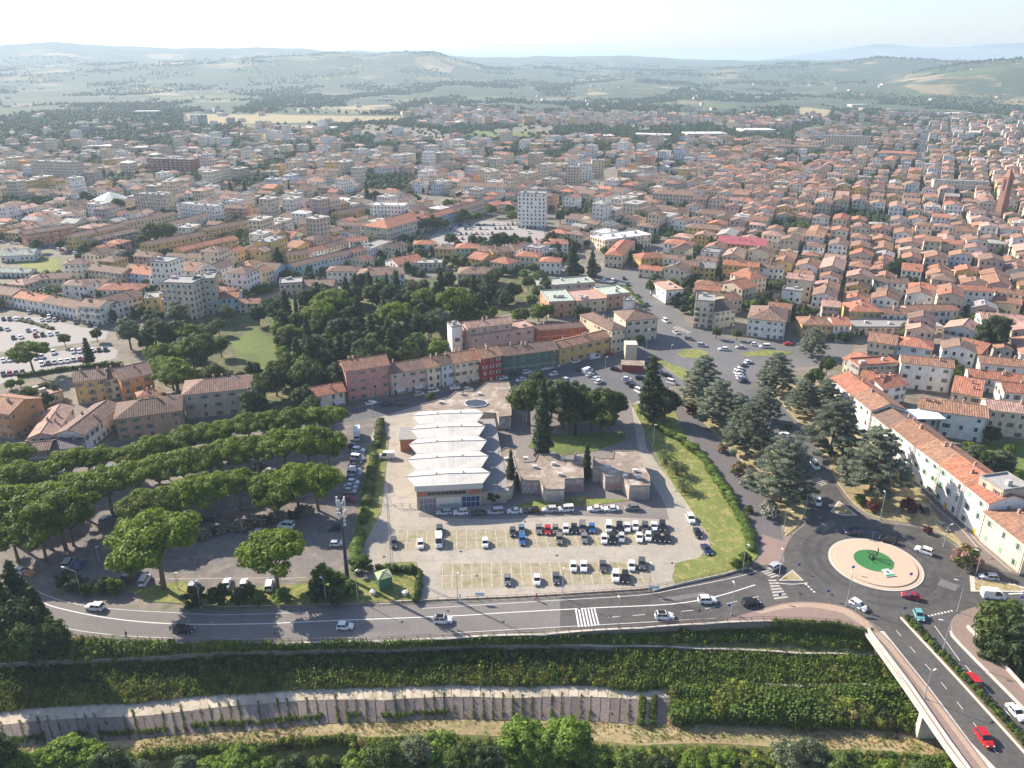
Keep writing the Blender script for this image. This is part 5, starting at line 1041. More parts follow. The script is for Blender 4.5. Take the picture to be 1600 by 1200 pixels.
# ---- upper right quarter
rows = [(1169, 497, 1228, 503, 9.5, 22, 'white', 'brown', 'hip', 'free standing corner house at the distant roundabout'), (1254, 507, 1302, 508, 7, 12, 'yellow', 'orange brown', 'hip', 'behind the first cedar at the narrow street'), (1303, 508, 1329, 508.5, 7, 12, 'white', 'terracotta', 'gx', 'small, right of the ochre hipped house'),
 (1329, 486, 1377, 487, 7.5, 15, 'yellow', 'terracotta', 'hip', 'bright hip roof above the restaurant terrace'), (1378, 491, 1420, 491, 6.5, 10, 'white', 'orange brown', 'gx', 'above the pergola terrace'), (1421, 486, 1498, 485, 7.5, 9, 'white', 'orange brown', 'gx', 'long, above the pergola terrace'),
 (1335, 512, 1475, 512, 4, 12, 'cream', 'grey', 'flat', 'low terrace building with dark pergolas'), (1357, 533, 1400, 539, 7, 13, 'cream', 'orange brown', 'gx', 'sunlit flank facing the cedars'), (1401, 538, 1457, 546, 7, 12, 'pale blue', 'terracotta', 'hip', 'with bluish shutters above the terrace'),
 (1475, 512, 1530, 522, 8, 13, 'white', 'salmon', 'gy', 'two gables right of the pergola terrace'), (1421, 450, 1470, 455, 9, 12, 'white', 'terracotta', 'hip', 'tall, left of the cypress'), (1367, 441, 1421, 443, 9, 10, 'white', 'brown', 'gx', 'wide, with rounded doorway'),
 (1502, 453, 1554, 456, 11, 9, 'white', 'terracotta', 'gx', 'many small balconies, upper right'), (1556, 457, 1625, 463, 9, 9, 'white', 'orange brown', 'gx', 'striped roof at right edge'), (1487, 545, 1530, 555, 6, 12, 'red', 'terracotta', 'shed', 'plain red roof slope at the walled yard'),
 (1340, 495, 1375, 500, 4, 4, 'white', 'grey', 'flat', 'small annex'), (1535, 500, 1600, 505, 8, 12, 'white', 'salmon', 'gx', 'beside the dark round tree'), (1286, 478, 1312, 480, 9, 10, 'pale pink', 'salmon', 'gx', 'at the right side of the narrow street'),
 (1200, 480, 1235, 484, 9, 9, 'yellow', 'orange brown', 'gx', 'behind the corner house by the narrow street'), (1120, 379, 1195, 385, 9, 13, 'yellow', 'magenta', 'shed', 'long ochre hall with magenta roof'), (1070, 355, 1130, 360, 9, 12, 'yellow', 'brown', 'hip', 'pale ochre palazzo above the market street'),
 (1086, 333, 1141, 337, 9, 14, 'cream', 'brown', 'hip', 'wide villa with hipped brown roof'), (1020, 302, 1089, 306, 12, 16, 'cream', 'brown', 'hip', 'big palazzo beyond the red tower'), (1140, 313, 1178, 316, 9, 14, 'white', 'terracotta', 'hip', 'white palazzo near the far street'),
 (1065, 415, 1092, 416, 10, 11, 'yellow', 'brown', 'gx', 'three storeys, right of the low cream house'), (1093, 418, 1118, 419, 9, 11, 'yellow', 'grey', 'gx', 'with small balcony, above the white box'), (1130, 413, 1185, 418, 8, 10, 'yellow', 'terracotta', 'gx', 'long ochre front above the cream balconied block'),
 (1186, 418, 1225, 420, 7, 9, 'white', 'brown', 'gx', 'continuing the long ochre front'), (1086, 452, 1125, 455, 8, 8, 'beige', 'terracotta', 'gx', 'behind the cream balconied block'), (998, 420, 1040, 424, 5.5, 9, 'cream', 'terracotta', 'gx', 'low, at the bend of the market street'), (1042, 423, 1063, 424, 5.5, 8, 'cream', 'orange brown', 'gx', 'low annex left of the ochre flats'),
 (1002, 404, 1042, 401, 7, 12, 'yellow', 'terracotta', 'hip', 'round hipped at the fork'), (1036, 403, 1067, 406, 7.5, 8, 'white', 'brown', 'gx', 'with dormer right of the fork'), (1037, 380, 1081, 384, 7, 12, 'white', 'terracotta', 'hip', 'bright hip roof above the fork'), (1140, 470, 1160, 466, 8, 12, 'beige', 'orange brown', 'gx', 'first of the curved street row'),
 (1118, 487, 1150, 482, 9.5, 16, 'cream', 'dark brown', 'gx', 'right of the balconied corner block'), (1160, 452, 1182, 447, 9, 16, 'beige', 'terracotta', 'gx', 'second of the curved street row'), (1172, 437, 1198, 433, 9, 16, 'cream', 'terracotta', 'hip', 'hipped end of the curved street row')]
for r_ in rows: H(*r_, **({'fl': 2} if r_[4] < 7.6 else {}))
H(1041, 455, 1068, 453, 7.5, 20, 'white', 'salmon', 'flat', 'modern box with wide dark windows at the road', fl=2, wp=6)
H(1087, 470, 1117, 472, 14, 13, 'cream', 'grey', 'flat', 'corner block with balconies and blue shopfront', fl=5, balc=True, wp=3.2)
# left-centre quarter
rows = [(945, 398, 972, 400, 8, 46, 'cream', 'terracotta', 'hip', 'long palazzo at the market street corner', {}), (945, 376, 1018, 367, 9, 18, 'cream', 'white', 'flat', 'large white roofed hall', {}), (922, 362, 945, 366, 8, 16, 'cream', 'white', 'flat', 'stepped part of the white roofed hall', {}), (850, 381, 888, 381, 8.5, 12, 'white', 'terracotta', 'hip', 'square villa by the great dark tree', {}), (806, 400, 842, 402, 7.5, 11, 'cream', 'terracotta', 'hip', 'villa left of the dark tree', {}),
 (844, 409, 876, 410, 8, 11, 'white', 'terracotta', 'hip', 'small villa with lower red wing', {}), (858, 473, 898, 471, 8, 22, 'tan', 'green grey', 'flat', 'left part of the school with clay cladding', dict(wp=5)), (900, 472, 948, 467, 7, 20, 'beige', 'salmon', 'flat', 'middle part of the school', dict(wp=5)), (948, 462, 985, 458, 7.5, 16, 'tan', 'green grey', 'flat', 'right part of the school', dict(wp=5)), (845, 448, 930, 442, 6, 14, 'grey', 'green grey', 'flat', 'rear part of the school', dict(wp=6)),
 (809, 302, 853, 303, 27, 12, 'white', 'grey', 'flat', 'nine storey tower block by the square', dict(fl=9, wp=3)), (712, 388, 747, 388, 8.5, 12, 'pale green', 'terracotta', 'hip', 'pale green villa below the square', {}), (747, 392, 770, 393, 8, 12, 'white', 'brown', 'gx', 'white house beside the pale green villa', {}), (770, 395, 800, 392, 8, 12, 'yellow', 'brown', 'gx', 'brown roofed pair by the square', {}), (646, 382, 678, 382, 7, 10, 'white', 'terracotta', 'hip', 'small villa left of the square', {}), (679, 388, 712, 390, 7.5, 11, 'yellow', 'brown', 'hip', 'arched villa between two red roofs', {}),
 (715, 428, 768, 428, 7.5, 14, 'cream', 'brown', 'hip', 'wide villa behind the park conifers', {}), (560, 432, 632, 428, 7, 16, 'white', 'brown', 'hip', 'big red and brown roof behind the park', {}), (622, 414, 662, 407, 5, 16, 'white', 'terracotta', 'gx', 'low workshop with bright roof', {}), (648, 412, 690, 412, 5, 10, 'cream', 'beige' if 0 else 'grey', 'flat', 'low row with arched windows', {}), (510, 424, 560, 424, 7.5, 11, 'white', 'brown', 'hip', 'plain villa left of the park', {}), (470, 447, 520, 447, 5, 12, 'grey', 'brown', 'gx', 'low grey yard house above the park', {}), (436, 444, 472, 442, 7, 12, 'cream', 'grey', 'flat', 'cream house left of the yard house', {}),
 (460, 417, 512, 404, 8, 9, 'pale blue', 'brown', 'gx', 'lower half of the front white row', {}), (513, 404, 552, 395, 8, 9, 'white', 'brown', 'gx', 'middle of the front white row', {}), (553, 395, 574, 390, 8.5, 9, 'white', 'terracotta', 'gx', 'upper end of the front white row', {}), (575, 392, 614, 377, 8.5, 12, 'white', 'grey', 'flat', 'pillared hall at the end of the row', {}), (450, 401, 483, 396, 8.5, 10, 'yellow', 'brown', 'gx', 'bright yellow end house of the row', {}), (484, 395, 512, 388, 8.5, 10, 'white', 'terracotta', 'gx', 'red roofed next to the yellow end', {}), (513, 388, 545, 378, 8.5, 10, 'cream', 'brown', 'gx', 'second from the yellow end house', {}), (546, 378, 575, 374, 8.5, 10, 'white', 'terracotta', 'gx', 'third from the yellow end house', {}),
 (605, 357, 672, 338, 11, 22, 'cream', 'terracotta', 'hip', 'long palazzo facing the parking square', dict(fl=3)), (673, 342, 712, 330, 9, 12, 'pale blue', 'terracotta', 'gx', 'blue fronted row beyond the palazzo', {}), (713, 330, 760, 317, 9, 12, 'cream', 'brown', 'gx', 'far part of the row beyond the palazzo', {}), (532, 335, 580, 326, 7, 12, 'yellow', 'dark brown', 'gx', 'yellow range behind the white flats', {}), (578, 321, 632, 322, 13, 14, 'white', 'white', 'flat', 'bright modern flats with rounded top', {}), (466, 350, 508, 350, 8, 16, 'white', 'brown', 'gx', 'white block with long side street front', {}), (528, 352, 575, 353, 8, 10, 'white', 'brown', 'gx', 'left of the long palazzo', {}),
 (122, 478, 155, 481, 9.5, 12, 'white', 'brown', 'gx', 'three storeys with green balconies', dict(balc=True)), (156, 480, 222, 462, 9, 14, 'white', 'brown', 'gx', 'big gabled end of the west row', {}), (20, 464, 64, 472, 6.5, 10, 'white', 'terracotta', 'gx', 'west row, first part', {}), (65, 472, 92, 477, 6.5, 10, 'white', 'brown', 'gx', 'west row, second part', {}), (93, 477, 118, 482, 6.5, 10, 'white', 'brown', 'gx', 'west row, third part', {}), (-30, 455, 18, 462, 7, 12, 'cream', 'brown', 'gx', 'west row, at the left edge', {}),
 (248, 442, 300, 444, 19, 13, 'cream', 'grey', 'flat', 'tall block behind the poplars, left half', dict(fl=6, balc=True)), (300, 438, 335, 436, 19, 13, 'beige', 'grey', 'flat', 'tall block behind the poplars, right half', dict(fl=6, balc=True)), (225, 468, 248, 466, 10, 12, 'yellow', 'grey', 'flat', 'low wing of the tall block', {}), (336, 466, 372, 465, 7.5, 10, 'pale blue', 'terracotta', 'gx', 'bluish house right of the tall block', {}), (373, 475, 405, 474, 5.5, 9, 'cream', 'orange brown', 'gx', 'low cream house at the park edge', {}),
 (40, 366, 115, 355, 9.5, 10, 'salmon', 'brown', 'gx', 'salmon flats above the west sheds', dict(balc=True)), (117, 371, 197, 353, 10, 10, 'yellow', 'brown', 'gx', 'yellow flats right of the salmon ones', dict(balc=True)), (154, 375, 215, 361, 9, 10, 'grey', 'brown', 'gx', 'grey flats in front of the yellow ones', dict(balc=True)), (265, 353, 330, 337, 10, 10, 'white', 'brown', 'gx', 'white flats beyond the great round tree', dict(balc=True)), (230, 384, 320, 367, 9.5, 10, 'yellow', 'brown', 'gx', 'yellow flats right of the great tree', dict(balc=True)), (320, 361, 402, 346, 9.5, 10, 'yellow', 'brown', 'gx', 'upper yellow flats of the left quarter', dict(balc=True)), (285, 392, 372, 373, 9.5, 10, 'yellow', 'terracotta', 'gx', 'front yellow flats with reddish tiles', dict(balc=True)), (197, 350, 277, 335, 9, 10, 'beige', 'brown', 'gx', 'beige flats behind the great tree', {}),
 (136, 421, 190, 428, 9, 11, 'beige', 'brown', 'gx', 'grey beige flats, second row', dict(balc=True)), (192, 425, 233, 430, 9, 15, 'pale blue', 'terracotta', 'gx', 'bluish flats with bright tiles', dict(balc=True)), (98, 414, 135, 412, 9.5, 12, 'white', 'brown', 'hip', 'white balconied flats, second row', dict(balc=True)), (257, 403, 318, 404, 8.5, 11, 'white', 'brown', 'gx', 'white flats with yellow gable', dict(balc=True)), (208, 400, 236, 402, 8.5, 11, 'pale pink', 'brown', 'gx', 'small flats left of the yellow gable', {}),
 (43, 438, 108, 434, 6.5, 11, 'cream', 'brown', 'hip', 'low villa behind the west row', {}), (96, 447, 162, 444, 6.5, 11, 'white', 'brown', 'hip', 'second villa behind the west row', {}), (150, 453, 217, 453, 6.5, 12, 'white', 'terracotta', 'hip', 'third villa behind the west row', {}), (208, 303, 258, 306, 18, 12, 'beige', 'grey', 'flat', 'six storey slab with ribbon balconies', dict(fl=6, balc=True)), (276, 318, 335, 324, 15, 11, 'white', 'grey', 'flat', 'stepped balconied flats right of the slab', dict(fl=5, balc=True)), (350, 325, 384, 326, 12, 11, 'salmon', 'brown', 'gx', 'red and white flats in the left quarter', dict(balc=True)),
 (46, 252, 115, 254, 21, 14, 'cream', 'grey', 'flat', 'far seven storey blocks with red balconies', dict(fl=7, balc=True)), (229, 248, 300, 250, 17, 14, 'brick', 'grey', 'flat', 'far red and white panelled flats', dict(fl=6, balc=True)), (883, 261, 905, 262, 22, 12, 'beige', 'grey', 'flat', 'first of the slab blocks in the centre distance', dict(fl=8)), (905, 257, 925, 257, 22, 12, 'white', 'grey', 'flat', 'second of the slab blocks in the centre distance', dict(fl=8)), (925, 251, 944, 251, 22, 12, 'beige', 'grey', 'flat', 'third of the slab blocks in the centre distance', dict(fl=8)), (1290, 212, 1361, 214, 21, 14, 'beige', 'grey', 'flat', 'wide far slab left of the straight road', dict(fl=7, wp=4)), (1460, 282, 1546, 285, 13, 12, 'cream', 'grey', 'flat', 'four storey balconied flats before the bell tower', dict(fl=4, balc=True)), (1410, 255, 1460, 258, 14, 16, 'white', 'grey', 'flat', 'stepped white flats by the tall conifer', dict(fl=5)),
 (1376, 238, 1431, 241, 9, 12, 'cream', 'terracotta', 'gx', 'long far school left of the straight road', {}), (1200, 228, 1277, 230, 10, 12, 'beige', 'brown', 'gx', 'long far barracks beyond the old town', {}), (1200, 250, 1215, 251, 6, 30, 'white', 'white', 'flat', 'far shed', {}), (0, 400, 52, 398, 4.5, 14, 'white', 'green grey', 'gx', 'green grey shed roof at the left edge', {}), (-20, 425, 45, 426, 3.5, 8, 'white', 'green grey', 'gx', 'low green roof shed beside the grass field', {}), (780, 318, 800, 320, 9, 10, 'cream', 'terracotta', 'hip', 'turreted house left of the tower block', {}),
 (565, 300, 620, 303, 11, 12, 'white', 'brown', 'gx', 'white institute with dark windows', {}), (720, 290, 790, 293, 11, 14, 'white', 'brown', 'gx', 'white four storey palace beyond the square', {})]
for r_ in rows: H(*r_[:10], **r_[10])
# pyramid tent roof
p = G(176, 322); b = MB(); rr = ring(0, 0, 24, 12); b.prism(ring(0, 0, 21, 12), 0, 3); t = obj('tent_roof_hall', b.mesh('wall', WALL), loc=(p.x, p.y, 0), label='round hall with pale green pyramid roof among the left houses', cat='hall'); t.color = (.5, .46, .4, 1)
b = MB(); [b.face([(*rr[i], 3), (*rr[(i + 1) % 12], 3), (0, 0, 13)]) for i in range(12)]; obj('roof', b.mesh('roof', mat('tent', (.5, .56, .5), .6, .06, 1)), t); FOOT.append(((p.x - 22, p.y - 22), (1, 0), 44, 44, p.x, p.y, 30))
# bell tower
p = G(1561, 342); bt = empty('bell_tower', (p.x, p.y, 0), .3, label='square red brick bell tower with pointed roof in the old town', cat='tower'); bh = 42
kx = 34.0; b = MB(); b.box((0, 0, kx / 2), (5.6, 5.6, kx)); [b.box((0, 0, z), (6.1, 6.1, .5)) for z in (kx, 22, 12)]; o = obj('shaft', b.mesh('shaft', mat('tower_brick', (.25, .13, .105), .9, .15, .8)), bt)
b = MB(); [b.face([(*rr2[0], kx + .3), (*rr2[1], kx + .3), (0, 0, kx + 8)]) for rr2 in (((-3, -3), (3, -3)), ((3, -3), (3, 3)), ((3, 3), (-3, 3)), ((-3, 3), (-3, -3)))]; obj('roof', b.mesh('roof', mat('tower_tiles', (.28, .15, .11))), bt)
for a in range(4):
    for z, hh in ((kx - 4.5, 4.2), (25, 3)):
        b = MB(); b.box((0, -2.82, z), (1.8, .12, hh)); b.cyl((0, -2.76, z + hh / 2), (0, -2.88, z + hh / 2), .9, .9, 12); obj('belfry_opening', b.mesh('op', GLASS), bt, rz=a * math.pi / 2)
addfoot((p.x - 4, p.y - 4), (1, 0), 8, 8)
# ---- sports hall with folded white roofs
def hall():
    ax = G(700, 745, 9.6); th = math.radians(6.0); o = empty('folded_roof_hall', (0, 0, 0), label='exhibition hall with five folded white roofs beside the car park', cat='hall')
    u = Vector((math.cos(th), math.sin(th), 0)); v = Vector((-math.sin(th), math.cos(th), 0)); v2 = Vector((-.079, .997, 0))
    zr, zv, zf = 9.35, 8.4, 6.6; c = G(700.5, 740, zr); c.z = 0; per = 10.7
    for k in range(5):
        q = c + v2 * (per * k); b = MB(); Wr, Wv = 12.5, 9.9; fr, bk = (-4.9 if k == 0 else -5.85), 4.6
        def P(x, y, z): w_ = q + u * x + v * y; return (w_.x, w_.y, z)
        RL, RM, RRt = P(-Wr, 0, zr - .4), P(0, 0, zr), P(Wr, 0, zr - .4)
        FL, FM, FR = P(-Wv, fr, zv), P(0, fr - .3, zv + .1), P(Wv, fr, zv); BL, BM, BRt = P(-Wv, bk, zv), P(0, bk, zv + .1), P(Wv, bk, zv)
        uv = lambda s: [(s, 0), (s + 12, 0), (s + 12, 6), (s, 6)]
        b.face([FL, FM, RM, RL], 0, uv(0)); b.face([FM, FR, RRt, RM], 0, uv(12)); b.face([RL, RM, BM, BL], 0, uv(0)); b.face([RM, RRt, BRt, BM], 0, uv(12))
        dn = lambda p_, e: (p_[0], p_[1], p_[2] - e)
        b.face([dn(FL, .35), FL, RL, dn(RL, .35)], 1); b.face([dn(RRt, .35), RRt, FR, dn(FR, .35)], 1); b.face([dn(RL, .35), RL, BL, dn(BL, .35)], 1); b.face([dn(BRt, .35), BRt, RRt, dn(RRt, .35)], 1)
        b.face([dn(FL, .35), dn(FM, .35), dn(RM, .35), dn(RL, .35)][::-1], 1); b.face([dn(FM, .35), dn(FR, .35), dn(RRt, .35), dn(RM, .35)][::-1], 1)
        ro = obj('roof_shell', b.mesh('roof_shell', [CORR, mat('roof_edge', (.45, .44, .4), .6, .05)]), o)
        bb = MB()
        for s, e in ((RL, RM), (RM, RRt)): bb.cyl((s[0], s[1], s[2] + .05), (e[0], e[1], e[2] + .05), .14, .14, 5)
        for x in (-3.5, 4.5): bb.box((q + u * x + v * .8).to_tuple()[:2] + (zr + .05,), (.5, .5, .5))
        obj('ridge_cap', bb.mesh('ridge_cap', mat('roof_edge')), ro)
        if k == 0:
            bb = MB(); A, B_, C_ = P(-Wv, fr, zv - .02), P(0, fr - .3, zv + .08), P(Wv, fr, zv - .02); bb.face([dn(A, 1.7), dn(B_, 1.8), B_, A]); bb.face([dn(B_, 1.8), dn(C_, 1.7), C_, B_]); obj('fascia', bb.mesh('fascia', mat('fascia', (.5, .49, .46), .7, .08, 3)), o)
    T = Matrix.Translation(c) @ Matrix.Rotation(th, 4, 'Z'); T2 = T
    L_ = per * 4 + 9
    b = MB(); b.box((0, L_ / 2 - 4.0, 3.7), (19.0, L_, 7.7), 0, None, T2); obj('wall', b.mesh('wall', mat('hall_wall', (.42, .33, .28), .9, .1, 1)), o)
    y0 = -4.05
    def bx(nm, cx, cz, w_, h_, m, pr=.1): bb = MB(); bb.box((cx, y0 - pr / 2, cz), (w_, pr, h_), 0, None, T2); return obj(nm, bb.mesh(nm, m), o)
    bx('brick_panel', -8.0, 5.2, 2.8, 1.3, BRICK); bx('brick_panel', 7.5, 5.2, 3.8, 1.3, BRICK)
    for i in range(9): bx('clerestory_window', -5.8 + i * 1.28, 5.2, 1.1, 1.0, GLASS)
    bx('concrete_beam', 0, 4.2, 19, .5, CONC, .16)
    bx('graffiti_panel', -.2, 2.0, 7.4, 3.6, mat('graffiti_wall', (.62, .59, .5), .9, .12, 1.5))
    bb = MB()                                                              # sprayed scrawl in loops, low on the pale panel
    for i in range(9):
        cx, cz = -3.2 + i * .72, 1.15 + .12 * math.sin(i * 2); pts = [(cx + .42 * math.cos(t * .9 + i), cz + .55 * math.sin(t * (1.1 + .25 * (i % 3)) + i * 2)) for t in range(9)]
        for (xa, za), (xb, zb) in zip(pts, pts[1:]): bb.cyl(T2 @ Vector((xa, y0 - .13, za)), T2 @ Vector((xb, y0 - .13, zb)), .05, .05, 4, cap=False)
    obj('graffiti', bb.mesh('graffiti', mat('graffiti_paint', (.2, .3, .38), .8, .3, 3)), o)
    DG = mat('blue_glass', (.04, .07, .16), .2, 0, spec=.6); PG = mat('pinkish_glass', (.2, .17, .22), .3, .1, 3)
    for s, m in ((-6.5, PG), (6.0, DG)):
        for i in range(4):
            for j in range(2): bx('glazing_pane', s - 2 + i * 1.33 + .3, 1.0 + j * 1.85, 1.2, 1.7, m, .08)
        bb = MB(); [bb.box((s - 2.37 + i * 1.33, y0 - .1, 1.9), (.12, .14, 3.7), 0, None, T2) for i in range(5)]; [bb.box((s + .3, y0 - .1, z), (5.5, .14, .12), 0, None, T2) for z in (.12, 1.92, 3.75)]; obj('glazing_frame', bb.mesh('frame', FRAME), o)
    # side flat roof on the right and small brick block on the left
    b = MB(); b.box((13.4, L_ / 2 - 4, 2.0), (7.6, L_ - 2, 4.2), 0, None, T2); obj('side_wall', b.mesh('w', mat('hall_wall')), o)
    b = MB(); b.box((13.6, L_ / 2 - 4, 4.3), (8.2, L_ - 1.2, .4), 0, None, T2); obj('side_roof', b.mesh('r', GREYR), o)
    b = MB(); b.box((-12.6, L_ - 13.5, 2.2), (5.6, 9, 4.4), 0, None, T2); w1 = obj('brick_annex', b.mesh('w', BRICK), o); b = MB(); b.box((-12.6, L_ - 13.5, 4.55), (6.2, 9.8, .3), 0, None, T2); obj('annex_roof', b.mesh('r', GREYR), w1)
    addfoot(((T @ Vector((-16, -5, 0))).x, (T @ Vector((-16, -5, 0))).y), (math.cos(th), math.sin(th)), 34, L_ + 3)
    return T2
HT = hall()
def flatblock(px, z, wm, rm, name, label, cat, parapet=.25, graf=0):
    P = [p.to_2d() for p in GL(px, z)]; c = sum(P, Vector((0, 0))) / len(P); Q = [p - c for p in P]; o = empty(name, (c.x, c.y, 0), label=label, cat=cat)
    ar = sum(Q[i].x * Q[(i + 1) % len(Q)].y - Q[(i + 1) % len(Q)].x * Q[i].y for i in range(len(Q)))
    if ar < 0: Q = Q[::-1]
    b = MB(); b.prism([q * .99 for q in Q], -.2, z - .35); obj('wall', b.mesh('wall', wm), o)
    b = MB(); b.prism(Q, z - .35, z); obj('roof', b.mesh('roof', rm), o)
    b = MB()
    for i in range(len(Q)):
        a, e = Q[i], Q[(i + 1) % len(Q)]; d = (e - a).normalized(); n = Vector((-d.y, d.x)) * .22; b.prism([a, e, e + n, a + n], z + .01, z + parapet)
    obj('roof_edge', b.mesh('edge', mat('old_edge', (.3, .26, .22), .9, .2, 1)), o)
    if graf:
        for i in range(len(Q)):
            a, e = Q[i], Q[(i + 1) % len(Q)]; d = e - a; L_ = d.length; d /= L_
            if d.x < .55 or L_ < 3.5: continue
            nrm = Vector((d.y, -d.x)); bb = MB()
            for j in range(int(L_ / 1.1)):
                s = a * .99 + d * (1 + j * 1.05) + nrm * .08; pts = [(.5 * math.cos(t + j), .9 + .8 * math.sin(t * 1.3 + j * 1.7) + .5) for t in range(8)]
                for (xa, za), (xb, zb) in zip(pts, pts[1:]): bb.cyl((*(s + d * xa), za), (*(s + d * xb), zb), .08, .08, 4, cap=False)
            obj('graffiti', bb.mesh('graffiti', R.choice([mat('graffiti_paint'), mat('gp2', (.4, .16, .2), .8, .3, 2), mat('gp3', (.55, .55, .55), .8, .3, 2)])), o)
            bb = MB(); bb.face([(*(a * .99 + nrm * .05 + d * .3), .1), (*(e * .99 + nrm * .05 - d * .3), .1), (*(e * .99 + nrm * .05 - d * .3), 3), (*(a * .99 + nrm * .05 + d * .3), 3)]); obj('painted_wall', bb.mesh('pw', mat('pinkish_wall', (.36, .28, .26), .9, .3, .9)), o)
    for q in range(max(2, int(len(Q) / 3))):
        s = c; t = rnd(0, 1); i = R.randrange(len(Q)); pt = Q[i] * rnd(.3, .7); bb = MB(); bb.box((pt.x, pt.y, z + .4), (1.3, .9, .8)); bb.box((pt.x, pt.y, z + .85), (1.5, 1.1, .1)); obj('roof_vent', bb.mesh('v', mat('vent', (.55, .52, .5), .7, .1, 3)), o)
    xs = [p.x for p in P]; ys = [p.y for p in P]; addfoot((min(xs), min(ys)), (1, 0), max(xs) - min(xs), max(ys) - min(ys)); return o
Z = lambda L: [(800 + x / 4, 560 + y / 4) for x, y in L]
PW = mat('pavilion_wall', (.42, .35, .3), .9, .25, .8, col2=(.5, .47, .43))
flatblock(Z([(25, 690), (5, 605), (75, 650), (140, 645), (160, 600), (290, 598), (320, 632), (385, 638), (395, 590), (440, 592), (450, 750), (330, 755), (328, 820), (205, 822), (172, 765), (60, 765)]), 4.6, PW, OLDR, 'graffiti_pavilion', 'left half of the flat roofed graffiti covered pavilion', 'pavilion', graf=1)
flatblock(Z([(505, 612), (560, 626), (628, 628), (632, 578), (772, 578), (815, 625), (820, 665), (862, 740), (864, 797), (735, 798), (690, 740), (582, 740), (545, 690), (505, 690)]), 4.8, PW, OLDR, 'graffiti_pavilion', 'right half of the flat roofed graffiti covered pavilion', 'pavilion', graf=1)
flatblock([(655, 648), (658, 632), (700, 622), (712, 612), (742, 612), (760, 598), (795, 597), (800, 612), (799, 650), (780, 652), (775, 646), (755, 645)], 5.0, PW, OLDR, 'old_pavilion', 'old brown flat roofed building behind the folded roofs', 'pavilion')
flatblock([(778, 706), (790, 700), (806, 703), (808, 735), (800, 760), (782, 765), (776, 735)], 4.4, PW, OLDR, 'link_building', 'small flat roofed link between hall and pavilion', 'pavilion')
p0 = G(744, 631, 5.0); b = MB(); b.prism(ring(0, 0, 4.3, 8, .8), 5.05, 5.3); wl = obj('roof_light', b.mesh('r', GLASS), loc=(p0.x, p0.y, 0), label='dark octagonal light well in the old flat roof', cat='roof light')
b = MB(); [b.cyl((*ring(0, 0, 4.4, 8, .8)[i], 5.2), (*ring(0, 0, 4.4, 8, .8)[(i + 1) % 8], 5.2), .25, .25, 5) for i in range(8)]; obj('rim', b.mesh('r', mat('vent')), wl)
# petrol kiosk and cream tank on the square
p = G(988, 578); b = MB(); b.box((0, 0, 1.5), (9, 5, 3)); k_ = obj('red_kiosk', b.mesh('k', mat('red_paint', (.35, .05, .05), .6, .1, 1)), loc=(p.x, p.y, 0), rz=-.15, label='small red walled kiosk with flat roof on the square', cat='kiosk'); b = MB(); b.box((0, 0, 3.15), (10, 6, .3)); obj('roof', b.mesh('r', OLDR), k_)
p = G(984, 562); b = MB(); b.box((0, 0, 4), (5, 5, 7.4)); k_ = obj('cream_block_tower', b.mesh('k', mat('cream_tower', (.62, .54, .38), .8, .08, 1)), loc=(p.x, p.y, 0), label='plain cream cube tower standing behind the kiosk', cat='tower'); b = MB(); b.box((0, 0, 7.85), (5.4, 5.4, .3)); obj('roof', b.mesh('r', mat('pale_cap', (.6, .56, .45))), k_)
# green cabin
p = G(600.5, 916); gc = empty('green_cabin', (p.x, p.y, 0), .45, label='dark green square cabin with pale pyramid roof inside the hedge', cat='cabin'); b = MB(); b.box((0, 0, 1.8), (3.3, 3.3, 3.6)); b.box((0, -1.68, 1.3), (1, .06, 2.2)); obj('wall', b.mesh('w', mat('green_metal', (.05, .14, .07), .6, .1, 2)), gc)
b = MB(); rr = [(-1.9, -1.9), (1.9, -1.9), (1.9, 1.9), (-1.9, 1.9)]; [b.face([(*rr[i], 3.6), (*rr[(i + 1) % 4], 3.6), (0, 0, 4.5)]) for i in range(4)]; [b.cyl((*rr[i], 3.62), (0, 0, 4.52), .07, .07, 4) for i in range(4)]; obj('roof', b.mesh('r', mat('pale_green_roof', (.33, .38, .22), .8, .1, 1)), gc)
for (x, y) in ((583, 929), (633, 930)):
    p = G(x, y); b = MB(); b.cyl((0, 0, 0), (0, 0, 1.1), .7, .7, 12); b.cyl((0, 0, 1.1), (0, 0, 1.35), .8, .1, 12); obj('underground_tank_cover', b.mesh('t', mat('vent')), loc=(p.x, p.y, 0), label='grey cylindrical tank cover %s of the green cabin' % ('left' if x < 600 else 'right'), cat='tank')
# ================================================================== the rest of the town
FREE = [[(-200, 480), (0, 485), (95, 487), (200, 510), (260, 500), (330, 478), (400, 480), (440, 460), (560, 425), (640, 440), (700, 425), (760, 432), (850, 432), (940, 430), (985, 500), (1050, 490), (1290, 500), (1300, 540), (1345, 530), (1360, 560), (1400, 600), (2000, 600), (2000, 1300), (-600, 1300)],
 [(655, 372), (700, 336), (760, 332), (880, 332), (885, 365), (800, 392), (690, 395)], [(-60, 380), (0, 378), (150, 385), (150, 395), (95, 432), (0, 450), (-60, 450)], [(925, 430), (930, 418), (985, 424), (1040, 372), (1055, 378), (1010, 430), (1075, 505), (990, 505)],
 [(1418, 265), (1445, 265), (1460, 195), (1444, 195)], [(1290, 500), (1270, 500), (1400, 200), (1404, 200)] if 0 else [(0, 0), (1, 0), (0, 1)], [(700, 206), (840, 205), (830, 218), (705, 218)], [(215, 355), (265, 352), (280, 385), (210, 400)], [(880, 390), (940, 390), (950, 430), (870, 430)], [(640, 305), (710, 305), (710, 330), (640, 332)],
 [(920, 268), (965, 255), (975, 285), (925, 295)]]
FREEW = [[p.to_2d() for p in GL(q)] for q in FREE]
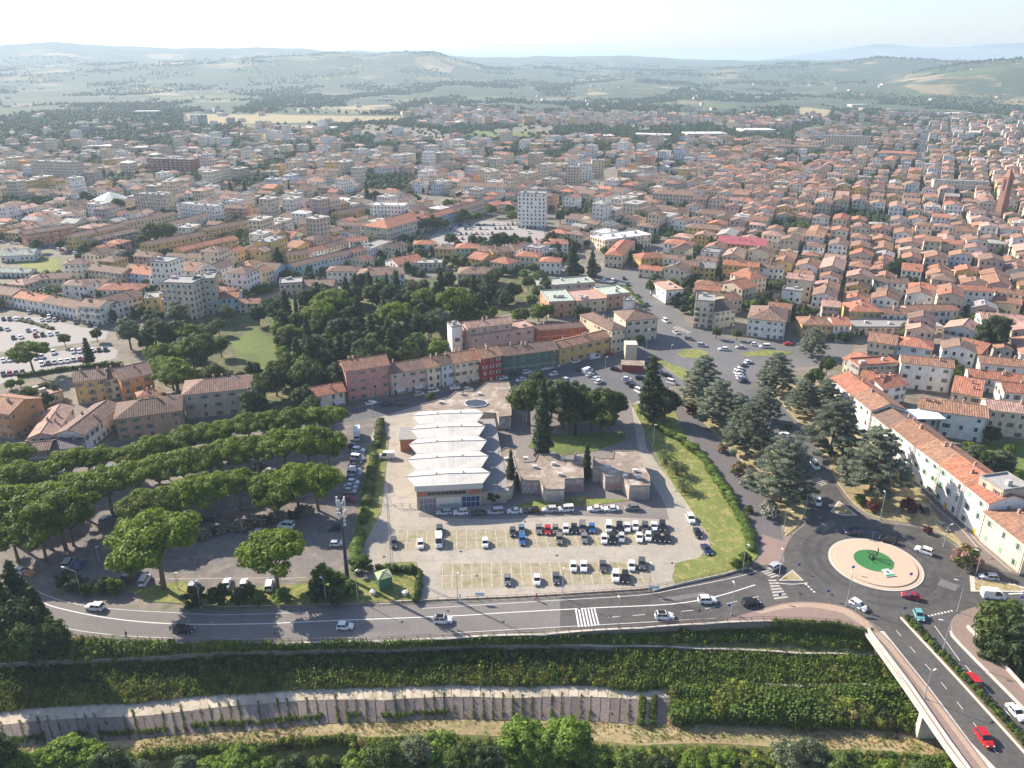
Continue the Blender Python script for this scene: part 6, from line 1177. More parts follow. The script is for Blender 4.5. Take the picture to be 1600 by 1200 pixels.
TOWN_PX = [(-300, 520), (-300, 240), (-60, 236), (60, 232), (200, 214), (300, 212), (420, 201), (520, 205), (560, 214), (640, 214), (690, 226), (760, 214), (900, 216), (1000, 224), (1100, 218), (1200, 224), (1300, 204), (1420, 204), (1440, 196), (1650, 200), (1900, 205), (1900, 610), (1400, 600), (1000, 520), (400, 500)]
TOWNW = [p.to_2d() for p in GL(TOWN_PX)]
SUBS = [([(640, 170), (960, 180), (1240, 190), (1240, 203), (960, 198), (860, 195), (690, 202), (640, 190)], .8), ([(1040, 152), (1250, 160), (1250, 166), (1040, 160)], .3), ([(1200, 128), (1300, 146), (1400, 162), (1300, 160), (1190, 140)], .55), ([(0, 205), (300, 190), (420, 190), (300, 205), (0, 228)], .25), ([(1240, 180), (1700, 176), (1700, 196), (1240, 200)], .35), ([(1320, 146), (1480, 150), (1480, 158), (1320, 156)], .3), ([(950, 160), (1100, 165), (1100, 175), (950, 172)], .35)]
SUBW = [([p.to_2d() for p in GL(q)], d) for q, d in SUBS]
def free(x, y): return any(inpoly(x, y, q) for q in FREEW)
WALLP = [('white', 10), ('cream', 10), ('yellow', 3), ('pale pink', 1.5), ('beige', 4), ('grey', .8), ('salmon', .9), ('pale blue', .35)]
ROOFP_R = [('terracotta', 2.2), ('orange brown', 7), ('brown', 4), ('salmon', 2.2), ('magenta', .12), ('grey', .3)]; ROOFP_L = [('terracotta', 1.6), ('orange brown', 3.2), ('brown', 6), ('dark brown', 1.4), ('salmon', 1.2), ('grey', 1.3), ('white', .3)]
def pick(t): return R.choices([a for a, _ in t], [b for _, b in t])[0]
def uvec(a): return (math.cos(a), math.sin(a))
cand = []
ZONES = [(-3000, -130, math.radians(76), 40, 11, 9), (-130, 95, math.radians(56), 38, 11.5, 8), (95, 3000, math.radians(65), 30, 11.5, 4.2)]
for zx0, zx1, th, per, dep, road in ZONES:
    s = Vector(uvec(th)); t = Vector((s.y, -s.x)); o = Vector((0, 400)); old = per < 35
    for it in range(-70, 90):
        for side in (0, 1):
            ss = -900.0 + (it * 37 + side * 19) % 23; cross = 0
            while ss < 1900:
                wl_ = (rnd(7, 15) if R.random() < .9 else rnd(16, 26)) if old else R.choice([rnd(9, 13), rnd(11, 20)]); cross += wl_
                if cross > (55 if old else 75): ss += rnd(6, 9) if not old else rnd(3, 5); cross = rnd(-25, 10)
                d = dep * (rnd(.85, 1.15) if old else rnd(.85, 1.2)); tt = it * per + road / 2 + (0 if side == 0 else per - road - d)
                wob = (8 if old else 6) * math.sin(ss * .007 + it * .25) + rnd(-.8, .8)
                A = o + s * ss + t * (tt + wob)
                c = A + s * wl_ / 2 + t * d / 2; ss += wl_ + (-.1 if R.random() < (.95 if old else .78) else rnd(2, 6))
                if not (zx0 + .0 * c.y <= c.x - (c.y - 400) * (.28 if zx0 > 0 or zx1 > 0 and zx0 > -200 else .02) < zx1) and zx0 > -500: pass
                if zx0 > 0 and c.x - (c.y - 400) * .2 < zx0: continue
                if zx0 == -130 and not (-130 - (c.y - 400) * .12 <= c.x < 95 + (c.y - 400) * .2): continue
                if zx0 < -500 and c.x > -130 - (c.y - 400) * .12: continue
                if c.y < 200 or c.y > 2200: continue
                cand.append((c, s, t, wl_, d, old, A))
        if True:                       # buildings in the yards of the old town
            if old:
                for q in range(60):
                    ss = -300 + q * 21 + rnd(0, 8); w_, d = rnd(6, 9), rnd(5, 7.5); A = o + s * ss + t * (it * per + road / 2 + dep + 1.0); cand.append((A + s * w_ / 2 + t * d / 2, s, t, w_, d, 2, A)) if (A.x - (A.y - 400) * .2 > zx0) and 200 < A.y < 1500 else None
accepted = []; gaps = []
for c, s, t, w_, d, old, A in cand:
    dist = c.length
    if free(c.x, c.y): continue
    intown = inpoly(c.x, c.y, TOWNW); dens = .93 if intown else 0
    if not intown:
        for q, dd in SUBW:
            if inpoly(c.x, c.y, q): dens = dd * .62
    if dens and dist > 900: dens *= .88
    if intown and c.y > 850: dens *= .86
    if intown and c.y > 1100: dens *= .6
    if R.random() > dens - .07:
        if intown and not occupied(c.x, c.y, 1): gaps.append(c)
        continue
    if mnoise.noise(Vector((c.x * .012, c.y * .012, 9))) > (.26 if not old else .42):
        if not occupied(c.x, c.y, 1): gaps.append(c)
        continue
    if abs(c.x) > c.y * .80 + 30: continue
    cs = [A, A + s * w_, A + t * d, A + s * w_ + t * d, c, A + s * w_ / 2, A + s * w_ / 2 + t * d]
    if any(occupied(q.x, q.y, -.3) for q in cs) or (dist < 620 and any(free(q.x, q.y) for q in cs)): continue
    fl = R.choices([2, 3, 4], (5, 5, 2) if old == 1 else (6, 3, .5))[0] if not old == 2 else R.choice([1, 2])
    turn = mnoise.noise(Vector((c.x * .018, c.y * .018, 4))) > .12; kind = R.choices(['gx', 'hip', 'gy', 'flat'], ((5, 1, 3, .5) if turn else (8, .8, .7, .4)) if old else ((3, 3, 4, .9) if turn else (5, 3, .8, .9)))[0]; big = False
    if not old and R.random() < .22 and w_ > 11: fl = R.choice([4, 4, 5, 6]); kind = 'flat' if R.random() < .6 else 'hip'; big = True
    accepted.append((dist, c, s, t, w_, d, fl, kind, old, A))
accepted.sort(key=lambda q: q[0])
MARKS = [('bell tower', G(1561, 342)), ('white tower block', G(830, 345)), ('magenta roofed hall', G(1150, 395)), ('narrow straight street', G(1285, 430)), ('pyramid roofed hall', G(176, 322)), ('bright modern flats', G(605, 335)), ('yellow flats', G(330, 395)), ('wooded park', G(600, 430)), ('parking square', G(760, 365)), ('modern white box', G(1050, 470)), ('pergola terrace', G(1400, 500)), ('tall cream block', G(290, 470)), ('big far palazzo', G(1050, 320)), ('west car park', G(50, 500)), ('slab blocks', G(915, 285))]
manual = sum(1 for o in bpy.data.objects if o.parent is None and o.get('category') in ('house', 'building'))
NIND = max(60, 292 - manual); cnt = {}
FOOT2 = []
WB, WR_ = MB(), MB()
def put_many(q, lod):
    dist, c, s, t, w_, d, fl, kind, old, A = q
    # local frame: x along s, y along t or opposite so that the box stays right handed
    T = Matrix(((s.x, -t.x, 0, A.x + t.x * d), (s.y, -t.y, 0, A.y + t.y * d), (0, 0, 1, 0), (0, 0, 0, 1)))
    if True:
        h = fl * 3.1 + rnd(-.2, .7); f1 = rnd(.88, 1.06); wc = [v * f1 * rnd(.98, 1.02) for v in WC[pick(WALLP)]]; ff = rnd(.68, 1.25); rc = [v * ff * rnd(.98, 1.02) for v in RC[pick(ROOFP_R if old else ROOFP_L)]]
    h += rnd(-.9, 1.3); T = T @ Matrix.Translation((w_ / 2, d / 2 + rnd(-.5, .5), 0)) @ Matrix.Rotation(rnd(-.016, .016), 4, 'Z') @ Matrix.Translation((-w_ / 2, -d / 2, 0)); pt = .3; add_walls(WB, w_, d, h, kind, 0, wc, T, p=pt)
    if kind == 'flat': WR_.box((w_ / 2, d / 2, h + .1), (w_ + .3, d + .3, .5), 1, (.36, .34, .31), T); WB.box((w_ * .4, d * .5, h + 1), (2.5, 2.5, 2), 0, wc, T)
    else: add_roof(WR_, w_, d, h, kind, .2, 0, rc, T, p=pt, full=lod == 0)
    if R.random() < .6: WB.box((rnd(.2, .8) * w_, d * .42, h + d * .5 * .36 + .3), (.8, .8, 1.6), 0, (.4, .3, .24), T)
    Ls = [((0, 0), 0, w_), ((w_, 0), math.pi / 2, d), ((w_, d), math.pi, w_), ((0, d), -math.pi / 2, d)]
    for (ox, oy), ra, L_ in Ls:
        TT = T @ Matrix.Translation((ox, oy, 0)) @ Matrix.Rotation(ra, 4, 'Z'); nrm = TT.to_3x3() @ Vector((0, -1, 0))
        if nrm.x * (c.x) + nrm.y * c.y > 0: continue          # facade turned away from the viewpoint
        for x, z, k in win_grid(L_, h, fl, max(1, round(L_ / 3.1))):
            if R.random() < .15: continue
            if lod == 0: WB.box((x, -.03, z), (1.0, .1, 1.5), 1, None, TT)
            else: WB.face([TT @ Vector(v) for v in ((x - .55, -.04, z - .75), (x + .55, -.04, z - .75), (x + .55, -.04, z + .75), (x - .55, -.04, z + .75))], 1)
ni = 0
for q in accepted:
    dist, c, s, t, w_, d, fl, kind, old, A = q
    if ni < NIND and abs(c.x) < c.y * .67:
        ni += 1; mk = min(MARKS, key=lambda m: (m[1].xy - c).length); dx = c.x - mk[1].x; dy = c.y - mk[1].y
        where = ('right of' if dx > 0 else 'left of') if abs(dx) > abs(dy) else ('beyond' if dy > 0 else 'before'); wall = pick(WALLP); roof = pick(ROOFP_R if old else ROOFP_L)
        if kind == 'flat': roof = 'grey'
        key = (wall, roof, where, mk[0]); cnt[key] = cnt.get(key, 0) + 1
        lab = '%s %d storey house, %s roof, %s such %s the %s' % (wall, fl, roof, nth(cnt[key] - 1), where, mk[0])
        # facade side towards the viewpoint: order corners so that x runs along s with its outside at -y
        AA = A + t * d; house_at((AA.x, AA.y), (s.x, s.y), w_, d, fl * 3.1 + rnd(-.2, .6), wall, roof, kind, lab, group='crowded town houses', fl=fl, near=False, chim=1); continue
    put_many(q, 0 if dist < 700 else 1)
obj('distant_houses', WB.mesh('distant_houses', [WALLA, GLASS]), kind='stuff', label='walls and windows of the crowded houses farther into the town', cat='houses')
obj('distant_roofs', WR_.mesh('distant_roofs', [ROOFA, mat('flat_many', src='attr', var=.1)]), kind='stuff', label='tiled roofs of the crowded houses farther into the town', cat='roofs')
print('houses', manual, ni, len(accepted))
# ---- far sheds, white and grey industrial roofs at the edge of the plain
for i, (x, y, w_, d, h) in enumerate([(1490, 181, 90, 30, 7), (1180, 208, 60, 40, 7), (1020, 216, 60, 30, 7), (1540, 212, 60, 30, 7), (1100, 214, 70, 40, 7), (930, 217, 60, 30, 6), (1230, 193, 60, 30, 7), (1340, 167, 50, 30, 7), (170, 236, 50, 25, 8), (215, 240, 30, 20, 9), (1575, 205, 80, 30, 7), (500, 205, 60, 40, 7), (230, 178, 60, 30, 7), (600, 158, 40, 20, 8)]):
    p = G(x, y); o = empty('industrial_shed', (p.x, p.y, 0), rnd(-.3, .4), label='pale flat industrial shed, %s of those scattered at the far edge of town' % nth(i), cat='shed', group='far industrial sheds'); b = MB(); b.box((0, 0, h / 2), (w_, d, h)); wo = obj('wall', b.mesh('w', WALL), o); wo.color = (.55, .52, .46, 1)
    b = MB(); b.box((0, 0, h + .15), (w_ + .6, d + .6, .3)); ro = obj('roof', b.mesh('r', FLATR), o); ro.color = (*R.choice([(.62, .61, .58), (.45, .44, .43), (.55, .5, .45)]), 1)
# ---- scattered trees far out
def blob(m, n, r, vz, size): return crown('far_crown', [(rnd(-.5, .5) * r, rnd(-.5, .5) * r, r * vz * rnd(.5, 1.0)) for _ in range(5)], [(r * .62, r * .62, r * .6 * vz)] * 5, n, size, m, .9)
FT = [blob(L_FAR, 150, 3.6, 1.0, .75), blob(L_FAR, 150, 4.2, .8, .8), blob(L_DARK, 130, 2.0, 2.4, .6), blob(L_BROAD, 150, 3.6, 1.0, .7)]
def gz(x, y):
    r = math.hypot(x, y); px = 800 + F * x / (y * cP + HC * sP)
    if r < 2360: return 0
    rr_ = r - 60; z = hillz(px, rr_) * min(1, (rr_ - 2300) / 900)
    if rr_ > 2600: z += 14 * mnoise.noise(Vector((rr_ * math.sin(math.atan2(x, y)) * .0022, rr_ * .0022, 0))) * min(1, (rr_ - 2600) / 1500) + 26 * abs(mnoise.noise(Vector((rr_ * math.sin(math.atan2(x, y)) * .0011, rr_ * .0011, 3)))) * min(1, (rr_ - 3400) / 1500 if rr_ > 3400 else 0)
    return z
P = []; S = []; n_ = 0
while len(P) < 12000 and n_ < 120000:
    n_ += 1; y = rnd(330, 1500); x = rnd(-.75, .75) * y
    if not inpoly(x, y, TOWNW) or free(x, y) or occupied(x, y, 1.5): continue
    if any((x - q[1].x) ** 2 + (y - q[1].y) ** 2 < 20 for q in ()): continue
    nv = mnoise.noise(Vector((x * .012, y * .012, 9)))
    if R.random() > (.25 if x > 120 and y < 900 else .8) + max(0, nv) * 2.2: continue
    P.append((x, y, 0)); S.append(rnd(.5, 1.25))
for c in gaps:
    for _ in range(R.choice([0, 1, 2, 2, 3]) + (c.y > 1100)): P.append((c.x + rnd(-5, 5), c.y + rnd(-5, 5), 0)); S.append(rnd(.6, 1.35))
cells = {}
for q in accepted:
    cells.setdefault((int(q[1].x // 12), int(q[1].y // 12)), []).append(q[1])
keep = [i for i, p in enumerate(P) if not any((p[0] - c.x) ** 2 + (p[1] - c.y) ** 2 < 30 for a in (-1, 0, 1) for b_ in (-1, 0, 1) for c in cells.get((int(p[0] // 12) + a, int(p[1] // 12) + b_), []))]
scatter('garden_trees', [P[i] for i in keep], [S[i] for i in keep], FT, 'small trees in the gardens and streets of the town', 'trees')
P = []; S = []; n_ = 0
FIELDW = [[p.to_2d() for p in GL(q)] for q in ([(285, 176), (690, 180), (560, 192), (290, 197)], [(925, 142), (1085, 141), (1000, 157), (915, 155)], [(1250, 164), (1302, 167), (1290, 186), (1238, 181)], [(0, 150), (200, 150), (250, 160), (0, 165)], [(1430, 150), (1560, 150), (1500, 160)])]
while len(P) < 42000 and n_ < 300000:
    n_ += 1; r = 950 * math.exp(rnd(0, 2.0)); a = rnd(-.7, .7); x, y = r * math.sin(a), r * math.cos(a)
    if inpoly(x, y, TOWNW) or any(inpoly(x, y, q) for q in FIELDW): continue
    nv = mnoise.fractal(Vector((x * .0035, y * .0018, 2)), .8, 2.2, 4)
    if nv < (.05 if r > 3000 else -.12 if r > 1400 else -.3) and R.random() < (.93 if r < 2300 else 1): continue
    P.append((x, y, gz(x, y) - .5)); S.append(rnd(.6, 1.3) * (1 if r < 2500 else 1.0 + (r - 2500) / 4200))
scatter('far_woods', P, S, FT, 'hazy woods and hedgerows of the plain and hills beyond the town', 'woods')
# scattered farmhouses
b1 = MB()
for i in range(260):
    r = 1700 * math.exp(rnd(0, 1.3)); a = rnd(-.65, .65); x, y = r * math.sin(a), r * math.cos(a)
    if inpoly(x, y, TOWNW): continue
    w_, d, h, an = rnd(9, 20), rnd(8, 12), rnd(6, 9), rnd(0, 3.1); T = Matrix.Translation((x, y, gz(x, y) - .5)) @ Matrix.Rotation(an, 4, 'Z')
    add_walls(b1, w_, d, h, 'gx', 0, (.62, .58, .5), T); add_roof(b1, w_, d, h, 'gx', .2, 1, RC[R.choice(['terracotta', 'orange brown', 'salmon'])], T, full=False)
obj('farmhouses', b1.mesh('farmhouses', [WALLA, ROOFA]), kind='stuff', label='pale farmhouses dotted over the plain and lower hills', cat='houses')

# ================================================================== vehicles
def carmesh(L_, W_, hb, hr, glass, roof, hood_z, nose, tail, vanlike=False):
    """body, glass. glass = (x_rear_belt, x_front_belt), roof = (x_rear, x_front)"""
    b = MB(); hx = L_ / 2; w = W_ / 2
    st = [(-hx, tail - .18, .40, .84), (-hx + .12, tail, .28, .95), (glass[0], hb, .22, 1.0), (glass[1], hb, .22, 1.0), (glass[1] + .45, hood_z + .05, .22, .99), (hx - .2, nose, .25, .93), (hx, nose - .22, .38, .82)]
    def sec(x, zt, zb, k): return [(x, -w * k, zb), (x, -w * k * 1.0, zb + (zt - zb) * .55), (x, -w * k * .93, zt), (x, w * k * .93, zt), (x, w * k * 1.0, zb + (zt - zb) * .55), (x, w * k, zb)]
    S = [sec(*q) for q in st]
    for A, B_ in zip(S, S[1:]):
        for i in range(5): b.face([A[i], A[i + 1], B_[i + 1], B_[i]])
        b.face([A[5], A[0], B_[0], B_[5]])
    b.face(S[0][::-1]); b.face(S[-1])
    rw = w * .8; g = MB(); e = .04
    lo = [(glass[0], -w * .92, hb), (glass[1], -w * .92, hb), (glass[1], w * .92, hb), (glass[0], w * .92, hb)]; hi = [(roof[0], -rw, hr), (roof[1], -rw, hr), (roof[1], rw, hr), (roof[0], rw, hr)]
    for i in range(4): g.face([lo[i], lo[(i + 1) % 4], hi[(i + 1) % 4], hi[i]])
    g.face(hi)
    R0, R1 = roof[0] - .08, roof[1] + .1; b.box(((R0 + R1) / 2, 0, hr + .02), (R1 - R0, 2 * rw + .06, .07))
    for sg in (-1, 1):
        for (xa, xb) in ((glass[0], roof[0]), (glass[1], roof[1])): b.cyl((xa, sg * w * .92, hb), (xb, sg * rw, hr), .05, .05, 4, cap=False)
        xm = (glass[0] + glass[1]) / 2 - .1; b.cyl((xm, sg * (w * .93), hb), ((roof[0] + roof[1]) / 2, sg * (rw + .01), hr), .06, .06, 4, cap=False)
        b.box((glass[1] - .05, sg * (w + .06), hb + .02), (.16, .18, .12))
    if vanlike: b.box(((glass[0] + roof[1] - .9) / 2 - .1, 0, (hb + hr) / 2), (roof[1] - .9 - glass[0] + .0, W_ * .965, hr - hb + .02))
    wh = MB(); wh.cyl((0, -.1, 0), (0, .1, 0), .33, .33, 12, 0); wh.cyl((0, -.11, 0), (0, .11, 0), .2, .2, 10, 1)
    hl, tl = MB(), MB(); [hl.box((hx - .1, s * w * .66, nose - .12), (.2, .34, .14)) for s in (-1, 1)]; [tl.box((-hx + .06, s * w * .7, tail - .12), (.12, .28, .22)) for s in (-1, 1)]
    return dict(body=b.mesh('body', [PAINT]), glass=g.mesh('windows', [GLASS]), wheel=wh.mesh('wheel', [TYRE, RIM]), hl=hl.mesh('headlights', LAMPG), tl=tl.mesh('tail_lights', REDG), L=L_, W=W_)
CARS = {'hatch': carmesh(3.9, 1.72, .92, 1.5, (-1.8, .85), (-1.4, .1), .95, .78, .95), 'sedan': carmesh(4.55, 1.8, .92, 1.42, (-1.55, .95), (-.95, .2), .93, .72, .95), 'wagon': carmesh(4.6, 1.8, .93, 1.5, (-2.1, .95), (-1.75, .2), .94, .74, .98),
        'suv': carmesh(4.5, 1.88, 1.02, 1.68, (-2.05, .95), (-1.7, .25), 1.05, .9, 1.05), 'van': carmesh(5.4, 2.0, 1.15, 2.35, (-2.6, 1.75), (-2.6, .95), 1.2, 1.0, 1.2, True), 'mpv': carmesh(4.7, 1.88, 1.0, 1.85, (-2.2, 1.3), (-2.1, .55), 1.1, .88, 1.1)}
CC = {'white': (.72, .72, .72), 'silver': (.42, .44, .46), 'grey': (.16, .17, .18), 'dark grey': (.07, .075, .08), 'black': (.015, .015, .018), 'blue': (.03, .1, .3), 'navy': (.015, .03, .09), 'red': (.45, .015, .02), 'dark red': (.26, .02, .04), 'teal': (.14, .36, .38), 'steel blue': (.1, .16, .24), 'brown grey': (.17, .15, .14), 'orange': (.6, .2, .03)}
TN = {'hatch': 'small_car', 'sedan': 'saloon_car', 'wagon': 'estate_car', 'suv': 'sport_utility_car', 'van': 'delivery_van', 'mpv': 'people_carrier'}
def car_at(x, y, rz, kind, colr, label, group=None, z=.05, lod=0, roofc=None):
    c = CARS[kind]; o = empty(TN[kind], (x, y, z), rz, label=label, cat='van' if kind == 'van' else 'car', group=group); col = (*CC[colr], 1)
    q = obj('body', c['body'], o); q.color = col; obj('windows', c['glass'], o)
    if lod == 0:
        for sx in (-1, 1):
            for sy in (-1, 1): obj('wheel', c['wheel'], o, (sx * c['L'] * .3, sy * (c['W'] / 2 - .1), .33))
        obj('headlights', c['hl'], o); obj('tail_lights', c['tl'], o)
        if roofc: bb = MB(); bb.box((-.7, 0, {'suv': 1.76, 'hatch': 1.585}.get(kind, 1.58)), (1.7, 1.35, .05)); obj('roof_panel', bb.mesh('roof_panel', mat('roof_black' if roofc == 'black' else 'roof_green', (.02, .02, .02) if roofc == 'black' else (.2, .5, .1), .25, 0)), o)
    return o
def heading(px, py, dx, dy): a = G(px, py); c = G(px + dx, py + dy); return math.atan2(c.y - a.y, c.x - a.x)
def car(px, py, dx, dy, kind, colr, label, group=None, lod=None, roofc=None, z=.05):
    p = G(px, py, .7); return car_at(p.x, p.y, heading(px, py, dx, dy), kind, colr, label, group, z, (0 if py > 640 else 1) if lod is None else lod, roofc)
def lot(rows, fmt, group, **k):
    for i, r_ in enumerate(rows): car(r_[0], r_[1], r_[4] if len(r_) > 4 else k.get('dx', 1), r_[5] if len(r_) > 5 else k.get('dy', 0), r_[2], r_[3], '%s %s ' % (r_[3], TN[r_[2]].replace('_', ' ')) + fmt.format(nth(i)), group)
g = 'cars parked in the sunlit car park'
lot([(694, 800, 'wagon', 'silver'), (720, 800, 'suv', 'white'), (747, 801, 'sedan', 'dark grey'), (774, 799, 'mpv', 'silver'), (804, 798, 'sedan', 'white'), (831, 797, 'wagon', 'black'), (859, 796, 'suv', 'silver'), (884, 795, 'mpv', 'white'), (930, 794.5, 'sedan', 'white'), (955, 794.5, 'sedan', 'white'), (987, 793, 'suv', 'grey')], 'parked {} from the left below the hall and pavilion', g, dx=-1, dy=.05)
up_ = dict(dx=.03, dy=1)
lot([(687, 829, 'suv', 'dark grey'), (801, 831, 'hatch', 'dark grey'), (815, 827, 'hatch', 'steel blue'), (842, 826, 'sedan', 'grey'), (856, 828, 'hatch', 'red'), (868, 827, 'hatch', 'brown grey'), (884, 826, 'hatch', 'white'), (897, 825, 'sedan', 'black'), (910, 824, 'mpv', 'brown grey'), (925, 825, 'hatch', 'blue'), (951, 824, 'mpv', 'white'), (968, 824, 'suv', 'black'), (980, 823, 'sedan', 'white'), (993, 822, 'hatch', 'white'), (1008, 824, 'suv', 'dark grey'), (1022, 822, 'sedan', 'white'), (1035, 822, 'suv', 'black')], 'parked {} from the left in the upper bay row', g, **up_)
lot([(615, 848, 'suv', 'dark grey'), (657, 850, 'hatch', 'white'), (685.5, 846, 'van', 'white'), (758, 848, 'hatch', 'white'), (816, 843, 'wagon', 'blue'), (874, 842, 'suv', 'brown grey'), (913, 840, 'sedan', 'grey'), (944, 842, 'hatch', 'white'), (957, 841, 'suv', 'black'), (971, 840, 'hatch', 'silver'), (999, 839, 'sedan', 'white'), (1013, 838, 'hatch', 'white'), (1027, 839, 'suv', 'black'), (1042, 839, 'wagon', 'black')], 'parked {} from the left in the second bay row', g, **up_)
lot([(896, 885, 'hatch', 'white'), (912, 884, 'sedan', 'white'), (942, 884, 'sedan', 'dark grey'), (987, 884, 'hatch', 'white'), (1003, 881, 'suv', 'dark grey')], 'parked {} from the left in the third bay row', g, **up_)
lot([(793, 906, 'hatch', 'grey'), (839, 906, 'hatch', 'white'), (869, 903, 'sedan', 'dark grey'), (962, 900, 'suv', 'white'), (977, 901, 'wagon', 'black')], 'parked {} from the left in the lowest bay row', g, **up_)
lot([(1079, 810, 'suv', 'white', 1, 2.2), (1090, 832, 'sedan', 'black', 1, 2.4), (1104, 858, 'sedan', 'navy', 1.5, 2)], 'parked {} from the top beside the sunlit lawn', g)
g = 'cars in the column left of the hall yard'
lot([(555, 697, 'wagon', 'navy'), (560, 703, 'suv', 'white'), (558, 709, 'sedan', 'steel blue'), (559, 715, 'mpv', 'white'), (556, 721, 'hatch', 'navy'), (555, 727, 'sedan', 'black'), (554, 734, 'suv', 'silver'), (554, 739, 'mpv', 'silver'), (551, 746, 'sedan', 'dark grey'), (552, 753, 'hatch', 'white'), (548, 760, 'sedan', 'silver'), (547, 767, 'hatch', 'silver'), (545, 779, 'sedan', 'dark red')], 'parked {} from the lorry in the column by the hedge', g, dx=1, dy=.1)
g = 'cars under the umbrella pines'
lot([(166, 810, 'wagon', 'steel blue', 1, -.7), (187, 800, 'suv', 'navy', 1, -.8), (321, 811, 'sedan', 'navy', -1, .35), (267, 684, 'hatch', 'silver', 1, -.2), (289, 710, 'wagon', 'dark grey', 1, -.3), (333, 743, 'suv', 'black', 1, -.4), (345, 741, 'suv', 'dark grey', 1, -.4), (142, 738, 'hatch', 'navy', 0, 1), (152, 737, 'hatch', 'white', 0, 1), (172, 733, 'suv', 'grey', 0, 1), (422, 735, 'sedan', 'silver', 1, -.3), (447, 820, 'mpv', 'white', -1, -.1), (525, 824, 'wagon', 'navy', -1, .1), (526, 849, 'hatch', 'white', 1, -.05), (107, 879, 'mpv', 'silver', .7, -1), (125, 881, 'wagon', 'steel blue', .7, -1), (206, 899, 'van', 'dark grey', 1, -1), (226, 906, 'mpv', 'white', .6, -1), (301, 914, 'hatch', 'silver', .5, -1), (354, 911, 'sedan', 'white', .3, -1), (381, 911, 'hatch', 'white', .2, -1), (421, 914, 'mpv', 'white', .2, -1), (400, 832, 'hatch', 'silver', -1, .1), (237, 722, 'van', 'white', 0, 1), (404, 728, 'suv', 'navy', 1, -.4), (500, 733, 'hatch', 'navy', .4, 1), (95, 735, 'hatch', 'white', 1, -.2)], '{} among those parked under the pines', g)
g = 'cars along the pastel terrace street'
lot([(495, 643, 'wagon', 'white', 1, -.2), (537, 646, 'hatch', 'white', 1, -.2), (580, 629, 'sedan', 'white', 1, -.2), (604, 631, 'sedan', 'navy', 1, -.1), (626, 630, 'suv', 'dark grey', 1, -.1), (655, 615, 'suv', 'silver', 1, -.2), (677, 610, 'mpv', 'white', 1, -.2), (711, 605, 'sedan', 'white', 1, -.1), (732, 608, 'hatch', 'white', 1, -.1), (786, 590, 'sedan', 'white', 1, -.2), (805, 585, 'suv', 'dark grey', 1, -.2), (823, 581, 'wagon', 'white', 1, -.2), (852, 575, 'sedan', 'white', 1, -.2), (867, 572, 'suv', 'white', 1, -.2), (814, 593, 'sedan', 'white', -1, .2), (865, 584, 'hatch', 'white', -1, .2), (899, 564, 'sedan', 'white', 1, -.2), (929, 558, 'van', 'white', 1, -.2), (953, 553, 'sedan', 'dark red', 1, -.2), (447, 650, 'suv', 'silver', 1, -.1), (415, 655, 'wagon', 'grey', 1, -.1)], '{} along the street of the pastel terrace', g)
g = 'cars on the square beyond the pavilions'
lot([(906, 577, 'hatch', 'black', 1, -.3), (918, 580, 'van', 'white', 1, -.4), (922, 585, 'sedan', 'silver', 1, -.4), (932, 591, 'wagon', 'silver', 1, -.4), (936, 596, 'suv', 'white', 1, -.4), (886, 594, 'wagon', 'silver', 1, .5), (893, 598, 'sedan', 'steel blue', 1, .5), (900, 603, 'mpv', 'white', 1, .5), (906, 608, 'sedan', 'white', 1, .5), (962, 577, 'wagon', 'black', 1, .2), (980, 592, 'hatch', 'white', 1, .1), (985, 598, 'sedan', 'dark grey', 1, .1), (991, 603, 'suv', 'black', 1, .1), (1001, 590, 'wagon', 'black', 1, 0), (999, 611, 'mpv', 'white', 1, .5), (1022, 573, 'suv', 'black', 1, .1), (1032, 582, 'sedan', 'dark grey', 1, .3), (1042, 586, 'wagon', 'black', 1, .2), (1050, 597, 'mpv', 'white', 1, .3), (1010, 567, 'hatch', 'dark grey', 1, .2), (1016, 562, 'suv', 'grey', 1, .2)], '{} on the square by the kiosk', g)
lot([(1169, 565, 'hatch', 'white'), (1160, 570, 'sedan', 'grey'), (1155, 576, 'sedan', 'white'), (1154, 581, 'suv', 'white'), (1156, 586, 'hatch', 'white'), (1158, 590, 'sedan', 'silver'), (1161, 594, 'suv', 'navy')], '{} from the top in the curved row by the cedars', 'cars in the curved row by the cedars', dx=1, dy=-.25)
lot([(1040, 501, 'mpv', 'white', 1, .6), (1056, 519, 'sedan', 'silver', 1, .6), (1077, 529, 'suv', 'grey', 1, .2), (1097, 539, 'suv', 'silver', 1, .1), (1130, 545, 'wagon', 'white', -1, 0), (1157, 542, 'sedan', 'silver', -1, 0), (1195, 541, 'mpv', 'white', -1, 0), (1011, 476, 'hatch', 'dark grey', 1, .8), (997, 462, 'sedan', 'dark grey', 1, .9), (980, 444, 'suv', 'dark grey', .8, 1), (975, 435, 'hatch', 'black', .6, 1), (957, 439, 'mpv', 'white', 0, 1), (945, 439, 'suv', 'white', 1, .2), (992, 414, 'sedan', 'silver', 1, -1), (1232, 537, 'sedan', 'red', 1, 0), (1310, 533, 'suv', 'grey', 1, 0), (1262, 505, 'hatch', 'dark red', .1, -1), (1180, 538, 'hatch', 'white', 1, .1)], '{} round the distant roundabout', 'cars round the distant roundabout')
g = 'cars driving round the near roundabout and bridge'
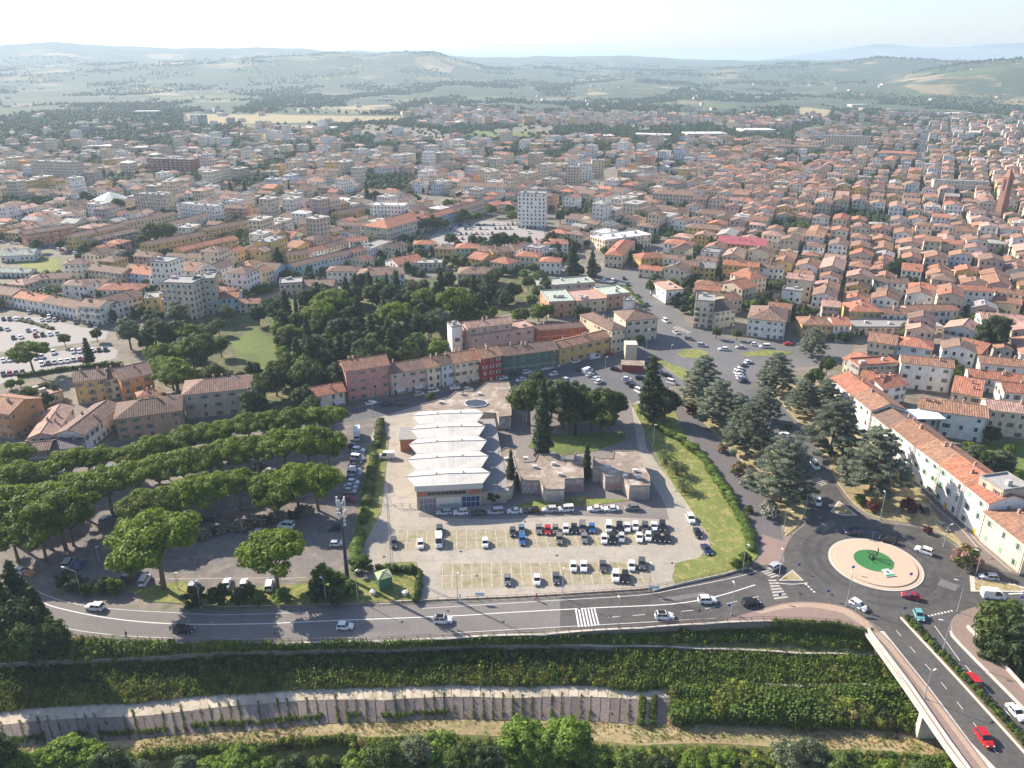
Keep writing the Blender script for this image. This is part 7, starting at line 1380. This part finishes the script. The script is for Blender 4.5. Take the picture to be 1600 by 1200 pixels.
for a in ((148, 948, -1, -.08, 'suv', 'white', 'white car with roof rails driving left at the road bend'), (287, 983, 1, .05, 'wagon', 'black', 'black car in the pine shadow on the riverside road'), (539, 978, 1, .0, 'hatch', 'white', 'small white car below the tree shadow on the riverside road'),
 (1105, 937, 1, -.02, 'suv', 'white', 'white car heading for the roundabout'), (1173, 941, 1, -.12, 'suv', 'black', 'black car waiting before the left crossing'), (1211, 884, 1, -.6, 'wagon', 'silver', 'silver car leaving the roundabout to the left'),
 (1342, 945, 1, .65, 'wagon', 'white', 'long white car at the lower rim of the roundabout'), (1424, 931, -1, -.2, 'sedan', 'dark red', 'dark red car below the roundabout island'), (1436, 961, .5, 1, 'hatch', 'teal', 'teal car at the head of the bridge median'), (1552, 930, 1, .08, 'van', 'white', 'white van leaving the roundabout to the right'),
 (1545, 901, -1, -.1, 'wagon', 'silver', 'silver car at the right hand splitter island'), (1333, 831, -1, -.02, 'suv', 'navy', 'navy car on the upper rim of the roundabout'), (1388, 843, -1, -.3, 'wagon', 'black', 'black estate behind the navy car on the roundabout'), (1444, 860, -1, -.35, 'suv', 'white', 'white car at the right of the roundabout'),
 (1520, 1062, -.62, -.8, 'suv', 'red', 'red car farther along the bridge'), (1538, 1153, .65, .9, 'suv', 'red', 'bright red car nearest the bottom edge on the bridge'), (1588, 1112, .9, 1, 'sedan', 'white', 'white car at the right edge on the bridge'), (1278, 784, .25, 1, 'hatch', 'white', 'white car entering the roundabout from the avenue'),
 (1274, 727, .8, 1, 'mpv', 'white', 'white minivan at the shaded zebra crossing'), (1445, 796, .9, 1, 'wagon', 'black', 'black car parked in front of the white terrace'), (1473, 822, 1, .8, 'wagon', 'dark grey', 'dark car with open boot on the terrace lane'), (1226, 679, -1, -.4, 'hatch', 'white', 'white car between the cedars on the avenue'), (1238, 692, .5, 1, 'hatch', 'grey', 'grey car on the avenue in cedar shade')): car(*a, g)
car(692, 968, 1, 0, 'suv', 'white', 'white car with black roof in the middle of the riverside road', g, roofc='black'); car(1038, 962, 1, 0, 'suv', 'white', 'white car with black roof right of the road crossing', g, roofc='black')
car(604, 713, -1, .03, 'van', 'white', 'white van standing alone in the hall yard'); car(28, 891, -1, -.2, 'hatch', 'white', 'white car towing an orange trailer at the left edge')
p = G(48, 899); b = MB(); b.box((0, 0, .7), (2.4, 1.5, .7)); b.cyl((-1, -.8, .3), (-1, .8, .3), .3, .3); obj('trailer', b.mesh('t', mat('orange_tarp', (.5, .24, .1), .7, .1, 2)), loc=(p.x, p.y, .05), rz=-.4, label='small orange covered trailer behind the white car at the left edge', cat='trailer')
# lorry: cab and box
p = G(558, 684); lr = empty('box_lorry', (p.x, p.y, .03), heading(558, 684, 0, 1), label='white box lorry at the head of the parked column', cat='lorry'); b = MB(); b.box((-1, 0, 2), (5.2, 2.3, 2.5)); obj('cargo_box', b.mesh('c', mat('lorry_white', (.7, .7, .7), .5, 0)), lr); b = MB(); b.box((2.5, 0, 1.35), (1.7, 2.1, 1.7)); b.box((0, 0, .6), (6.4, 1.6, .3)); obj('cab', b.mesh('c', mat('lorry_cab', (.6, .62, .62), .4, 0)), lr); b = MB(); b.box((3.1, 0, 1.75), (.6, 1.9, .7)); obj('windscreen', b.mesh('w', GLASS), lr)
for sx in (-2.6, 2.2):
    for sy in (-1, 1): obj('wheel', CARS['van']['wheel'], lr, (sx, sy * 1.0, .36))
# many small parked cars of the left and central car parks
def field_of_cars(lines, group, place):
    k = 0
    for (xa, ya, xb, yb, n, dx, dy) in lines:
        for i in range(n):
            if R.random() < .2: continue
            t = (i + .5) / n; c_ = R.choice(['white', 'white', 'silver', 'grey', 'dark grey', 'black', 'navy', 'silver', 'dark red']); kd = R.choice(['hatch', 'sedan', 'suv', 'wagon']); car(xa + (xb - xa) * t, ya + (yb - ya) * t, dx, dy, kd, c_, '%s %s, %s counted from the left in %s' % (c_, TN[kd].replace('_', ' '), nth(k), place), group, lod=1); k += 1
field_of_cars([(0, 498, 90, 500, 9, .15, 1), (-5, 513, 60, 517, 6, .15, 1), (40, 487, 165, 513, 12, .15, 1), (15, 528, 95, 520, 7, .15, 1), (78, 551, 180, 545, 10, .15, 1), (0, 563, 70, 557, 7, .15, 1), (50, 570, 130, 560, 8, .15, 1), (0, 585, 40, 580, 4, .15, 1)], 'cars of the west car parks', 'the west car parks')
field_of_cars([(700, 352, 835, 350, 18, 0, 1), (700, 358, 840, 356, 18, 0, 1), (700, 366, 830, 363, 16, 0, 1), (700, 373, 790, 372, 10, 0, 1), (705, 379, 780, 378, 8, 1, 0)], 'cars of the parking square', 'the planted parking square')
field_of_cars([(0, 378, 110, 388, 14, 1, .1), (40, 370, 60, 372, 2, 1, 0), (70, 385, 120, 396, 8, 1, .2)], 'cars by the west sheds', 'the lot by the west sheds')
b = MB()
for i in range(260):
    x, y = R.choice([(rnd(1429, 1437), 262), (rnd(1450, 1453), 200), (None, 0)]) if 0 else (0, rnd(197, 262)); x = 1430 + (262 - y) * .32 + R.choice([-6, -2, 2, 6]) * (y - 180) / 60 + 3; p = G(x, y)
    c_ = CC[R.choice(['white', 'silver', 'dark grey', 'black'])]; T = Matrix.Translation((p.x, p.y, 0)) @ Matrix.Rotation(1.15, 4, 'Z'); b.box((0, 0, .6), (4.2, 1.7, .6), 0, c_, T); b.box((-.2, 0, 1.15), (2.2, 1.5, .5), 1, c_, T)
obj('distant_cars', b.mesh('distant_cars', [mat('paint_many', src='attr', var=0, rough=.3), GLASS]), kind='stuff', label='lines of tiny cars on the long straight road', cat='cars')

# ================================================================== lamps, masts, signs, people
def lamp(px, py, h, arm, adir, label, curved=False):
    p = G(px, py); o = empty('street_lamp', (p.x, p.y, .05), adir, label=label, cat='street lamp', group='street lamps'); b = MB(); b.cyl((0, 0, 0), (0, 0, h), .11, .06, 8); b.box((0, 0, .15), (.3, .3, .3)); obj('pole', b.mesh('pole', GALV), o)
    b = MB(); b.cyl((0, 0, h), (arm, 0, h + .25 + (.5 if curved else 0)), .05, .04, 6); obj('arm', b.mesh('arm', GALV), o); b = MB(); b.box((arm + .25, 0, h + .22 + (.5 if curved else 0)), (.85, .32, .14)); obj('lamp_head', b.mesh('head', mat('lamp_head', (.62, .62, .6), .5, 0)), o); return o
for i, (x, y, h, arm, a, w_) in enumerate([(879, 934, 8, .3, 1.5, 'at the car park railing, left one'), (1014, 925, 8, .3, 1.5, 'at the car park railing, right one'), (966, 981, 8, .6, 1.8, 'on the river side by the zebra crossing'), (1142, 961, 8.5, .8, 1.6, 'on the river side before the roundabout'), (1160, 894, 8.5, .5, -1, 'at the tip of the lawn'), (1322, 947, 9, .5, 1.5, 'at the lower edge of the roundabout'),
 (1495, 957, 8.5, 1.6, 2.6, 'on the right pavement by the roundabout'), (1471, 1024, 9, 1.6, 2.8, 'on the bridge median'), (1444, 1092, 7, .8, .5, 'on the left bridge pavement'), (1217, 902, 8, .3, 1.6, 'on the left splitter island'), (1256, 811, 8, 1.2, .2, 'left of the avenue mouth'), (1375, 812, 8.5, .8, 1.4, 'right of the avenue mouth'), (1224, 832, 6.5, 1.2, 0, 'by the promenade lawn'), (1474, 854, 6.5, 1.0, .4, 'on the terrace lane'), (1524, 900, 7, 1, 2.2, 'beside the pink oleander'),
 (127, 930, 7, 3.2, 2.9, 'curved, at the left road bend'), (314, 951, 7, 1.2, 2.3, 'in the dark shrubs of the verge'), (510, 944, 7, .9, 2.4, 'left of the telecom mast'), (559, 939, 8.5, .2, 1, 'right of the telecom mast'), (715, 941, 8, .2, 1, 'at the lower left of the sunlit car park'), (1047, 567, 8, .3, .5, 'by the wedge shaped grass'), (1010, 545, 9, .6, .3, 'before the towered villa'), (1141, 538, 9, .5, .5, 'on the far side of the distant roundabout'), (1164, 566, 9.5, .5, .5, 'above the curved car row'), (945, 590, 9, .3, 0, 'tall, on the square'), (583, 652, 6, .2, 0, 'at the yard entrance'),
 (155, 878, 4.5, .1, 0, 'short, among pine shadows'), (278, 920, 4.5, .1, 0, 'short, right of the forked pine'), (1020, 700, 8.5, .1, 0, 'slim white pole on the sunlit lawn')]): lamp(x, y, h, arm, a, 'grey street lamp ' + w_, curved=(x == 127))
# telecom mast
p = G(543, 905); tm_ = empty('telecom_mast', (p.x, p.y, 0), label='tall dark telecom mast with panel antennas beside the hedge', cat='mast'); b = MB(); b.cyl((0, 0, 0), (0, 0, 22.5), .55, .3, 10); [b.cyl((0, 0, z), (0, 0, z + .1), .6, .6, 10) for z in (6, 12, 18)]; obj('pole', b.mesh('pole', mat('mast_dark', (.06, .065, .07), .5, .05, 1)), tm_)
for k in range(3):
    a = k * 2.094 + .5
    for z, s in ((22.6, 2.6), (19.6, 1.6)):
        b = MB(); T = Matrix.Rotation(a, 4, 'Z'); b.box((1.1, 0, z), (.25, .5, s), 0, None, T); b.box((.55, 0, z), (1.0, .08, .08), 1, None, T); b.box((.8, .45, z - .3), (.2, .3, s * .5), 0, None, T); obj('panel_antenna', b.mesh('ant', [mat('antenna', (.55, .56, .56), .5, 0), GALV]), tm_)
b = MB(); [b.cyl((.25, 0, z), (.9, 0, z), .3, .3, 10) for z in (17.3, 16.2)]; b.box((.6, 0, 6.5), (.5, .5, 1)); obj('dish', b.mesh('dish', mat('antenna')), tm_)
p = G(613, 893); lm = empty('lattice_mast', (p.x, p.y, 0), label='slim lattice radio mast beside the green cabin with guy wires', cat='mast'); Hh = 26
for a in range(3):
    b = MB(); r0, r1 = .45, .2; x, y = math.cos(a * 2.094), math.sin(a * 2.094); b.cyl((x * r0, y * r0, 0), (x * r1, y * r1, Hh), .05, .04, 5); obj('leg', b.mesh('leg', GALV), lm)
b = MB()
for i in range(34):
    z0, z1 = i * Hh / 34, (i + 1) * Hh / 34
    for a in range(3):
        a2 = (a + 1 + 0 * i) % 3; r0 = .45 - .25 * z0 / Hh; r1 = .45 - .25 * z1 / Hh; b.cyl((math.cos(a * 2.094) * r0, math.sin(a * 2.094) * r0, z0), (math.cos(a2 * 2.094) * r1, math.sin(a2 * 2.094) * r1, z1), .025, .025, 3, cap=False)
obj('lattice', b.mesh('lattice', GALV), lm)
for (x, y) in ((-3, -4), (4, -2), (-2, 6)): b = MB(); b.cyl((x, y, 0), (0, 0, 12), .025, .025, 3, cap=False); obj('guy_wire', b.mesh('wire', DARKM), lm)
# road signs
def sign(px, py, shape, label, hgt=2.2, rz=0):
    p = G(px, py); o = empty('road_sign', (p.x, p.y, .05), rz, label=label, cat='road sign'); b = MB(); b.cyl((0, 0, 0), (0, 0, hgt), .04, .04, 6); obj('post', b.mesh('post', GALV), o); b = MB()
    if shape == 'disc': b.cyl((0, -.05, hgt), (0, -.08, hgt), .42, .42, 14); m = mat('sign_blue', (.02, .09, .4), .4, 0)
    elif shape == 'board': b.box((0, -.06, hgt), (2.2, .06, .9)); m = mat('sign_pale', (.45, .55, .62), .4, 0)
    else: b.box((0, -.06, hgt - 1.0), (.45, .05, 2.6)); m = mat('banner_white', (.7, .7, .68), .5, 0)
    obj('face', b.mesh('face', m), o)
for i, (x, y, s, l) in enumerate([(1331, 897, 'disc', 'blue round arrow sign at the left of the roundabout island'), (1421, 908, 'disc', 'blue round arrow sign at the lower right of the roundabout island'), (1363, 843, 'disc', 'round sign at the top of the roundabout island'), (1247, 893, 'disc', 'blue sign on the left splitter island'), (1217, 940, 'disc', 'blue round sign before the left crossing'), (1292, 935, 'disc', 'sign on the brick pavement edge'), (1138, 957, 'disc', 'small blue sign by the river railing'), (1527, 915, 'disc', 'blue sign on the right splitter island'), (1593, 945, 'disc', 'blue sign at the right edge'), (1411, 962, 'disc', 'sign at the head of the median'),
 (1336, 958, 'board', 'black backed direction board on the brick pavement'), (1524, 976, 'board', 'pale direction board at the right bridge end'), (1022, 929, 'board', 'pale direction board on the upper railing'), (750, 940, 'board', 'direction board below the sunlit car park'), (515, 944, 'banner', 'tall narrow white banner sign by the dark shrubs'), (719, 941, 'banner', 'narrow white banner at the car park railing'), (1322, 768, 'board', 'bus stop board beside the avenue crossing')]): sign(x, y, s, l)
# pedestrians
def person(px, py, top, legs, label, rz=0, bike=False, z=.18):
    p = G(px, py); o = empty('person', (p.x, p.y, z), rz, label=label, cat='person'); J = {'pelvis': (0, 0, .95), 'chest': (0, 0, 1.35), 'neck': (0, 0, 1.5), 'head': (0, .02, 1.66), 'kl': (.1, .12, .5), 'fl': (.1, .25, .06), 'tl': (.1, .38, .04), 'kr': (-.1, -.05, .5), 'fr': (-.1, -.3, .08), 'tr': (-.1, -.16, .04), 'sl': (.2, 0, 1.42), 'el': (.26, -.12, 1.15), 'hl': (.26, .02, .92), 'sr': (-.2, 0, 1.42), 'er': (-.26, .12, 1.15), 'hr': (-.26, .26, .98)}
    E = [('pelvis', 'chest'), ('chest', 'neck'), ('neck', 'head'), ('pelvis', 'kl'), ('kl', 'fl'), ('fl', 'tl'), ('pelvis', 'kr'), ('kr', 'fr'), ('fr', 'tr'), ('chest', 'sl'), ('sl', 'el'), ('el', 'hl'), ('chest', 'sr'), ('sr', 'er'), ('er', 'hr')]
    K = list(J); me = bpy.data.meshes.new('body'); me.from_pydata([J[k] for k in K], [(K.index(a), K.index(b_)) for a, b_ in E], []); bo = obj('body', me, o)
    md_ = bo.modifiers.new('skin', 'SKIN'); rad = {'pelvis': .16, 'chest': .18, 'neck': .07, 'head': .11, 'kl': .08, 'kr': .08, 'fl': .055, 'fr': .055, 'tl': .04, 'tr': .04, 'sl': .08, 'sr': .08, 'el': .05, 'er': .05, 'hl': .04, 'hr': .04}
    for i, k in enumerate(K): me.skin_vertices[0].data[i].radius = (rad[k], rad[k]); me.skin_vertices[0].data[i].use_root = (k == 'pelvis')
    ss = bo.modifiers.new('sub', 'SUBSURF'); ss.levels = ss.render_levels = 1
    m = mat('cloth_' + legs, {'dark': (.03, .035, .06), 'blue': (.06, .1, .22)}[legs], .8, 0); me.materials.append(m)
    b = MB(); b.cyl((0, 0, .98), (0, 0, 1.46), .2, .21, 10); b.cyl((.21, 0, 1.42), (.27, -.12, 1.15), .09, .075, 6); b.cyl((-.21, 0, 1.42), (-.27, .12, 1.15), .09, .075, 6); obj('shirt', b.mesh('shirt', mat('shirt_' + top, {'pale': (.6, .5, .5), 'red': (.5, .06, .04), 'dark': (.04, .04, .05)}[top], .8, 0)), o)
    V, F_ = ico((0, -.01, 1.7), (.115, .125, .12)); obj('hair', mesh('hair', V, F_, mat('hair', (.04, .025, .015), .7, 0)), o); V, F_ = ico((0, .045, 1.655), (.09, .1, .12)); obj('face', mesh('face', V, F_, mat('skin_tone', (.5, .3, .22), .6, 0)), o); return o
person(1521, 1000, 'pale', 'blue', 'person in a pale shirt walking on the right bridge pavement', 2.4); person(1526, 1004, 'dark', 'dark', 'person in dark clothes beside the pale shirted walker on the bridge', 2.4); person(1355, 957, 'dark', 'dark', 'person in dark clothes at the roundabout kerb', .4); person(198, 996, 'dark', 'dark', 'person in dark clothes walking at the lower edge of the riverside road', -1.3, z=.05)
person(838, 938, 'red', 'dark', 'cyclist in red riding along the upper edge of the riverside road', -1.3, z=.3)
p = G(838, 938); b = MB()
for x in (-.52, .52):
    for k in range(14): a, c = k * .4488, (k + 1) * .4488; b.cyl((x + .33 * math.cos(a), 0, .34 + .33 * math.sin(a)), (x + .33 * math.cos(c), 0, .34 + .33 * math.sin(c)), .025, .025, 4, cap=False)
for a, c in (((-.52, 0, .34), (-.1, 0, .85)), ((-.1, 0, .85), (.4, 0, .85)), ((.4, 0, .95), (.52, 0, .34)), ((0, 0, .34), (.4, 0, .85)), ((0, 0, .34), (-.52, 0, .34)), ((-.12, 0, .95), (0, 0, .34))): b.cyl(a, c, .025, .025, 4)
obj('bicycle', b.mesh('bicycle', DARKM), loc=(p.x, p.y, .05), rz=.1, label='dark bicycle under the red cyclist on the riverside road', cat='bicycle')
# gate of the hall yard
for i, (xa, ya, xb, yb) in enumerate([(577, 787, 617, 788), (617, 793, 640, 794), (641, 793, 655, 795)]): rail([(xa, ya), (xb, yb)], .02, 1.6, 2.2, GALV, 'gate_fence', 'pale metal fence piece, %s from the left before the hall yard' % nth(i))
band([(1165, 888), (1130, 899), (1062, 914), (1020, 924)], 0, .5, .35, CONC, 'low_wall', None); bpy.data.objects['low_wall']['label'] = 'low concrete wall below the sunlit lawn'; bpy.data.objects['low_wall']['category'] = 'wall'
band([(610, 941), (700, 937), (800, 933), (875, 929), (1000, 921), (1020, 919)], 0, .35, .3, CONC, 'low_wall', None); bpy.data.objects['low_wall.001']['label'] = 'low concrete kerb wall under the car park railing'; bpy.data.objects['low_wall.001']['category'] = 'wall'

# ================================================================== haze
HAZE = 1
if HAZE:
    b = MB(); b.box((0, 22500, 140), (70000, 47000, 330)); m = bpy.data.materials.new('haze'); m.use_nodes = True; N = m.node_tree.nodes; N.remove(N['Principled BSDF'])
    pv = N.new('ShaderNodeVolumePrincipled'); pv.inputs['Color'].default_value = (.64, .83, 1, 1); pv.inputs['Density'].default_value = 1.2e-4; pv.inputs['Anisotropy'].default_value = 0.12
    m.node_tree.links.new(pv.outputs[0], N['Material Output'].inputs['Volume']); obj('haze', b.mesh('haze', m), kind='stuff', label='thin bluish summer haze over the whole valley')
print('objects', len(bpy.data.objects), 'tris', sum(len(m.polygons) for m in bpy.data.meshes))
